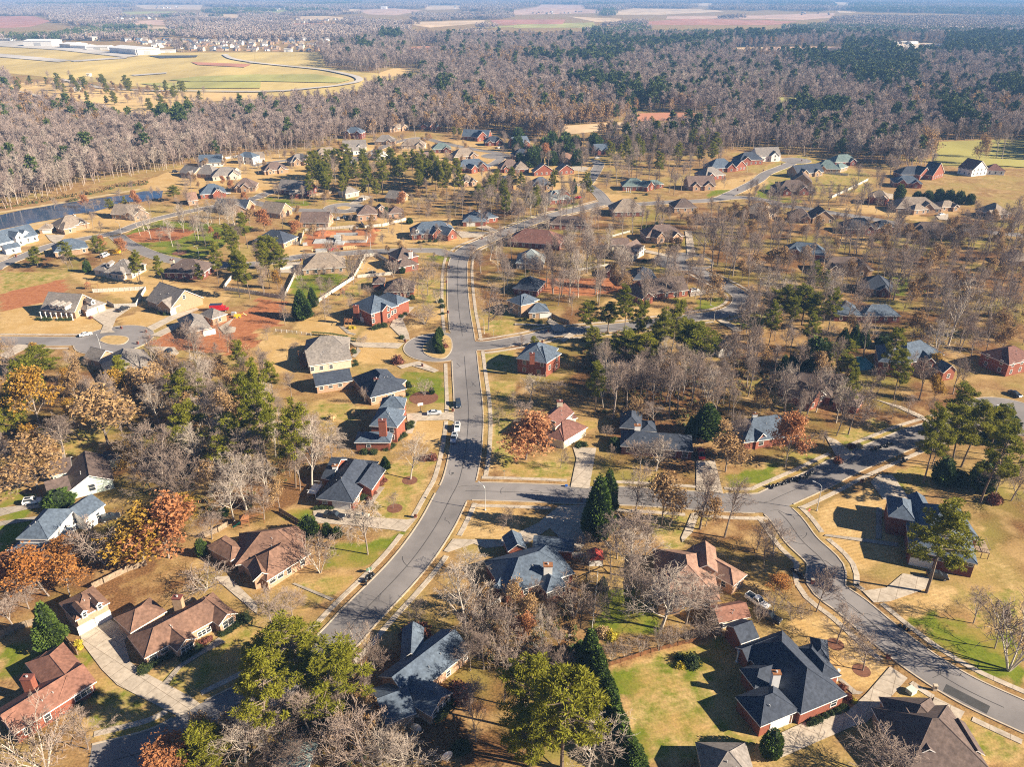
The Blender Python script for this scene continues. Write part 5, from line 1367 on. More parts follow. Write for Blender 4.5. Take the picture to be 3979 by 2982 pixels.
# ---------------------------------------------------------------- trees one can point at: crop kind x y(base) y(top) [radius] [crop of the top]
for ln in '''C1 pine 330 985 225 5
C1 pine 90 830 60 5
C1 pine 60 640 -120 4.5
C1 bare_white 470 1000 410
C1 bare_tall 370 1010 600
C1 bare_white 1315 915 560 6
C1 bare_vase 1435 190 55 3.5
C1 weeping 950 1560 1080 6.5
C1 bare_wide 1165 1165 1010
C1 weeping 640 740 440 5.5
C1 conifer 1100 825 715 1.6
C1 evergreen 600 1390 1285
C1 evergreen 690 1410 1320
C1 evergreen 450 1400 1225 2.6
C1 bare_wide 60 1260 950
C1 bare_tall 310 700 420
C1 bare_tall 180 620 330
C1 bare_vase 540 1720 1400 5
C1 bare_wide 2140 1320 1145 3.4
C1 bare_white 1790 1700 1510 5
C1 bare_wide 2080 450 290
C1 bare_wide 2200 300 150
C1 bare_tall 300 230 -40
C1 bare_wide 930 270 110 1.8
C1 evergreen 1500 180 118 1
C1 evergreen 1295 110 65 1
C2 oak_rust 95 745 350 6.7
C2 bare_wide 60 420 240 6
C2 conifer 710 1400 860 4.2
C2 conifer 800 1170 815 2.8
C2 bare_wide 1040 1195 815 7
C2 bare_wide 560 1160 1040
C2 bare_white 1215 845 540 5
C2 bare_wide 1080 835 550 5
C2 bare_wide 820 740 610
C2 evergreen 860 640 555 1.8
C2 bare_wide 780 570 450 2.6
C2 bare_wide 395 820 610 2.6
C2 bare_tall 1590 1345 740 6
C2 oak_brown 1640 1320 1010 3.5
C2 bare_tall 1800 1415 860 5
C2 oak_brown 1260 1335 830 5
C2 bare_tall 1330 1345 1120
C2 bare_wide 1020 1690 1170 9
C2 bare_wide 880 1600 1250 6
C2 bare_white 1040 1760 1330 7
C2 oak_brown 1010 400 190 3.5
C2 pine 690 345 -90 3.5
C2 bare_tall 840 400 -130 5
C2 bare_tall 960 330 -60
C2 bare_tall 1010 280 -160
C2 bare_tall 1120 300 -90
C2 bare_tall 1325 400 -120 5
C2 bare_wide 1190 440 240 5
C2 bare_tall 1230 300 40
C2 bare_tall 1400 340 -60
C2 bare_tall 1510 300 -220
C2 bare_tall 1600 240 -120
C2 bare_tall 1700 330 -90
C2 bare_tall 1835 335 -60
C2 conifer 1640 545 255 5
C2 conifer 1500 550 365 1.6
C2 oak_brown 1810 850 500 5.5
C2 oak_brown 1770 560 400 4
C2 bare_tall 1900 690 320
C2 bare_tall 1925 760 380
C2 bare_tall 2160 250 -20
C2 bare_tall 1080 200 -160
C2 bare_white 130 250 20 5
C2 bare_wide 330 240 50 5
C2 bare_tall 1300 250 -160
C2 bare_wide 2080 1520 1250
C2 bare_wide 2140 1660 1400
C2 bare_tall 1200 740 560
C3 bare_tall 330 430 -60 5
C3 bare_tall 150 400 20 5
C3 bare_tall 600 540 130
C3 bare_wide 700 530 80 7
C3 bare_tall 250 520 120
C3 bare_wide 360 680 500 2.6
C3 oak_rust 160 810 310 4.5
C3 bare_wide 490 650 480
C3 bare_wide 1075 395 220
C3 oak_gold 1435 250 20 2.6
C3 bare_tall 1310 225 -160
C3 bare_tall 1600 180 -160
C3 bare_tall 1660 190 -120
C3 bare_tall 950 180 -60
C3 pine 1345 950 265 4.2
C3 pine 1590 820 250 5.5
C3 pine 1670 810 240 5.5
C3 pine 1835 1115 405 6
C3 pine 1620 560 105 5
C3 pine 1900 700 250 4
D3 pine 1370 160 1050 6.2 C3
C3 evergreen 1500 950 720 3
C3 evergreen 1830 1000 760 3.6
C3 evergreen 1640 960 830 2.4
C3 bare_wide 1960 1050 780 5
C3 bare_wide 2100 1100 760 6
C3 bare_tall 2150 900 560
C3 bare_wide 60 1580 1280 5
D3 bare_wide 425 325 -60 4.5
D3 bare_wide 600 600 300 4.5
D3 bare_wide 825 830 520 5
D3 bare_wide 1775 425 110 4.2
D3 bare_vase 2080 830 270 8
D3 bare_wide 1960 640 230 4
D3 bare_wide 1000 1720 1390 7
D3 evergreen 30 1560 1330 2
D3 bare_vase 60 330 180 3
D3 bare_vase 210 400 270 2.2
D3 bare_vase 300 390 260 2
D3 oak_orange 60 150 -20 3
D2 pine 405 1680 690 7
D2 pine 90 1350 700 5
D2 pine 130 1658 1100 5
D2 conifer 640 830 460 2.6
D2 conifer 700 940 600 2.5
D2 conifer 740 1060 740 2.5
D2 conifer 790 1180 870 2.6
D2 conifer 830 1300 1000 2.5
D2 conifer 870 1410 1130 2.5
D2 conifer 920 1520 1270 2.5
D2 conifer 980 1610 1380 2.5
D2 conifer 1030 1690 1480 2.5
D2 conifer 560 720 570 2
D2 conifer 755 140 20 1.3
D2 bare_white 620 1720 1240 6
D2 bare_white 1255 475 -40 8
D2 bare_wide 1015 340 -60 7
D2 bare_wide 680 420 180 3.6
D2 bare_white 225 690 310 3
D2 bare_vase 1240 660 460 2
D2 bare_vase 1350 625 450 2
D2 bare_vase 1480 595 440 2
D2 bare_vase 1600 565 420 2
D2 bare_vase 1085 690 540 2
D2 bare_vase 950 725 560 2
D2 bare_vase 830 745 600 2
D2 bare_vase 1720 540 420 2
D2 bare_wide 1470 430 60 6.5
D2 bare_wide 1600 320 30 5
D2 bare_wide 1690 160 -30 4
D2 oak_rust 70 560 330 2.5
D2 bare_wide 300 330 130
D2 bare_vase 2090 420 250 2
D1 bare_white 1800 510 -120 6
D1 bare_wide 1360 425 200 3
D1 bare_vase 885 825 450 4.5
D1 pine 370 950 360 6
D1 pine 640 1200 640 7
D1 pine 60 900 560 4
D1 bare_wide 130 490 150 5
D1 bare_wide 300 360 130 4
D1 bare_wide 930 1720 1130 8
D1 bare_white 1270 1720 1370 7
D1 bare_white 1060 1640 1260 5
D1 bare_wide 1880 1445 1030 3
D1 bare_tall 1820 1180 900 3
D1 bare_wide 2120 1125 710 5
D1 bare_tall 1945 820 500 3.5
D1 bare_tall 1830 830 560 3
D1 bare_tall 1900 740 460 3
D1 bare_wide 2150 640 300 6
D1 shrub_red 1370 540 445 3.6
D1 bare_wide 250 1280 900 5
D1 bare_wide 330 1700 1330 6
D1 bare_wide 120 1560 1260 5
D1 pine 95 1590 720 5 D0
D1 bare_wide 950 1110 880 3
D1 oak_brown 2080 640 440
D0 bare_white 2110 1620 1200 5.5
D0 bare_vase 400 1700 1240 7
D0 bare_wide 760 1510 1150 4
D0 oak_orange 420 190 -220 6
D0 oak_orange 600 190 -110 4.6
D0 oak_rust 130 120 -210 5
D0 conifer 460 610 235 3
D0 bare_wide 250 300 90 4.5
D0 bare_wide 110 440 160 5
D0 bare_vase 1780 130 -20 6
D0 bare_wide 1700 1700 1500 5
D0 oak_rust 1500 1720 1480 5
D0 pine_low 1830 1650 1300 4
C0 oak_rust 1450 1590 1060 7
C0 oak_gold 1230 1620 1150 6.5
C0 oak_brown 930 615 110 9
C0 oak_brown 1330 330 -60 8
C0 oak_gold 350 465 -80 6
C0 bare_tall 560 755 330 5
C0 bare_tall 540 740 420 4
C0 oak_orange 40 430 100 6
C0 oak_brown 320 1000 510 8
C0 bare_tall 130 900 560 6
C0 bare_vase 900 1640 1260 7
C0 bare_wide 760 1590 1350 5
C0 oak_orange 500 1690 1490 6
C0 pine 1700 800 270 6
C0 pine 2050 880 380 7.5
C0 pine 2150 330 10 6
C0 pine 1640 330 -60 6
C0 evergreen 520 1150 1010 4
C0 evergreen 1740 1570 1420 1.4
C0 bare_wide 1500 1080 640 7
C0 bare_wide 1620 1090 670 6
C0 bare_white 2120 1180 690 7
C0 bare_white 2010 1270 880 6
C0 bare_wide 1400 960 450 7
C0 bare_wide 1230 840 380 7
C0 bare_wide 1300 1010 760 6
C0 oak_gold 1120 800 600 4
C0 bare_wide 1820 1430 1160 5
C0 oak_gold 1560 1300 1060 4
C0 evergreen 1920 1230 1160 1.5
C0 bare_tall 2000 700 330
C0 bare_tall 1900 560 250
B0 bare_wide 1640 1540 1180 6.5
B0 pine_low 380 1680 1430 6
B0 pine_low 1620 1700 1560 5
B0 pine_low 330 750 570 3.5
B0 pine 625 755 515 3.6
B0 pine 1210 895 590 3.2
B0 pine 1190 880 640 2.4
B0 pine 1405 905 645 2.6
B0 pine 870 700 465 3.2
B0 evergreen 755 790 680 2
B0 pine 2060 1010 560 4
B0 pine 2150 1020 640 4
B0 pine 1880 890 520 3
B0 pine_low 1730 880 710 2
B0 pine 1500 180 40 4.6
B0 pine 980 300 150 3.2
B0 pine_low 1075 230 135 1.5
B0 oak_rust 1050 640 490 3
B0 oak_brown 2150 400 240 3.6
B0 bare_wide 810 270 160 5
B0 bare_white 1485 575 300 5
B0 bare_white 1205 475 180 4
B0 bare_wide 590 770 620
B0 bare_tall 2000 550 330
B0 bare_tall 1770 585 400
B0 bare_tall 1890 1360 1180
B0 bare_tall 1960 1480 1230
B0 bare_tall 2020 1520 1290
B0 bare_wide 640 1640 1440
B0 bare_wide 760 1620 1500
B1 conifer 390 1190 930 4.2
B1 conifer 480 1090 910 2.4
B1 pine 60 760 480 5
B1 pine 150 780 470 5
B1 pine 200 850 560 4
B1 oak_rust 330 450 340 4
B1 oak_rust 60 440 250 4.5
B1 bare_wide 620 1170 1070 3.4
B1 bare_wide 240 1250 1060 3
B1 bare_wide 90 1380 1230 3
B1 bare_wide 340 1470 1380 2.5
B1 bare_vase 910 1440 1330 2.5
B1 bare_vase 1440 1240 1090 5.5
B1 bare_wide 1465 990 640 6
B1 bare_wide 1380 1000 790 4
B1 bare_wide 830 900 620 5
B1 bare_wide 840 870 680 4
B1 bare_wide 955 1010 895 3
B1 bare_wide 1560 560 440 4
B1 bare_wide 1735 530 370 3
B1 bare_wide 1075 550 480 2
B1 bare_wide 1255 540 490 1.6
B1 bare_wide 610 1050 830 3
B1 bare_wide 1550 790 690 2
B1 bare_wide 1985 1290 870 7.5
B1 bare_tall 1840 770 560 5
B1 bare_tall 1920 800 600 4
B1 bare_tall 2120 1000 640 4
B1 oak_rust 1245 250 90 3
B1 bare_wide 1330 260 130 3
B1 bare_wide 1475 305 85 4
B1 bare_wide 1660 370 190 3
B1 bare_tall 1760 320 60 3
B1 bare_tall 1700 310 100 3
B1 bare_tall 1620 260 90 3
B1 pine 1910 250 20 4
B1 pine 2020 220 20 4
B1 pine 2120 390 50 3.5
B1 pine 450 170 -70 3
B1 pine 620 170 -30 3
B1 pine 735 175 -60 3
B1 pine 925 180 -20 2.5
B1 pine 1030 190 -20 3
B1 evergreen 1310 375 320 2
B1 evergreen 1245 800 740 1.6
B1 evergreen 1110 320 225 1.4
B1 bare_wide 310 240 130 3
B1 bare_tall 220 450 240 3
B1 bare_tall 60 960 700
B1 bare_tall 110 930 720
B1 oak_gold 175 940 760 2
B1 bare_tall 210 930 740
B2 pine 660 1330 1050 5.5
B2 pine 800 1310 1030 5
B2 pine 680 1560 1250 4
B2 pine 930 1640 1280 6
B2 pine 1060 1650 1300 6
B2 pine 1150 1658 1420 5
B2 pine 1210 1420 1190 5
B2 pine 1390 1440 1230 3.6
B2 pine 1180 1600 1320 4
B2 pine 1550 1640 1190 7.5
B2 pine 1500 1620 1200 5
B2 pine_low 170 1430 1340 1.8
B2 bare_wide 60 1450 1320 2.2
B2 bare_tall 1120 1310 740 4
B2 bare_tall 930 945 640 4.5
B2 oak_brown 930 945 780 4
B2 oak_brown 850 930 700 3
B2 bare_wide 1390 1010 700 7
B2 oak_brown 1680 1070 760 4.5
B2 oak_brown 1770 1040 940 2.5
B2 bare_white 545 1010 600 5
B2 bare_tall 330 980 600
B2 bare_tall 275 920 560
B2 bare_tall 400 1000 640
B2 bare_tall 480 900 480
B2 bare_tall 620 800 420
B2 bare_tall 690 980 520
B2 bare_tall 720 1080 730
B2 bare_tall 375 1080 740
B2 bare_tall 490 1160 960
B2 bare_tall 1205 370 100
B2 bare_tall 1010 475 150
B2 bare_tall 1085 440 170
B2 bare_tall 920 510 250
B2 oak_brown 1370 720 480 4
B2 bare_tall 1610 730 250
B2 bare_tall 1690 780 300
B2 bare_tall 1740 740 290
B2 bare_tall 1870 830 400
B2 bare_tall 1830 880 580
B2 bare_tall 2030 770 420
B2 bare_tall 2080 760 460
B2 bare_wide 1930 1290 960 6
B2 bare_wide 1990 1320 900 7
B2 bare_tall 2090 1290 1050
B2 bare_wide 60 180 60 3
B2 bare_wide 225 400 190 3
B2 conifer 510 120 -20 2
B2 conifer 125 150 70 1.3
B2 bare_wide 790 70 -40 4
B2 bare_wide 1360 1240 1080 4
B2 bare_wide 1480 1230 1080 4
B2 bare_white 1350 1658 1470 5
B2 bare_white 840 1658 1480 6
B2 bare_wide 1790 1640 1290 5
B3 pine 40 1200 930 4
B3 pine 130 1220 880 5
B3 pine 200 1230 980 5
B3 pine 300 1250 890 5.5
B3 pine 360 1270 960 4.5
B3 pine_low 560 1560 1390 4
B3 pine_low 680 1500 1370 3.6
B3 pine_low 700 1640 1500 3
B3 conifer 640 1480 1260 3
B3 conifer 740 1430 1240 2.6
B3 conifer 820 1430 1240 2.6
B3 evergreen 1000 1440 1320 3.4
B3 conifer 140 1658 1500 2.2
B3 conifer 210 1640 1470 2.2
B3 conifer 280 1640 1500 2
B3 evergreen 1130 180 25 3.4
B3 evergreen 1290 170 90 3
B3 evergreen 1380 180 80 3.4
B3 evergreen 1470 180 60 3.4
B3 evergreen 1560 190 70 3.4
B3 evergreen 1650 200 80 3.4
B3 evergreen 1740 210 110 3
B3 bare_white 1560 1420 780 9
B3 bare_wide 1660 1420 1080 7
B3 bare_white 1440 1580 1220 7
B3 bare_wide 690 1220 840 6
B3 bare_wide 560 1150 850 5
B3 bare_wide 900 740 560 4
B3 bare_wide 210 290 120 5
B3 bare_tall 620 590 200
B3 bare_tall 710 640 330
B3 bare_tall 770 640 340
B3 bare_tall 490 810 500
B3 bare_tall 400 700 430
B3 bare_tall 370 850 640
B3 bare_tall 1040 1040 640
B3 bare_tall 1090 1030 560
B3 bare_tall 990 920 600
B3 bare_tall 2130 580 200
B3 bare_tall 2060 600 220
B3 bare_wide 1900 1300 900 6
B3 bare_wide 2000 1220 850 7
B3 bare_wide 1750 1560 1250 6
B3 oak_gold 1440 1658 1490 3
A3 oak_brown 1310 1400 1060 11
A3 oak_brown 1810 1410 1120 6
A3 bare_white 750 1270 1040 10
A3 bare_wide 960 1080 950 7
A3 bare_tall 1970 1360 1080
A3 bare_tall 2020 1370 1050
A3 bare_wide 1060 1520 1310 8
A2 bare_wide 60 1040 830 5
A2 bare_white 140 1050 820 6
A2 bare_wide 570 1480 1240 5
A2 oak_rust 270 1370 1220 4
A2 bare_wide 790 1600 1440 4
A2 bare_tall 880 1590 1300
A2 bare_tall 1050 1540 1220
A2 bare_wide 1380 1600 1480 6
A2 bare_wide 1800 1620 1500 3
A1 bare_tall 1060 1150 870
A1 bare_tall 1360 1200 960
A1 bare_white 325 1060 900 3
A1 pine_low 1690 1170 1085 2.4
A1 pine_low 1740 1170 1095 2.2
A1 oak_rust 1485 1205 1150 1.8'''.split('\n'):
    t = ln.split()
    T(t[0], t[1], float(t[2]), float(t[3]), float(t[4]), float(t[5]) if len(t) > 5 else None, t[6] if len(t) > 6 else None)

# trees of the wooded lots, kept apart from drives, streets and houses
WILD = []
def grove(poly, n, mix, gap=4.5, hs=(12, 19), small=False):
    c, s = poly.split(' ', 1); P = pl(c, s)
    us = [p[0] for p in P]; vs = [p[1] for p in P]; made = 0
    W = [ground(*p) for p in P]; x0, x1 = min(p.x for p in W), max(p.x for p in W); y0, y1 = min(p.y for p in W), max(p.y for p in W)
    for _ in range(n * 40):
        if made >= n: break
        p = Vector((R.uniform(x0, x1), R.uniform(y0, y1), 0))
        if not inpoly(*project(p), P) or not free(p): continue
        if any((q - p).length < gap for q in TREES): continue
        k = R.choice(mix.split()); hh = R.uniform(*hs)
        if k in ('bare_wide', 'oak_brown', 'oak_rust', 'oak_gold', 'oak_orange'): hh *= 0.72
        if k == 'pine': hh *= 1.1
        TREES.append(p); WILD.append((k, p, hh, small)); made += 1
BM = 'bare_tall bare_tall bare_wide bare_white oak_brown'
grove('O 330,800 470,830 560,900 690,940 690,1010 620,1090 530,1140 470,1100 330,900', 62, 'bare_tall bare_wide bare_wide oak_brown oak_brown bare_white', 4.6, (13, 20))
grove('O 0,770 130,790 330,800 330,900 240,960 130,960 0,1010', 26, 'bare_tall oak_brown bare_wide pine_low oak_gold', 5)
grove('O 400,780 560,790 640,830 600,880 480,840', 10, 'bare_tall pine oak_brown bare_wide', 5)
grove('O 1290,800 1560,830 1600,960 1480,900 1300,890', 44, BM, 4.5)
grove('O 1560,770 1800,790 1850,880 1700,930 1580,860', 20, BM + ' evergreen', 5)
grove('O 1020,450 1330,480 1360,600 1260,690 1080,640', 70, 'bare_tall bare_tall bare_wide bare_white', 4.6)
grove('O 1380,480 1700,470 1900,560 1850,640 1640,610 1500,620', 95, 'bare_tall bare_tall bare_wide oak_brown', 5)
grove('O 1850,500 2230,480 2230,780 1980,760 1880,640', 150, 'bare_tall bare_wide oak_brown bare_tall', 6, (13, 20))
grove('O 1640,600 1850,650 1900,760 1990,760 1960,940 1800,960 1600,880 1560,760', 40, BM + ' pine', 5, (13, 20))
grove('O 1400,560 1640,610 1640,700 1420,660', 16, 'bare_tall bare_wide', 6)
grove('B0 1080,470 1400,300 2000,280 2150,420 1750,560 1400,560', 16, 'bare_white bare_tall bare_white', 6, (14, 18))
grove('O 665,390 760,370 990,385 1000,430 860,425 700,430', 62, 'pine pine pine bare_tall', 4.2, (16, 21))
grove('A0 100,720 600,700 1500,780 1900,880 1400,980 900,900 300,840 0,860 0,640', 130, 'bare_wide oak_brown bare_tall pine_low', 9, (11, 18), True)
grove('O 480,540 600,530 620,600 500,620', 7, 'pine bare_tall', 5, (14, 18))
grove('O 1300,690 1440,690 1540,790 1400,810', 4, 'pine', 5, (17, 21))
grove('O 990,1290 1240,1300 1250,1500 1100,1450 1010,1420', 14, 'bare_wide bare_vase oak_brown', 4, (8, 14))
grove('O 440,1540 700,1400 820,1450 880,1658 440,1658', 16, 'bare_wide bare_vase bare_tall oak_brown', 4, (9, 14))
grove('O 1180,1180 1420,1200 1420,1330 1310,1340 1290,1250', 10, 'bare_wide bare_tall', 4.5, (11, 15))
grove('O 1930,880 2230,900 2230,1080 2050,1080', 8, 'bare_wide evergreen bare_tall', 5, (9, 14))
grove('O 560,560 720,560 720,720 560,700', 7, 'bare_tall bare_wide', 6, (10, 14))
grove('O 1300,300 1560,290 1560,400 1450,430 1320,400', 100, 'bare_tall pine pine bare_tall bare_wide', 6, (15, 20), True)
grove('O 1040,400 1280,430 1230,470 1060,480', 60, 'pine bare_tall bare_wide', 5, (13, 18), True)
grove('O 1600,420 1900,400 1900,480 1640,480', 45, 'bare_tall bare_wide', 6, (12, 17), True)
grove('O 1080,310 1300,320 1290,370 1090,360', 60, 'bare_tall evergreen bare_wide', 7, (11, 17), True)
grove('O 380,340 700,310 1000,300 1060,380 700,360 400,420', 120, 'bare_wide bare_tall bare_wide oak_brown', 5.5, (8, 14), True)
grove('O 100,440 480,400 660,420 640,560 420,560 240,560', 50, 'bare_wide bare_tall bare_wide oak_rust', 6, (7, 13), True)
grove('O 640,430 980,400 1060,480 900,560 650,540', 60, 'bare_wide bare_tall oak_brown', 6, (7, 13), True)
grove('O 560,560 960,560 970,700 700,690', 30, 'bare_wide bare_vase bare_tall', 6, (6, 12), True)

# of the leafless ones the 300 that show largest are single trees, the rest joins the woods
LOTS = {'b': [], 'w': [], 'o': [], 'p': []}
REST = {'bare_tall': [], 'bare_wide': [], 'bare_white': [], 'oak_brown': [], 'pine': []}
left = {'bare_tree': 296, 'pine_tree': 250, 'oak_tree': 280, 'pale_barked_tree': 280}
for o, ph, kd, h in PLANTS:
    n_ = KINDNAME[kd][0]
    if n_ in left: left[n_] -= 1
for k, p, hh, sm in sorted(WILD, key=lambda t: -t[2] / t[1].length):
    n_ = KINDNAME[k][0]
    if n_ in left and k in REST:
        if left[n_] <= 0:
            REST[k].append((p, hh / PROTO[k][0][2])); continue
    if n_ in left: left[n_] -= 1
    plant(k, p, hh, None, None, sm)
print('left', left, {k: len(v) for k, v in REST.items()})
# shrubs: kind, radius, then spots
for ln in '''shrub 1.9 D0 2100,400
shrub 1.2 D0 1908,520 1962,490 2005,460 2035,440 1700,650 1450,712 1640,690 1580,725 1385,730 1335,765 1298,790
shrub 1.6 D0 1238,835
shrub_red 0.9 D0 1720,610 1760,590 1800,565
shrub_yellow 0.9 D0 690,640 680,600
shrub 1.0 D0 680,1130 820,1040
shrub 1.6 D1 1555,1225 1590,1190 1625,1150 1660,1110
shrub_red 2.4 D1 1730,1050
shrub 1.5 D1 1720,1520 1760,1500
shrub 0.9 C1 550,1165 580,1165 610,1165 640,1165 505,1170
shrub_red 1.1 C1 960,1090 1000,1040 1060,960 1090,930
shrub 1.3 C1 900,1080 960,1060 1200,580 1225,560 1255,540 1130,650 1160,630 1110,660
shrub 1.2 C1 1290,480 1305,450 1325,440 1320,470 1200,210 1225,215 1250,200 1280,190 1310,120
shrub 1.7 C1 1110,250 1150,240
shrub_red 1.8 C1 1440,745 1500,740
shrub 1.5 C1 920,690 1000,690
shrub_dry 1.4 C1 840,360 640,400
shrub 0.9 E2 930,640 905,640 875,660 840,675 805,695 770,715 735,730 705,745
shrub_red 1.0 E2 910,520 940,575 955,590
shrub_yellow 1.0 E2 975,600
shrub 2.2 D2 1520,770
shrub 1.3 D2 1410,720
shrub_yellow 1.0 D2 1430,800 1560,760
shrub_dry 2.0 D2 760,520
shrub_yellow 1.8 D2 830,550
shrub 1.5 B1 1240,1140 1235,1180 1270,1160 1010,1280 1050,1265 1090,1260 1240,1360 1180,1190 1200,1175
shrub_yellow 1.1 B1 800,1275 830,1275
shrub 1.6 B1 1575,1050 1590,1095
shrub_red 2.6 B1 1205,1570
shrub 1.0 B1 825,1470 835,1490 840,1560 850,1590 820,1600 1590,1155
shrub 1.3 B1 1180,1030 1220,1030 1260,1030 1300,1025 1330,1020
shrub_red 1.6 B1 1615,1440
shrub_dry 1.2 B1 1610,1390
shrub 1.2 B1 1390,540 1430,535 1480,530 1530,530
shrub 1.2 B0 390,1205 430,1205 520,1205 560,1205 600,1205 330,1200
shrub_red 1.1 B0 780,1190
shrub 1.0 B0 1370,1150 1420,1160 1465,1160
shrub 1.4 C2 560,620 600,625 545,640
shrub 1.6 C2 860,620 1950,690
shrub_dry 1.8 C2 1600,580
shrub_red 1.6 C3 610,770 730,640
shrub_dry 1.3 C3 790,640
shrub_red 2.0 C3 1950,1110
shrub 1.1 B2 45,1210 90,1200 150,1215 220,1230 110,790
shrub 1.3 B2 1190,580 1240,570 1290,560 1110,700 1160,695 1180,695
shrub 1.6 B2 1110,415 1145,410 1185,400 1220,390
shrub 1.2 B2 285,215 360,260 1040,160 1130,130 500,205
shrub 1.2 B3 1040,220 1020,215'''.split('\n'):
    k, r, c, s = ln.split(' ', 3)
    for q in s.split():
        b = at(c, *map(float, q.split(','))); rr = float(r) * R.uniform(0.85, 1.15)
        plant(k, b, rr * R.uniform(1.1, 1.5), rr)
# small cone trees on the island
for x, y in ((1568, 1345), (1552, 1375), (1545, 1402), (1548, 1430), (1553, 1458), (1575, 1488)):
    b = at('B1', x, y); plant('conifer', b, R.uniform(4.2, 5.4), 1.7)

# ---------------------------------------------------------------- woods past counting: one object for each kind
def stuff_trees(name, kind, near, pts, hid):
    """far kind for the wood itself, full kind for what is left of the wooded lots"""
    col = bpy.data.collections.new(hid); n1 = len(PROTO[kind]); q = [(p, s, R.randrange(n1)) for p, s in pts]
    meshes = [t[1] for t in PROTO[kind]]
    for k in near:
        ms = [join_mesh(t[0], t[1]) for t in PROTO[k]]
        q += [(p, s, len(meshes) + R.randrange(len(ms))) for p, s in REST[k]]; meshes += ms
    for j, me in enumerate(meshes): col.objects.link(bpy.data.objects.new(f'{hid}_{j:02d}', me))
    stuff_points(name, col, q)
def stuff_points(name, col, pts):
    me = bpy.data.meshes.new(name); me.from_pydata([tuple(p[0]) for p in pts], [], [])
    n = len(pts); k = len(col.objects)
    for an, ty, vals in (('pick', 'INT', [p[2] if len(p) > 2 else R.randrange(k) for p in pts]), ('turn', 'FLOAT', [R.random() * 6.283 for _ in pts]), ('size', 'FLOAT', [p[1] for p in pts])):
        a = me.attributes.new(an, ty, 'POINT'); a.data.foreach_set('value', vals)
    o = link(name, me); tag(o, kind='stuff')
    ng = bpy.data.node_groups.new(name, 'GeometryNodeTree')
    ng.interface.new_socket('Geometry', in_out='INPUT', socket_type='NodeSocketGeometry'); ng.interface.new_socket('Geometry', in_out='OUTPUT', socket_type='NodeSocketGeometry')
    N = ng.nodes; L = ng.links
    i = N.new('NodeGroupInput'); u = N.new('NodeGroupOutput'); ip = N.new('GeometryNodeInstanceOnPoints'); ci = N.new('GeometryNodeCollectionInfo')
    ci.inputs[0].default_value = col; ci.inputs['Separate Children'].default_value = True; ci.inputs['Reset Children'].default_value = True
    def attr(nm, ty):
        a = N.new('GeometryNodeInputNamedAttribute'); a.data_type = ty; a.inputs[0].default_value = nm; return a.outputs[0]
    cx = N.new('ShaderNodeCombineXYZ'); L.new(attr('turn', 'FLOAT'), cx.inputs[2])
    L.new(i.outputs[0], ip.inputs['Points']); L.new(ci.outputs[0], ip.inputs['Instance']); ip.inputs['Pick Instance'].default_value = True
    L.new(attr('pick', 'INT'), ip.inputs['Instance Index']); L.new(cx.outputs[0], ip.inputs['Rotation']); L.new(attr('size', 'FLOAT'), ip.inputs['Scale'])
    L.new(ip.outputs[0], u.inputs[0])
    md = o.modifiers.new('scatter', 'NODES'); md.node_group = ng
    return o
def hides_field(p, h):
    return any(onfield(*project((p.x, p.y, z))) for z in (0, h * 0.5, h))
# where the wood starts, beyond the houses (overview pixels)
NEARWOOD = pl('O', '-200,470 0,462 180,402 390,362 450,345 556,329 677,322 737,302 808,294 896,281 983,289 1059,276 1112,289 1188,310 1288,307 1363,327 1539,339 1577,327 1668,317 1694,337 1795,337 1858,352 2000,372 2230,350 2500,340 2500,30 -200,30')
GLADE = [pl('A3', '1430,1215 1760,1210 1900,1200 2300,1200 2300,1470 1400,1430'), pl('A2', '900,1060 1000,970 1760,975 1760,1035 1050,1060 950,1120 380,1170 380,1080'), pl('A2', '1980,860 2230,830 2230,880 1990,930'), pl('A1', '-30,330 900,330 860,440 -30,450'), pl('A0', '900,330 2230,330 2230,450 1680,450'), pl('A0', '-50,320 1500,320 1500,500 -50,500')]
PINEW = [pl('A2', s) for s in ('580,400 700,380 900,400 1120,420 1300,430 1560,390 1700,380 2230,270 2230,400 1900,400 1600,460 1100,500 1000,480 650,490', '60,560 400,570 1000,520 1020,560 850,610 600,620 100,590', '980,870 1300,800 1330,960 1000,970', '520,780 960,780 960,880 530,870')] + \
    [pl('A3', s) for s in ('-10,260 420,230 700,240 1160,180 1700,190 2230,160 2230,260 1500,280 1150,270 -10,390', '0,450 640,440 700,420 1150,450 1900,330 2230,340 2230,480 1900,540 1300,540 1200,640 700,700 160,590', '700,640 1260,600 1280,820 740,840', '1420,960 1660,960 1780,1200 1500,1180', '200,1000 640,980 640,1130 220,1080', '1900,800 2230,800 2230,960 1950,960')] + [pl('A1', '1060,320 1250,320 1250,400 1060,400'), pl('A1', '1540,830 1640,830 1640,900 1540,900'), pl('A1', '820,450 1010,455 1000,500 830,490'), pl('A0', '1330,1050 1650,1050 1640,1180 1340,1170')]
def wooded(u, v, p):
    if not inpoly(u, v, NEARWOOD) or hides_field(p, 15): return None
    for P in GLADE:
        if inpoly(u, v, P): return None
    for P in PINEW:
        if inpoly(u, v, P): return 'p'
    return 'b'
y = 430.0
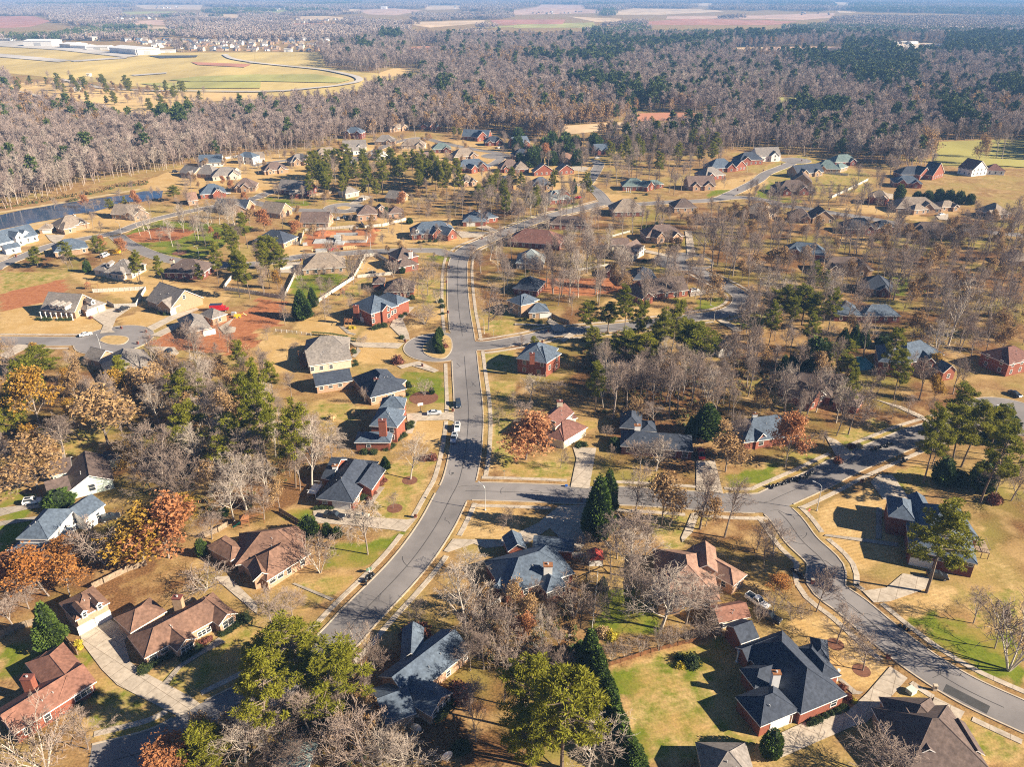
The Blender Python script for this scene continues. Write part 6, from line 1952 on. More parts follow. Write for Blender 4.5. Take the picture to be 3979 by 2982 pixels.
while y < 2300:
    gap = 5.4 if y < 900 else (7.0 if y < 1400 else 9.0)
    x = -0.74 * y - 60
    while x < 0.74 * y + 60:
        p = Vector((x + R.uniform(-.5, .5) * gap, y + R.uniform(-.5, .5) * gap, 0))
        k = wooded(*project(p), p)
        if k and R.random() < 0.10 + 0.12 * (math.sin(p.x * 0.03 + p.y * 0.017) > 0.75): k = None
        if k:
            if k == 'b':
                q = math.sin(p.x * 0.011 + 1.3) + math.sin(p.y * 0.009) + R.gauss(0, 0.8)
                k = 'p' if R.random() < 0.02 + 0.035 * (p.x > 0.1 * p.y) else ('o' if q > 1.6 else ('w' if q < -1.9 else 'b'))
            elif R.random() < 0.42: k = 'b'
            s = R.uniform(0.72, 1.3) * (1 + 0.12 * math.sin(p.x * 0.05) * math.sin(p.y * 0.041 + 2)) * (1.0 if y < 900 else (1.15 if y < 1400 else 1.3)) * (0.92 if k != 'p' else 1.0)
            LOTS[k].append((p, s))
        x += gap
    y += gap
stuff_trees('bare_woods', 'far_bare', ('bare_tall', 'bare_wide'), LOTS['b'], 'leafless_tree'); stuff_trees('pale_woods', 'far_white', ('bare_white',), LOTS['w'], 'pale_tree')
stuff_trees('autumn_woods', 'far_oak', ('oak_brown',), LOTS['o'], 'autumn_tree'); stuff_trees('pine_woods', 'far_pine', ('pine',), LOTS['p'], 'evergreen_pine')
ST = {'b': [], 'p': []}
y = 2300.0
while y < 11500:
    gap = 46 if y < 5000 else 58; x = -0.72 * y
    while x < 0.72 * y:
        p = Vector((x + R.uniform(-.4, .4) * gap, y + R.uniform(-.4, .4) * gap, 0)); u, v = project(p)
        if not any(hides_field(p + Vector((dx, -25, 0)), 30) for dx in (-26, 26)):
            dens = 0.93 if y < 3200 or u > 2500 else 0.72
            f = math.sin(p.x * 0.0016 + 2) + math.sin(p.y * 0.0021 + p.x * 0.0007)
            if f > -1.15 and R.random() < dens:
                k = 'p' if (math.sin(p.x * 0.0031) + math.sin(p.y * 0.0027 + 1) + (0.9 if u > 2700 else -0.2) + R.gauss(0, .3)) > 0.95 else 'b'
                ST[k].append((p, R.uniform(0.9, 1.2) * gap / 46))
        x += gap
    y += gap
for k, nm in (('b', 'far_bare_woods'), ('p', 'far_pine_woods')):
    col = bpy.data.collections.new(nm)
    for me in STAND['stand_bare' if k == 'b' else 'stand_pine']: col.objects.link(bpy.data.objects.new('stand_of_trees', me))
    stuff_points(nm, col, ST[k])
print('woods', {k: len(v) for k, v in LOTS.items()}, {k: len(v) for k, v in ST.items()})
# brush along the wood edge and the pond bank
K = shrub_shape(77, 160, 0.26); add_proto('brush', None, K, None, [MAT['leaf_brown'], MAT['shrub']])
B = []
for s in ('B0 -20,250 200,215 500,165 800,120 1000,60 1230,40', 'O 1180,300 1400,310 1560,300', 'B0 600,190 640,170'):
    P = resample(cl(s), 1.6)
    for p in P:
        for _ in range(3): B.append((p + Vector((R.gauss(0, 1), R.uniform(0, 9), 0)), R.uniform(0.8, 2.0)))
for s in ('O 470,1140 690,1010 700,930 560,900 480,940 330,900 250,960 300,1060', 'O 1290,800 1560,830 1600,950 1300,890', 'O 1000,1300 1240,1300 1240,1480 1020,1420', 'O 450,1600 700,1420 860,1500 880,1658 450,1658', 'O 1900,520 2212,500 2212,760 1920,740', 'B2 560,1340 1200,1200 1700,1658 560,1658', 'O 1560,760 1760,780 1760,860 1580,850'):
    c, q = s.split(' ', 1); P = pl(c, q); W_ = [ground(*p) for p in P]
    for _ in range(260):
        p = Vector((R.uniform(min(w.x for w in W_), max(w.x for w in W_)), R.uniform(min(w.y for w in W_), max(w.y for w in W_)), 0))
        if inpoly(*project(p), P) and free(p, 1.0): B.append((p, R.uniform(0.5, 1.3)))
col = bpy.data.collections.new('brush'); [col.objects.link(bpy.data.objects.new('undergrowth_clump', t[1])) for t in PROTO['brush']]
stuff_points('undergrowth', col, B)
# ---------------------------------------------------------------- vehicles
VEH = {}
def car_parts(kind, paint):
    """body, glass, four wheels, lamps; nose towards +x, in metres"""
    L, Wd, Hh = dict(sedan=(4.7, 1.8, 1.45), suv=(4.7, 1.9, 1.75), pickup=(5.7, 2.0, 1.85), van=(5.2, 2.0, 2.1))[kind]
    h = Wd / 2; z0 = 0.3
    if kind == 'sedan': body = [(-L/2, .55), (-L/2, .95), (-L*.30, 1.0), (L*.16, .98), (L*.46, .82), (L/2, .6), (L/2, .4)]; cab = (-L*.36, -L*.20, L*.05, L*.24, 1.0, Hh)
    elif kind == 'suv': body = [(-L/2, .6), (-L/2, 1.1), (-L*.4, 1.12), (L*.2, 1.1), (L*.46, .95), (L/2, .7), (L/2, .45)]; cab = (-L*.49, -L*.42, L*.06, L*.23, 1.1, Hh)
    elif kind == 'van': body = [(-L/2, .6), (-L/2, 1.2), (-L*.4, 1.22), (L*.3, 1.2), (L*.47, 1.0), (L/2, .8), (L/2, .45)]; cab = (-L*.495, -L*.48, L*.2, L*.36, 1.2, Hh)
    else: body = [(-L/2, .65), (-L/2, 1.12), (-L*.12, 1.14), (L*.18, 1.14), (L*.46, 1.02), (L/2, .8), (L/2, .5)]; cab = (-L*.13, -L*.10, L*.08, L*.20, 1.14, Hh)
    B = MB(); prof = [(-L/2, z0 + .02)] + body + [(L/2 - .05, z0)]
    n = len(prof)
    def sec(s): return [(x, s * (h - (0.07 if z > .9 else 0.02 if z > .5 else 0.05)), z) for x, z in prof]
    a, b = sec(-1), sec(1)
    B.face(a); B.face(b[::-1])
    for i in range(n):
        j = (i + 1) % n
        B.face([a[j], a[i], b[i], b[j]])
    x0, x1, x2, x3, zb, zt = cab; t = h - .22; s = h - .09
    rf = [(x1, -t, zt), (x2, -t, zt), (x2, t, zt), (x1, t, zt)]
    lo = [(x0, -s, zb), (x3, -s, zb), (x3, s, zb), (x0, s, zb)]
    B.face(rf)
    for i in range(4): B.face([lo[i], lo[(i + 1) % 4], rf[(i + 1) % 4], rf[i]])
    if kind == 'pickup':
        B.box(-L/2 + .05, x0 - .05, -h + .09, -h + .2, 1.1, 1.3); B.box(-L/2 + .05, x0 - .05, h - .2, h - .09, 1.1, 1.3); B.box(-L/2, -L/2 + .1, -h + .09, h - .09, 1.1, 1.3)
    G = MB()
    for i in range(4):
        q = [Vector(lo[i]), Vector(lo[(i + 1) % 4]), Vector(rf[(i + 1) % 4]), Vector(rf[i])]
        c = sum(q, Vector()) / 4; nn = (q[1] - q[0]).cross(q[3] - q[0]).normalized()
        if nn.dot(c - Vector((0, 0, .8))) < 0: nn = -nn
        w = [c + (p - c) * 0.84 + nn * 0.02 for p in q]
        G.face(w); G.face([p - nn * 0.015 for p in w][::-1])
    if kind == 'suv': G.box(x1 + .3, x2 - .5, -t + .2, t - .2, zt + .005, zt + .03)
    if kind == 'pickup': G.box(-L/2 + .12, x0 - .1, -h + .22, h - .22, 1.145, 1.16)
    Wl = MB(); Wl.tube([(0, -.11, 0), (0, .11, 0)], .34, 14, 0, True); Wl.tube([(0, -.125, 0), (0, .125, 0)], .2, 10, 1, True)
    HL = MB(); HL.box(-.03, .06, -.2, .2, -.08, .08)
    TL = MB(); TL.box(-.06, .03, -.14, .14, -.1, .1)
    return (B.mesh('car_body', MAT['car_' + paint]), G.mesh('car_window', MAT['glass']), Wl.mesh('wheel', [MAT['tyre'], MAT['steel']]), HL.mesh('headlight', MAT['trim']), TL.mesh('tail_light', MAT['car_red']), L, h, body)
def vehicle(kind, paint, c, x, y, x2, y2, label, group='parked and passing vehicles', whole=False):
    k = (kind, paint)
    if k not in VEH: VEH[k] = car_parts(kind, paint)
    b, g, w, hl, tl, L, h, body = VEH[k]
    p = at(c, x, y); q = at(c, x2, y2); a = math.atan2(q.y - p.y, q.x - p.x)
    nm = {'sedan': 'parked_car', 'suv': 'parked_car', 'pickup': 'pickup_truck', 'van': 'van'}[kind]
    cat = {'sedan': 'car', 'suv': 'car', 'pickup': 'pickup', 'van': 'van'}[kind]
    o = empty(nm, (p.x, p.y, 0.17), a, label=label, cat=cat, group=group)
    link('body', b, o); link('car_window', g, o)
    for sx in (-L * .31, L * .32):
        for sy in (-h + .06, h - .06): wl = link('wheel', w, o); wl.location = (sx, sy, 0.34)
    for sy in (-h * .68, h * .68):
        e = link('headlight', hl, o); e.location = (L / 2 - .02, sy, body[-2][1] + .05)
        e = link('tail_light', tl, o); e.location = (-L / 2 + .02, sy, body[1][1] - .12)
    return o
for ln in '''suv navy C1 1727 282 1733 330|dark blue car driving up the main street alone
sedan silver C1 1520 358 1600 352|silver sedan parked in the pale driveway beside the basketball hoop
suv white C1 1718 488 1712 540|white car with a roof window on the main street ahead of the silver one
suv silver C1 1690 580 1675 630|silver-blue car nearest the tree shadow on the main street
pickup black C1 665 1248 750 1262|black pickup in front of the white garage door
sedan gold C1 885 1245 960 1250|pale gold sedan behind the weeping tree on the drive
pickup black B0 1060 1122 1110 1100|black pickup parked by the fence of the three-dormer porch house
sedan white B0 740 1340 790 1330|white sedan moving along the turning circle street
suv black B0 1440 1500 1400 1530|black car on the rounded pale drive below the turning circle
van white B0 905 660 950 640|white van beside the yellow skip
suv white C0 285 1122 370 1110|white car on the narrow drive by the white two-storey house
suv black C0 955 1262 1000 1250|black car behind the white house garage
pickup red C2 1600 712 1590 650|bright red pickup beside the low dark grey house
van white C3 1985 340 1975 290|white van at the end of the side street
sedan black C3 2130 195 2170 215|dark car on the drive above the white van
pickup white D2 2080 255 2150 300|white pickup beside the brown-roofed outbuilding
suv black D3 1460 35 1560 50|black car under the leaning pine by the dark red house
suv white B2 1545 962 1600 955|white car in the drive of the long brown brick house
sedan red B2 545 158 520 160|red car at the porch house on the bend
sedan white B3 1500 302 1540 295|white car by the broad brown house
pickup white B3 1105 465 1060 460|white pickup by the dark house on the far right street
suv white B1 900 176 950 165|white car on the pale drive by the stone cottage
sedan silver B1 695 340 700 370|silver car behind the big purple-brown gable house
sedan navy B1 750 325 750 355|dark blue car behind the big purple-brown gable house
sedan navy B1 870 340 870 370|dark blue car by the curved pale fence
sedan white A2 710 1362 760 1360|white sedan on the upper street near the dark gabled house
sedan white A1 2082 1275 2110 1272|white sedan at the north turning circle
suv black A0 1510 1482 1560 1480|black car behind the pale grey double house
sedan silver B0 1950 122 1990 118|silver car by the slate-roofed brick house
sedan navy A0 2115 790 2150 790|dark car on the airfield road
sedan black C3 300 640 340 650|dark car half hidden by the twin-window brick house
pickup black D3 10 385 60 410|black pickup behind the bare shrubs by the outbuilding'''.split('\n'):
    a, lab = ln.split('|'); t = a.split(); vehicle(t[0], t[1], t[2], *map(float, t[3:7]), lab)
# red box truck and yellow skip at the building sites
def box_truck():
    p = at('B0', 1885, 1125); o = empty('box_truck', p, 0.1, label='red box truck beside the unfinished grey house', cat='truck')
    m = MB(); m.box(-3.6, 1.6, -1.2, 1.2, .7, 3.1); m.build('cargo_box', MAT['car_red'], o)
    m = MB(); m.box(-3.6, 1.6, -1.2, 1.2, 3.105, 3.2); m.build('box_roof', MAT['car_navy'], o)
    m = MB(); m.face([(1.7, s * 1.0, z) for s, z in ((-1, .6), (1, .6), (1, 2.3), (-1, 2.3))]); m.box(1.7, 2.9, -1, 1, .6, 2.2); m.box(2.9, 4.0, -1, 1, .6, 1.3); m.build('cab', MAT['car_red'], o)
    m = MB(); m.box(2.5, 2.93, -.9, .9, 1.4, 2.05); m.build('windscreen', MAT['glass'], o)
    w = VEH[('sedan', 'silver')][2]
    for x in (-2.4, 3.0):
        for y in (-1, 1): e = link('wheel', w, o); e.location = (x, y, .36); e.scale = (1.25,) * 3
box_truck()
def skip_box(c, x, y, mat, label, L=6, W=2.4, Hh=1.6, rz=0.1):
    p = at(c, x, y); m = MB(); t = .08
    for a in ((-L/2, L/2, -W/2, -W/2 + t), (-L/2, L/2, W/2 - t, W/2), (-L/2, -L/2 + t, -W/2 + t + .002, W/2 - t - .002), (L/2 - t, L/2, -W/2 + t + .002, W/2 - t - .002)): m.box(*a, 0, Hh)
    m.box(-L/2 + t, L/2 - t, -W/2 + t, W/2 - t, 0.1, .5)
    for k in range(6): xx = -L/2 + .5 + k * (L - 1) / 5; m.box(xx - .06, xx + .06, -W/2 - .09, -W/2 - .002, .1, Hh - .05)
    o = m.build('skip', mat); o.location = p; o.rotation_euler = (0, 0, rz); tag(o, label, 'skip')
skip_box('B0', 985, 625, MAT['car_yellow'], 'yellow skip behind the grey house beside the pines')
MAT['ply'] = plain('new_plywood', (0.5, 0.33, 0.17), 0.8, 0.15, 0.6)
skip_box('B1', 795, 588, MAT['ply'], 'long plywood-sided skip at the house foundation site', 7.5, 2.4, 1.2, 0.35)
# house foundation
def foundation():
    P = at('B1', 700, 545); o = empty('house_foundation', P, 0.06, label='house foundation of pale block walls with a new plywood floor on red soil', cat='building site')
    bl = plain('concrete_block', (0.42, 0.43, 0.43), 0.9, 0.2, 0.8)
    m = MB(); m.box(-2, 15, 1, 10, 0, 1.3); m.box(-14, -2.01, 0, 8, 0, .5); m.box(-2, 3, -3, .99, 0, 1.0); m.build('block_wall', bl, o)
    m = MB(); m.box(1.5, 14.8, 1.2, 9.8, 1.303, 1.5); m.box(-6, 1.49, 5, 12, 1.303, 1.5); m.build('plywood_floor', MAT['ply'], o)
    m = MB(); m.box(-3, 0.5, 4, 6, 1.51, 3.2); m.box(-3, 9, 12, 12.3, 1.0, 2.6); m.build('stair_wall', bl, o)
    m = MB()
foundation()
for c, x, y, a, b, mat, lab in (('B1', 440, 615, 5, 2, 'ply', 'stack of orange-brown boards by the foundation'), ('B1', 550, 615, 6, 2.4, 'steel', 'stack of pale wrapped blocks by the foundation'), ('B1', 640, 605, 3.4, 2, 'car_red', 'small red digger body by the foundation'), ('B1', 410, 560, 2.5, 2, 'steel', 'heap of wrapped bricks beside the pale fence'), ('B0', 2040, 1180, 3, 1.6, 'car_yellow', 'small yellow loader on the red soil'), ('B0', 2010, 1160, 2, 1.6, 'steel', 'pallet of pale blocks behind the unfinished grey house')):
    p = at(c, x, y); m = MB(); rg = random.Random(x)
    z = 0
    for k in range(4): s = 1 - .08 * k * rg.random(); hh = .35; m.box(-a/2*s, a/2*s, -b/2*s, b/2*s, z, z + hh - .04); z += hh
    o = m.build('material_stack' if mat != 'car_yellow' and mat != 'car_red' else 'site_loader', MAT[mat]); o.location = p; o.rotation_euler = (0, 0, rg.uniform(-.3, .3)); tag(o, lab, 'building material' if mat not in ('car_yellow', 'car_red') else 'machine')
    if mat in ('car_yellow', 'car_red'):
        w = VEH[('sedan', 'silver')][2]
        for sx in (-a*.3, a*.3):
            for sy in (-b*.55, b*.55): e = link('wheel', w, o); e.location = (sx, sy, .36)
        q = MB(); q.tube([(a*.4, 0, .8), (a*.9, 0, 1.6), (a*1.3, 0, .4)], .12, 6); q.build('arm', MAT[mat], o)
MAT['mound'] = MAT['soil']
for c, x, y, r, h, lab in (('B1', 560, 465, 8, 2.4, 'long red soil mound behind the foundation'), ('B1', 985, 435, 5, 1.8, 'round red soil mound beside the open lawn')):
    p = at(c, x, y); rg = random.Random(x); m = MB(); n = 18; rings = 6
    for i in range(rings + 1):
        t = i / rings
        for j in range(n):
            a = j * 6.283 / n; w = r * (1 - t) * (1 + .18 * math.sin(3 * a + i) + rg.uniform(-.06, .06))
            m.v.append((math.cos(a) * w, math.sin(a) * w * .5, h * (1 - (1 - t) ** 2) * rg.uniform(.92, 1.04) - (0.1 if i == 0 else 0)))
    for i in range(rings):
        for j in range(n): m.f.append((i*n+j, i*n+(j+1) % n, (i+1)*n+(j+1) % n, (i+1)*n+j)); m.m.append(0)
    o = m.build('soil_mound', MAT['soil']); o.location = p; tag(o, lab, 'soil mound')

# ---------------------------------------------------------------- street furniture
def nearest_house(p, k=0):
    return sorted(SHORT, key=lambda s: (s[1] - p.x) ** 2 + (s[2] - p.y) ** 2)[k][0]
def lamp(c, x, y, ty, ang, label):
    b = at(c, x, y); h = max(5.5, min(10, height_at(b, src(c, 0, ty)[1])))
    o = empty('street_lamp', b, ang, label=label, cat='street lamp', group='street lamps')
    m = MB(); m.tube([(0, 0, -.1), (0, 0, h - .9)], [.13, .085], 8); m.box(-.2, .2, -.2, .2, 0, .25); m.build('pole', MAT['steel'], o)
    m = MB(); m.tube([(0, 0, h - .95), (.5, 0, h - .35), (1.9, 0, h)], [.07, .06, .05], 6); m.build('arm', MAT['steel'], o)
    m = MB(); m.box(1.75, 2.5, -.17, .17, h - .09, h + .09); m.build('lamp_head', MAT['steel'], o)
for c, x, y, ty, ang, lab in (('C1', 1958, 1180, 965, 2.4, 'tall steel street lamp on the dry corner lawn at the main junction'), ('C3', 430, 1185, 955, 2.6, 'steel street lamp behind the red stop sign'), ('B0', 1045, 470, 360, 2.8, 'street lamp at the bend by the wooded green'), ('B0', 1715, 680, 570, 2.8, 'street lamp at the lower tip of the wooded green'),
    ('B0', 880, 1505, 1345, 2.2, 'white street lamp below the small turning circle'), ('B1', 975, 595, 480, 1.5, 'pole by the house foundation street'), ('B1', 1965, 605, 515, 1.4, 'street lamp at the upper street junction'), ('B1', 1948, 1320, 1190, 2.6, 'street lamp beside the big pale bare tree on the main street'), ('B2', 1295, 718, 610, 1.4, 'street lamp by the small cul-de-sac turning circle'),
    ('B2', 1712, 1205, 1085, 2.6, 'street lamp at the curve of the cross street'), ('B3', 390, 965, 885, 2.8, 'street lamp behind the grouped right-hand pines'), ('A1', 190, 1355, 1285, 1.5, 'street lamp by the broad low houses at the wood'), ('A2', 545, 1540, 1450, 1.4, 'street lamp on the dry lawn of the upper street'), ('A2', 1995, 1480, 1415, 2.6, 'street lamp by the charcoal brick house up the street'), ('A3', 340, 1390, 1330, 2.6, 'street lamp at the far street end below the wood')):
    lamp(c, x, y, ty, ang, lab)
def mailbox(c, x, y, mat, label):
    o = empty('mailbox', at(c, x, y), R.uniform(-.2, .2), label=label, cat='mailbox', group='brick mailboxes along the streets')
    m = MB(); m.box(-.35, .35, -.3, .3, -.1, 1.35); m.build('pillar', MAT[mat], o)
    m = MB(); m.box(-.4, .4, -.35, .35, 1.353, 1.45); m.build('cap', MAT['concd' if mat != 'stone' else 'stone'], o)
    m = MB(); m.box(-.15, .15, -.42, -.302, .85, 1.15); m.build('box_door', MAT['tyre'], o)
MB_SPOTS = 'C1 1360,1245;B1 1418,1605;B1 1624,880;B1 1647,760;B1 1638,1145;B1 2012,468;B1 1930,508;B1 2150,483;B1 376,696;B1 1270,1392;B0 140,662;B0 276,1420;B0 1045,1280;B0 1256,1312;B0 1282,1362;B0 1186,1412;C3 815,945;D3 1440,1000;D3 390,85;D3 1040,725;B2 290,1305;B2 236,1400;B3 536,255;B3 676,315;B3 1211,402;C1 1680,330;A2 1970,1560;A2 1915,1640;A2 2135,1470;A3 130,1415;A3 300,1385;B2 1845,1185'
mbn = {}
for s in MB_SPOTS.split(';'):
    c, q = s.split(); x, y = map(float, q.split(',')); p = at(c, x, y)
    ns = nearest_house(p); mbn[ns] = mbn.get(ns, 0) + 1
    mat = 'stone' if c == 'D3' and x > 1400 else ('brick' if c in ('C1', 'B2', 'C3') else 'brickd')
    lab = ('pale stone' if mat == 'stone' else 'red brick') + ' mailbox pillar, ' + ('nearest ' if mbn[ns] == 1 else ('second nearest ' if mbn[ns] == 2 else 'third nearest ')) + ns
    mailbox(c, x, y, mat, lab)
# stop sign
o = empty('stop_sign', at('C3', 352, 1243), 0.5, label='red octagonal stop sign on a post at the right-hand junction', cat='sign')
m = MB(); m.tube([(0, 0, -.1), (0, 0, 2.9)], .05, 6); m.build('post', MAT['steel'], o)
m = MB(); oc = [(math.cos(math.pi / 8 + k * math.pi / 4) * .42, math.sin(math.pi / 8 + k * math.pi / 4) * .42 + 2.5) for k in range(8)]
m.face([(x, -.06, z) for x, z in oc]); m.face([(x, -.09, z) for x, z in oc][::-1])
for k in range(8):
    a, b_ = oc[k], oc[(k + 1) % 8]; m.face([(a[0], -.06, a[1]), (b_[0], -.06, b_[1]), (b_[0], -.09, b_[1]), (a[0], -.09, a[1])])
pa = m.build('sign_plate', MAT['car_red'], o)
fc = bpy.data.curves.new('lettering', 'FONT'); fc.body = 'STOP'; fc.size = .3; fc.align_x = 'CENTER'; fc.align_y = 'CENTER'; fc.extrude = .004; fc.materials.append(MAT['trim'])
tmp = bpy.data.objects.new('lettering', fc); me_ = bpy.data.meshes.new_from_object(tmp); bpy.data.objects.remove(tmp)
e = link('lettering', me_, pa); e.location = (0, -.098, 2.5); e.rotation_euler = (math.pi / 2, 0, 0)
def sign_post(c, x, y, h, label):
    o = empty('street_name_sign', at(c, x, y), R.uniform(0, 1), label=label, cat='sign')
    m = MB(); m.tube([(0, 0, -.1), (0, 0, h)], .04, 6); m.build('post', MAT['steel'], o)
    m = MB(); m.box(-.4, .4, -.015, .015, h - .2, h); m.build('name_plate', plain('green_sign', (0.02, 0.16, 0.08), .5, .05), o)
sign_post('C1', 2120, 908, 2.8, 'thin street name sign post at the main junction kerb')
sign_post('B1', 2030, 1345, 2.8, 'green street name sign by the cross street corner')
# garden board sign
o = empty('yard_sign', at('D1', 962, -10), 0.6, label='green board sign on a white post on the green lawn', cat='sign')
m = MB(); m.box(-.06, .06, -.06, .06, -.1, 1.6); m.build('post', MAT['trim'], o); m = MB(); m.box(-.7, .7, -.04, .04, .75, 1.55); m.build('board', plain('green_board', (0.09, 0.16, 0.1), .6, .1), o)
# black rubbish bags
m = MB(); rg = random.Random(4); N_, M_2 = 5, 8
for i in range(N_ + 1):
    for j in range(M_2):
        el = i / N_ * math.pi - math.pi / 2; a = j * 6.283 / M_2; w = math.cos(el) * (1 + .12 * math.sin(3 * a + i)) * .42
        m.v.append((math.cos(a) * w, math.sin(a) * w, .38 + math.sin(el) * .4))
for i in range(N_):
    for j in range(M_2): m.f.append((i*M_2+j, i*M_2+(j+1) % M_2, (i+1)*M_2+(j+1) % M_2, (i+1)*M_2+j)); m.m.append(0)
m.tube([(0, 0, .76), (0.02, 0, .92)], [.05, .1], 6, 0, True)
BAG = m.mesh('rubbish_bag', MAT['bag'], True)
for c, x0, y0, x1, y1, n, lab in (('C3', 905, 668, 1065, 615, 14, 'black rubbish bag in the long row on the kerb beyond the junction'), ('C3', 30, 990, 330, 905, 20, 'black rubbish bag in the row along the dark shaded kerb'), ('C3', 345, 885, 415, 860, 9, 'black rubbish bag in the heap at the end of the shaded row'),
    ('D1', 915, 98, 1000, 5, 9, 'black rubbish bag at the kerb of the lower main street'), ('D3', 225, -30, 300, 40, 8, 'black rubbish bag beside the street near the outbuilding'), ('D3', 1150, 455, 1200, 490, 5, 'black rubbish bag on the kerb opposite the big charcoal roof house'), ('C3', 1150, 765, 1195, 755, 5, 'black rubbish bag on leaf-strewn asphalt by the pines'), ('B2', 20, 437, 60, 425, 5, 'black rubbish bag on the kerb by the wide dark red roof'), ('B1', 2110, 425, 2150, 418, 4, 'black rubbish bag by the upper street kerb')):
    for k in range(n):
        t = k / max(1, n - 1); p = at(c, x0 + (x1 - x0) * t, y0 + (y1 - y0) * t)
        o = link('rubbish_bag', BAG); o.location = p + Vector((R.gauss(0, .3), R.gauss(0, .3), 0.1)); s = R.uniform(.8, 1.25); o.scale = (s, s, s * R.uniform(.7, 1.1)); o.rotation_euler = (R.gauss(0, .2), R.gauss(0, .2), R.random() * 6)
        tag(o, lab, 'rubbish bag', lab.replace('black rubbish bag', 'bags'))

# ---------------------------------------------------------------- fences
def fence(c, s, mat, h, label, kind='board'):
    P = [at(c, *map(float, q.split(','))) for q in s.split()]
    root = empty('fence', P[0], label=label, cat='fence'); po = []; m = MB()
    for i, (a, b) in enumerate(zip(P, P[1:])):
        d = b - a; L = d.length; u = d.normalized(); n = Vector((-u.y, u.x, 0))
        k = max(1, round(L / 2.4))
        for j in range(k + (i == len(P) - 2)): po.append(a + u * (L * j / k))
        q = a - P[0]
        def bx(s0, s1, t0, t1, z0, z1):
            pts = [q + u * x + n * y + Vector((0, 0, z)) for z in (z0, z1) for x, y in ((s0, t0), (s1, t0), (s1, t1), (s0, t1))]
            m.poly(pts, [(3, 2, 1, 0), (4, 5, 6, 7), (0, 1, 5, 4), (1, 2, 6, 5), (2, 3, 7, 6), (3, 0, 4, 7)])
        if kind == 'board':
            w = 0.30
            for j in range(int(L / w)): bx(j * w + .01, (j + 1) * w - .01, .02 * (j % 2), .02 * (j % 2) + .03, .05, h - .04 * ((j * 7) % 3 == 0))
            bx(0, L, .055, .1, h * .7, h * .7 + .09); bx(0, L, .055, .1, .3, .39)
        elif kind == 'picket':
            for j in range(int(L / .28)): bx(j * .28, j * .28 + .14, 0, .03, .08, h)
            bx(0, L, .035, .08, h * .75, h * .75 + .09)
        else:
            for z in (.35, .75, 1.1): bx(0, L, 0, .05, z, z + .13)
    m.build('fence_panel', MAT[mat], root)
    if len(po) <= 100:
        g = MB(); g.box(-.07, .07, -.07, .07, -.2, h + .08); pm = g.mesh('post', MAT[mat])
        for p in po: e = link('post', pm, root); e.location = p - P[0] + Vector((0, 0, 0))
for a in (('B1', '530,1050 830,852 928,665', 'vinyl', 1.8, 'long pale fence running between the back gardens to the tan roof house'), ('B1', '930,660 1030,652 1110,700', 'vinyl', 1.8, 'pale fence behind the white-chimney brown house'), ('B1', '862,842 1160,815', 'vinyl', 1.7, 'pale fence between the two brown-roofed houses'), ('B1', '890,372 925,412 1080,398 1280,345', 'vinyl', 1.7, 'curved pale fence round a back garden'),
    ('B1', '230,552 368,555 402,455', 'greyfence', 1.8, 'grey fence corner beside the house foundation'), ('B1', '240,1000 290,900 330,810', 'vinyl', 1.8, 'weathered side fence below the wide tan roof'), ('B1', '-20,985 110,1005 235,1025', 'greyfence', 1.8, 'grey fence beside the red leaf ground'), ('B1', '410,440 640,425 840,410', 'greyfence', 1.7, 'grey fence behind the house foundation'), ('B1', '200,775 330,760', 'vinyl', 1.6, 'short pale fence by the narrow drive'),
    ('B0', '800,968 1255,945 1170,1090 985,1098 925,1065', 'vinyl', 1.8, 'pale fence enclosing the dry garden beside the three-dormer house'), ('B0', '1925,945 2211,985', 'vinyl', 1.8, 'pale fence under the two tall pines'), ('B0', '1930,930 1995,845', 'vinyl', 1.8, 'short pale fence by the swimming cover'),
    ('A0', '1895,1375 2045,1350', 'vinyl', 1.8, 'pale fence at the wood behind the white house'), ('A1', '890,1362 1010,1352', 'vinyl', 1.8, 'pale fence before the dark evergreens'), ('A3', '500,1490 700,1512', 'vinyl', 1.7, 'white fence by the wide teal-roofed house'), ('B3', '560,155 700,90 870,5', 'vinyl', 1.8, 'long white fence climbing toward the meadow'),
    ('B2', '300,1168 380,1210 470,1240', 'wood', 1.8, 'brown board fence beside the white garage wing'), ('B1', '445,145 640,115', 'wood', 1.7, 'brown board fence on the green lawn by pines'),
    ('D0', '800,130 900,80 1100,-20 1260,-75', 'wood', 1.7, 'weathered board fence behind the detached dormer garage'), ('D0', '-20,565 150,480 330,430', 'wood', 1.8, 'weathered board fence by the yellow-green conifer'), ('D0', '555,550 620,640 670,700', 'wood', 1.7, 'short board fence between two brick ranch houses'), ('C1', '190,1195 330,1280 420,1330', 'wood', 1.5, 'dark board fence above the tan-brown roofed house'), ('C0', '1750,1420 1880,1370 1960,1320', 'wood', 1.6, 'board fence by the play tower'), ('C2', '1480,1540 1482,1541', 'wood', 1, 'x')):
    if a[4] != 'x': fence(*a)
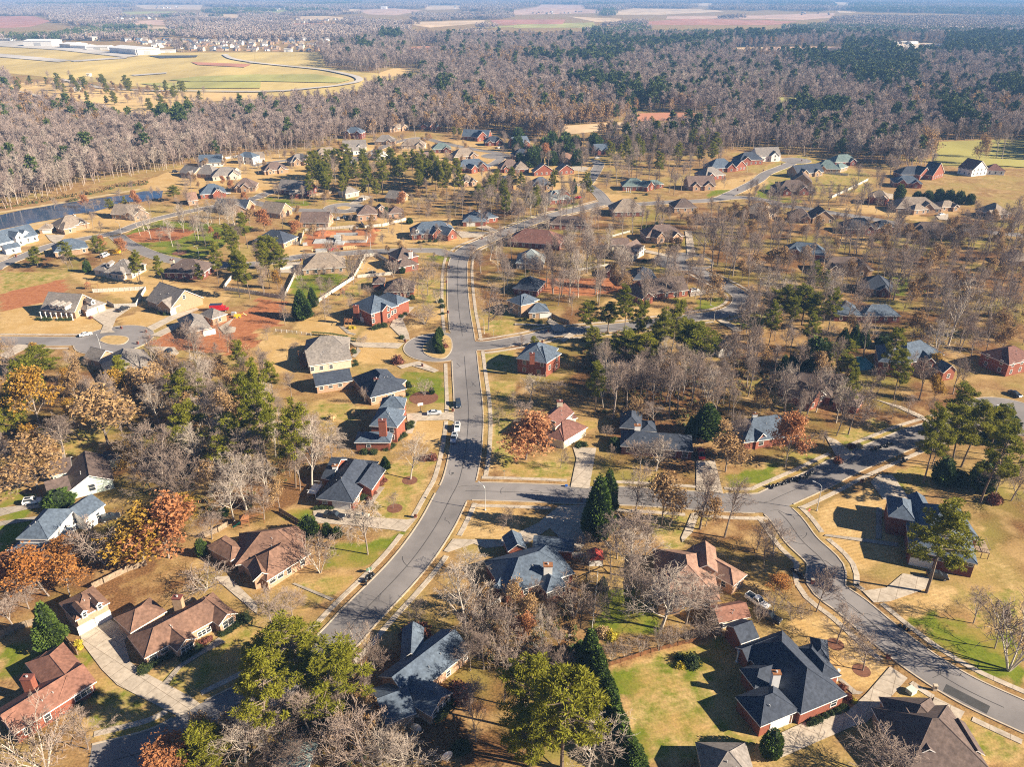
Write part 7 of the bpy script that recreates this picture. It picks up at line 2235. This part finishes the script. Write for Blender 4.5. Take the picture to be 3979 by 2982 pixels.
for a in (('C2', '490,1590 645,1592', 'trim', 1.8, 'white picket fence beside the red garden shed', 'picket'), ('D2', '665,490 690,260 712,20', 'trim', 1.7, 'long white picket fence down the narrow side garden', 'picket'), ('D1', '1970,335 2060,270 2130,215', 'trim', 1.7, 'short white picket fence at the sunroom house corner', 'picket'), ('D2', '160,640 240,700 330,770', 'vinyl', 1.6, 'pale picket fence behind the yellow-green pine', 'picket'),
    ('B1', '160,1305 300,1318 462,1340', 'trim', 1.3, 'white rail fence along the dry field', 'rail'), ('B2', '550,782 680,762 800,740', 'trim', 1.4, 'white rail fence under bare trunks', 'rail'), ('B2', '840,492 990,450', 'trim', 1.4, 'white rail fence near the cream front-gabled house', 'rail'), ('B2', '220,1035 350,1020 470,1000', 'wood', 1.3, 'brown rail fence behind the garage wing house', 'rail'), ('D2', '815,795 1000,735 1170,680 1400,620 1600,575 1850,520 2060,485', 'redwood', 1.2, 'low orange-brown lattice fence along the wide lawn', 'picket')):
    fence(*a)
# hedge
def hedge(c, s, h, w, label):
    P = resample(cl(c + ' ' + s), .7); K = MB(); rg = random.Random(3); m = MB()
    ribbon(K, P, w * .8, h * .85)
    for p in P:
        for _ in range(26):
            d = Vector((rg.gauss(0, 1), rg.gauss(0, 1), rg.gauss(0, .6))).normalized()
            leaf(K, Vector((p.x + d.x * w * .5, p.y + d.y * w * .5, max(.1, h * .5 + d.z * h * .6))), .25, rg, d)
    tag(K.build('hedge', MAT['shrub']), label, 'hedge')
hedge('B1', '470,1332 620,1342 780,1368', 1.5, 1.5, 'long clipped green hedge behind the pale stone house')
hedge('B1', '790,1385 895,1392', 1.5, 1.5, 'short green hedge by the long pale drive')
hedge('D1', '1520,1280 1600,1190 1690,1100', 1.0, 1.6, 'green hedge under the sunroom windows of the tree-shaded house')

# ---------------------------------------------------------------- garden things
def small(name, loc, rz, label, cat): return empty(name, loc, rz, label=label, cat=cat)
o = small('basketball_hoop', at('C1', 1402, 340), 0.3, 'basketball hoop on a pole beside the pale driveway', 'basketball hoop')
m = MB(); m.tube([(0, 0, 0), (0, 0, 3.0), (0, -.6, 3.2)], .07, 6); m.box(-.5, .5, -.3, .4, 0, .3); m.build('post', MAT['tyre'], o)
m = MB(); m.box(-.9, .9, -.66, -.62, 2.9, 3.9); m.build('backboard', MAT['trim'], o); m = MB(); m.tube([(math.cos(k) * .23, -.95 + math.sin(k) * .23, 3.05) for k in [j * 6.283 / 12 for j in range(13)]], .02, 4); m.build('hoop', MAT['car_red'], o)
# red shed between the gardens
p = at('C2', 690, 1625); o = small('garden_shed', p, 0.05, 'small garden shed with a red roof by the white picket fence', 'shed')
m = MB(); m.box(-1.7, 1.7, -1.6, 1.6, 0, 2.2); m.build('wall', MAT['white'], o)
m = MB()
for s in (-1, 1): m.face([(s * 2, -1.9, 2.1), (s * 2, 1.9, 2.1), (0, 1.9, 3.1), (0, -1.9, 3.1)] if s > 0 else [(-2, 1.9, 2.1), (-2, -1.9, 2.1), (0, -1.9, 3.1), (0, 1.9, 3.1)])
m.face([(-2, -1.9, 2.1), (2, -1.9, 2.1), (0, -1.9, 3.1)]); m.face([(2, 1.9, 2.1), (-2, 1.9, 2.1), (0, 1.9, 3.1)])
m.build('roof', plain('red_shed_roof', (0.42, 0.06, 0.05), .7, .15), o)
def playset(c, x, y, rz, label, slide):
    o = small('play_tower', at(c, x, y), rz, label, 'play set')
    m = MB()
    for sx in (-.9, .9):
        for sy in (-.9, .9): m.box(sx - .07, sx + .07, sy - .07, sy + .07, 0, 2.6)
    m.box(-1, 1, -1, 1, 1.3, 1.42); m.box(1.0, 4.6, -.07, .07, 2.3, 2.45)
    for yy in (-.9, .9): m.tube([(4.5, 0, 2.3), (4.7, yy, 0)], .07, 5)
    m.build('timber_frame', MAT['redwood'], o)
    m = MB(); m.face([(-1.2, -1.2, 2.6), (1.2, -1.2, 2.6), (0, 0, 3.6)]); m.face([(1.2, -1.2, 2.6), (1.2, 1.2, 2.6), (0, 0, 3.6)]); m.face([(1.2, 1.2, 2.6), (-1.2, 1.2, 2.6), (0, 0, 3.6)]); m.face([(-1.2, 1.2, 2.6), (-1.2, -1.2, 2.6), (0, 0, 3.6)]); m.build('roof', MAT['redwood'], o)
    m = MB(); m.face([(-1, -.35, 1.4), (-3.2, -.35, .2), (-3.2, .35, .2), (-1, .35, 1.4)][::-1]); m.box(-1.02, -1, -.35, .35, 1.3, 1.4); m.build('slide', MAT[slide] if slide in MAT else plain('green_slide', (0.0, 0.28, 0.18), .4, .05), o)
    m = MB()
    for xx in (2.2, 3.4): m.box(xx - .25, xx + .25, -.12, .12, .5, .55); m.tube([(xx - .2, 0, .55), (xx - .2, 0, 2.3)], .015, 3); m.tube([(xx + .2, 0, .55), (xx + .2, 0, 2.3)], .015, 3)
    m.build('swing', MAT['tyre'], o)
playset('B0', 760, 935, 0.05, 'timber play tower and swing frame behind the pale garden fence', 'car_yellow')
playset('C0', 2110, 1310, 0.4, 'timber play tower with a green slide at the wood edge', 'green')
playset('B1', 735, 990, 0.2, 'small timber play house on the dry back garden', 'car_yellow')
def dish(c, x, y, label):
    o = small('satellite_dish', at(c, x, y), R.uniform(-.5, .5), label, 'dish')
    m = MB(); m.tube([(0, 0, -.1), (0, 0, 1.6)], .05, 6); m.build('mast', MAT['steel'], o)
    m = MB(); rr = 1.1
    for i in range(4):
        for j in range(16):
            a = j * 6.283 / 16; w = rr * i / 3; m.v.append((math.cos(a) * w, -.15 - (rr * rr - w * w) * -.25 * -1, 1.9 + math.sin(a) * w))
    for i in range(3):
        for j in range(16): m.f.append((i*16+j, i*16+(j+1) % 16, (i+1)*16+(j+1) % 16, (i+1)*16+j)); m.m.append(0)
    m.build('reflector', MAT['steel'], o)
dish('D1', 1370, 1375, 'round satellite dish on a mast below the tree-shaded grey roof'); dish('D1', 1630, 1620, 'round satellite dish on leaf ground near the bottom edge')
o = small('utility_box', at('D3', 1238, 1020), 0.5, 'pale green utility box on the lawn beside the drive', 'utility box')
m = MB(); m.box(-.8, .8, -.7, .7, 0, .95); m.build('cabinet', MAT['mint'], o); m = MB(); m.box(-.84, .84, -.74, .74, .953, 1.05); m.build('lid', MAT['mint'], o)
o = small('recycling_bin', at('C2', 443, 978), 0.1, 'small blue recycling tub at the kerb by the tree-shaded drive', 'bin')
m = MB(); m.box(-.35, .35, -.25, .25, .15, .6); m.build('tub', MAT['car_blue'], o); m = MB(); m.box(-.38, .38, -.28, .28, .603, .65); m.build('rim', MAT['car_blue'], o)
o = small('garden_trampoline', at('B1', 985, 805), 0, 'dark round trampoline in the fenced back garden', 'trampoline')
m = MB(); n = 20; m.face([(math.cos(k * 6.283 / n) * 2, math.sin(k * 6.283 / n) * 2, .8) for k in range(n)]); m.build('mat', MAT['tyre'], o)
m = MB(); m.tube([(math.cos(k * 6.283 / n) * 2.05, math.sin(k * 6.283 / n) * 2.05, .8) for k in range(n + 1)], .06, 5); m.tube([(math.cos(k * 6.283 / n) * 2.05, math.sin(k * 6.283 / n) * 2.05, 2.5) for k in range(n + 1)], .04, 5)
for k in range(0, n, 4): m.tube([(math.cos(k * 6.283 / n) * 2.05, math.sin(k * 6.283 / n) * 2.05, z) for z in (0, 2.5)], .04, 5)
m.build('frame', MAT['steel'], o)

# ---------------------------------------------------------------- the airfield and places far off
MAT['hangar'] = plain('white_metal_sheet', (0.74, 0.73, 0.70), .5, .04, .2); MAT['hangar2'] = plain('tan_metal_sheet', (0.55, 0.47, 0.36), .6, .08, .2)
def hangar(c, x0, y0, x1, y1, d, h, mat, label, pitch=8):
    P, Q = at(c, x0, y0), at(c, x1, y1); u = Q - P; L = u.length; u.normalize(); n = Vector((-u.y, u.x, 0))
    o = empty('hangar', P, math.atan2(u.y, u.x), label=label, cat='hangar', group='airfield buildings')
    m = MB(); m.box(0, L, 0, d, 0, h); m.build('wall', MAT[mat], o)
    r = d / 2 * math.tan(math.radians(pitch)); m = MB(); e = .8
    m.face([(-e, -e, h + .05), (L + e, -e, h + .05), (L + e, d / 2, h + r), (-e, d / 2, h + r)]); m.face([(L + e, d + e, h + .05), (-e, d + e, h + .05), (-e, d / 2, h + r), (L + e, d / 2, h + r)])
    m.face([(-e, d + e, h + .05), (-e, -e, h + .05), (-e, d / 2, h + r)]); m.face([(L + e, -e, h + .05), (L + e, d + e, h + .05), (L + e, d / 2, h + r)])
    m.build('roof', MAT['hangar'], o)
    for k in range(max(1, int(L / 45))):
        m = MB(); w = min(16, L * .3); xx = L * (k + .5) / max(1, int(L / 45)); m.box(xx - w / 2, xx + w / 2, -.3, -.02, 0, h * .72); m.build('sliding_door', MAT['steel'], o)
hangar('A0', 945, 452, 1170, 472, 55, 11, 'hangar', 'largest white hangar with a long ribbed wall beside the dark car park')
hangar('A0', 1185, 472, 1355, 468, 22, 11, 'hangar', 'glazed white front block on the end of the largest hangar')
hangar('A0', 205, 398, 450, 398, 50, 12, 'hangar', 'white hangar standing alone at the far end of the apron')
hangar('A0', 515, 410, 610, 415, 45, 9, 'hangar2', 'tan hangar behind two smaller white ones')
hangar('A0', 605, 415, 735, 420, 30, 7, 'hangar', 'small white hangar, nearer the tan hangar')
hangar('A0', 745, 428, 930, 428, 30, 7, 'hangar', 'small white hangar next to the largest one')
hangar('A0', 700, 345, 795, 350, 20, 9, 'hangar2', 'tan block rising behind the small hangars')
hangar('A0', 1380, 452, 1505, 450, 14, 5, 'hangar', 'low white shed past the dark car park')
hangar('A0', 0, 350, 80, 352, 20, 6, 'hangar', 'low pale sheds at the left edge of the apron')
hangar('A1', 230, 446, 290, 446, 14, 6, 'hangar', 'white and blue shed before the dark trees past the airfield')
hangar('A2', 1330, 775, 1440, 778, 16, 5, 'hangar', 'long white metal roof among bare woods')
hangar('A3', 1300, 452, 1405, 452, 16, 5, 'hangar', 'long white shed at the scrap yard')
hangar('A3', 1050, 385, 1130, 385, 18, 6, 'hangar', 'white workshop at the left of the scrap yard')
hangar('A3', 1160, 378, 1205, 378, 16, 6, 'hangar2', 'rusty workshop at the top of the scrap yard')
hangar('A3', 1240, 380, 1300, 378, 16, 6, 'hangar', 'pale workshop at the top of the scrap yard')
hangar('A1', 1060, 75, 1110, 75, 40, 14, 'hangar', 'white barn with silo far off in the pink fields')
hangar('A0', 182, 912, 252, 912, 9, 5, 'hangar', 'white cottage shed in the left wood'); hangar('A0', 640, 790, 685, 790, 8, 5, 'hangar', 'white mobile home among scattered trees'); hangar('A0', 745, 655, 775, 655, 6, 4, 'hangar', 'small red and white hut on the airfield grass')
hangar('A3', 1300, 850, 1430, 862, 12, 4, 'hangar', 'pale low roofs behind the orange oaks'); hangar('A3', 1720, 862, 1810, 862, 14, 4, 'hangar2', 'teal-roofed building in the right woods')
# houses of the estates beyond the airfield: too small to show parts
def tiny_house(seed):
    rg = random.Random(seed); m = MB(); L, W, h = rg.uniform(11, 15), rg.uniform(9, 12), rg.choice((3.2, 5.4)); r = h + W * .36
    m.box(-L/2 + .4, L/2 - .4, -W/2 + .4, W/2 - .4, 0, h)
    i = W/2 if seed % 2 else 0.0
    m.face([(-L/2, -W/2, h), (L/2, -W/2, h), (L/2 - i, 0, r), (-L/2 + i, 0, r)], 1); m.face([(L/2, W/2, h), (-L/2, W/2, h), (-L/2 + i, 0, r), (L/2 - i, 0, r)], 1)
    m.face([(L/2, -W/2, h), (L/2, W/2, h), (L/2 - i, 0, r)], 1 if i else 0); m.face([(-L/2, W/2, h), (-L/2, -W/2, h), (-L/2 + i, 0, r)], 1 if i else 0)
    m.face([(-1, -W/2 - 2, 0), (3.5, -W/2 - 2, 0), (3.5, -W/2 - 2, 3), (1.2, -W/2 - 2, 5), (-1, -W/2 - 2, 3)])
    m.face([(-1.3, -W/2 - 2.2, 2.9), (1.2, -W/2 - 2.2, 5.1), (1.2, 0, 5.1), (-1.3, 0, 2.9)], 1); m.face([(1.2, -W/2 - 2.2, 5.1), (3.8, -W/2 - 2.2, 2.9), (3.8, 0, 2.9), (1.2, 0, 5.1)], 1)
    return m.mesh('house', [MAT[('white', 'brickp', 'stone', 'brickt')[seed % 4]], MAT[('grey', 'tan', 'slate', 'purple', 'grey')[seed % 5]]])
TH = [tiny_house(k) for k in range(12)]
def estate(c, s, n, lab, grp, gap=17):
    P = pl(c, s); W_ = [ground(*p) for p in P]; made = []
    for _ in range(n * 60):
        if len(made) >= n: break
        p = Vector((R.uniform(min(w.x for w in W_), max(w.x for w in W_)), R.uniform(min(w.y for w in W_), max(w.y for w in W_)), 0.0))
        if inpoly(*project(p), P) and all((p - q).length > gap for q in made): made.append(p)
    for p in made:
        o = link('house', R.choice(TH)); o.location = p; o.rotation_euler = (0, 0, R.choice((0.3, -0.2, 1.8, 0.9)) + R.gauss(0, .1)); tag(o, lab, 'house', grp)
estate('A0', '1000,345 1240,330 1500,345 2215,345 2215,440 1700,440 1380,410', 110, 'small pale house in the packed estate just past the hangars', 'houses of the estate past the hangars')
estate('A1', '-5,345 850,340 850,420 600,440 300,440 -5,440', 60, 'small pale house in the estate between airfield and woods', 'houses of the estate between airfield and woods')
estate('A1', '280,165 1030,170 1020,195 290,200', 40, 'tiny pale house in the hazy estate in front of tan fields', 'houses of the hazy estate before the fields', 25)
estate('A0', '540,155 1000,150 1390,140 1390,165 820,180 540,182', 30, 'tiny pale house in the hazy row left of the tan fields', 'houses of the hazy left row', 25)
estate('A0', '1280,50 1560,52 1560,75 1290,72', 16, 'tiny white house far off before a tan field', 'houses far off before the tan field', 40)
estate('A1', '40,68 620,62 620,85 40,88', 30, 'tiny white house in the long faraway village', 'houses of the long faraway village', 45)
estate('A1', '1680,60 1980,48 1990,75 1690,80', 16, 'tiny white building at the faraway grain works', 'buildings of the faraway grain works', 40)
estate('A2', '150,105 590,100 590,120 160,124', 16, 'tiny white farm building among the red fields', 'farm buildings among the red fields', 30)
estate('A3', '300,105 560,108 560,128 300,128', 8, 'tiny white farm building by the right-hand fields', 'farm buildings by the right-hand fields', 30)
estate('A3', '0,590 500,620 480,650 0,640', 9, 'small low house among pines on the right', 'low houses among the right-hand pines', 22)
# scrap yard cars
jm = {}
for k, cc in enumerate(('white', 'silver', 'navy', 'white', 'red', 'silver')):
    b = car_parts('sedan' if k % 2 else 'suv', cc); m = MB()
    for me, i in ((b[0], 0), (b[1], 1)):
        q = len(m.v); m.v += [tuple(v.co) for v in me.vertices]
        for f in me.polygons: m.f.append(tuple(q + t for t in f.vertices)); m.m.append(i)
    jm[k] = m.mesh('car', [MAT['car_' + cc], MAT['glass']])
P = pl('A3', '1070,385 1500,380 1520,410 1300,425 1180,420'); W_ = [ground(*p) for p in P]; made = []
for _ in range(6000):
    if len(made) >= 110: break
    p = Vector((R.uniform(min(w.x for w in W_), max(w.x for w in W_)), R.uniform(min(w.y for w in W_), max(w.y for w in W_)), 0.9))
    if inpoly(*project(p), P) and all((p - q).length > 5.5 for q in made):
        made.append(p); o = link('scrap_car', jm[R.randrange(6)]); o.location = p; o.rotation_euler = (0, 0, R.random() * 6); tag(o, 'old car in the crowded scrap yard in the woods', 'car', 'cars in the scrap yard')
# ---------------------------------------------------------------- a label of its own for every tree and shrub
ORD = ['', 'second ', 'third ', 'fourth ', 'fifth ', 'sixth ', 'seventh ', 'eighth ', 'ninth ', 'tenth ', 'eleventh ', 'twelfth ']
def nth(k): return ORD[k] if k < len(ORD) else str(k + 1) + ('st ' if k % 10 == 0 else 'nd ' if k % 10 == 1 else 'rd ' if k % 10 == 2 else 'th ')
by = {}
for o, ph, kind, h in PLANTS:
    p = o.location; s = min(SHORT, key=lambda s: (s[1] - p.x) ** 2 + (s[2] - p.y) ** 2)
    by.setdefault((ph, s[0]), []).append(((s[1] - p.x) ** 2 + (s[2] - p.y) ** 2, o))
for (ph, s), L in by.items():
    L.sort(key=lambda t: t[0])
    for k, (d, o) in enumerate(L):
        o['label'] = f'{ph}, {nth(k)}nearest {s}' if len(L) > 1 else f'{ph} nearest {s}'

# ---------------------------------------------------------------- air, sky, sun, camera
sc = bpy.context.scene
hz = MB(); hz.box(-14000, 14000, -2000, 14000, -2, 150)
mv = bpy.data.materials.new('haze_air'); mv.use_nodes = True; nt = mv.node_tree; nt.nodes.clear()
out = nt.nodes.new('ShaderNodeOutputMaterial'); pv = nt.nodes.new('ShaderNodeVolumePrincipled')
pv.inputs['Color'].default_value = (0.27, 0.54, 1.0, 1); pv.inputs['Density'].default_value = HAZE; pv.inputs['Anisotropy'].default_value = 0.0
nt.links.new(pv.outputs[0], out.inputs['Volume'])
tag(hz.build('haze', mv), kind='stuff')

w = bpy.data.worlds.new('World'); sc.world = w; w.use_nodes = True; nt = w.node_tree
sk = nt.nodes.new('ShaderNodeTexSky'); sk.sky_type = 'NISHITA'; sk.sun_disc = False; sk.altitude = 2500; sk.air_density = 0.6; sk.dust_density = 0.2; sk.ozone_density = 4.5
EL, AZ = math.radians(27), math.radians(-15.4)      # the sun stands to the right, slightly behind the camera
sx, sy = math.cos(AZ), math.sin(AZ)
sk.sun_elevation = EL; sk.sun_rotation = math.atan2(sx, sy)
bg = nt.nodes['Background']; nt.links.new(sk.outputs[0], bg.inputs[0]); bg.inputs[1].default_value = SKY
L = bpy.data.lights.new('sun', 'SUN'); L.energy = SUN; L.angle = math.radians(0.5); L.color = (1.0, 0.86, 0.67)
so = bpy.data.objects.new('sun', L); C.objects.link(so); so.location = (200, -50, 300)
dv = Vector((-sx * math.cos(EL), -sy * math.cos(EL), -math.sin(EL))); so.rotation_euler = dv.to_track_quat('-Z', 'Y').to_euler()
cam = bpy.data.cameras.new('camera'); co = bpy.data.objects.new('camera', cam); C.objects.link(co)
co.location = (0, 0, H); co.rotation_euler = (math.pi / 2 - PIT, 0, 0); cam.sensor_width = 36; cam.lens = 36 * F / 3979; cam.clip_start = 0.5; cam.clip_end = 60000
sc.camera = co
sc.view_settings.view_transform = 'Standard'; sc.view_settings.look = 'None'; sc.view_settings.gamma = 1; sc.view_settings.exposure = EXPO
sc.cycles.max_bounces = 4; sc.cycles.diffuse_bounces = 2; sc.cycles.glossy_bounces = 2; sc.cycles.transmission_bounces = 2; sc.cycles.volume_bounces = 0; sc.cycles.transparent_max_bounces = 4
sc.cycles.use_denoising = False; sc.cycles.pixel_filter_type = 'BLACKMAN_HARRIS'; sc.cycles.filter_width = 1.1; sc.cycles.use_adaptive_sampling = False
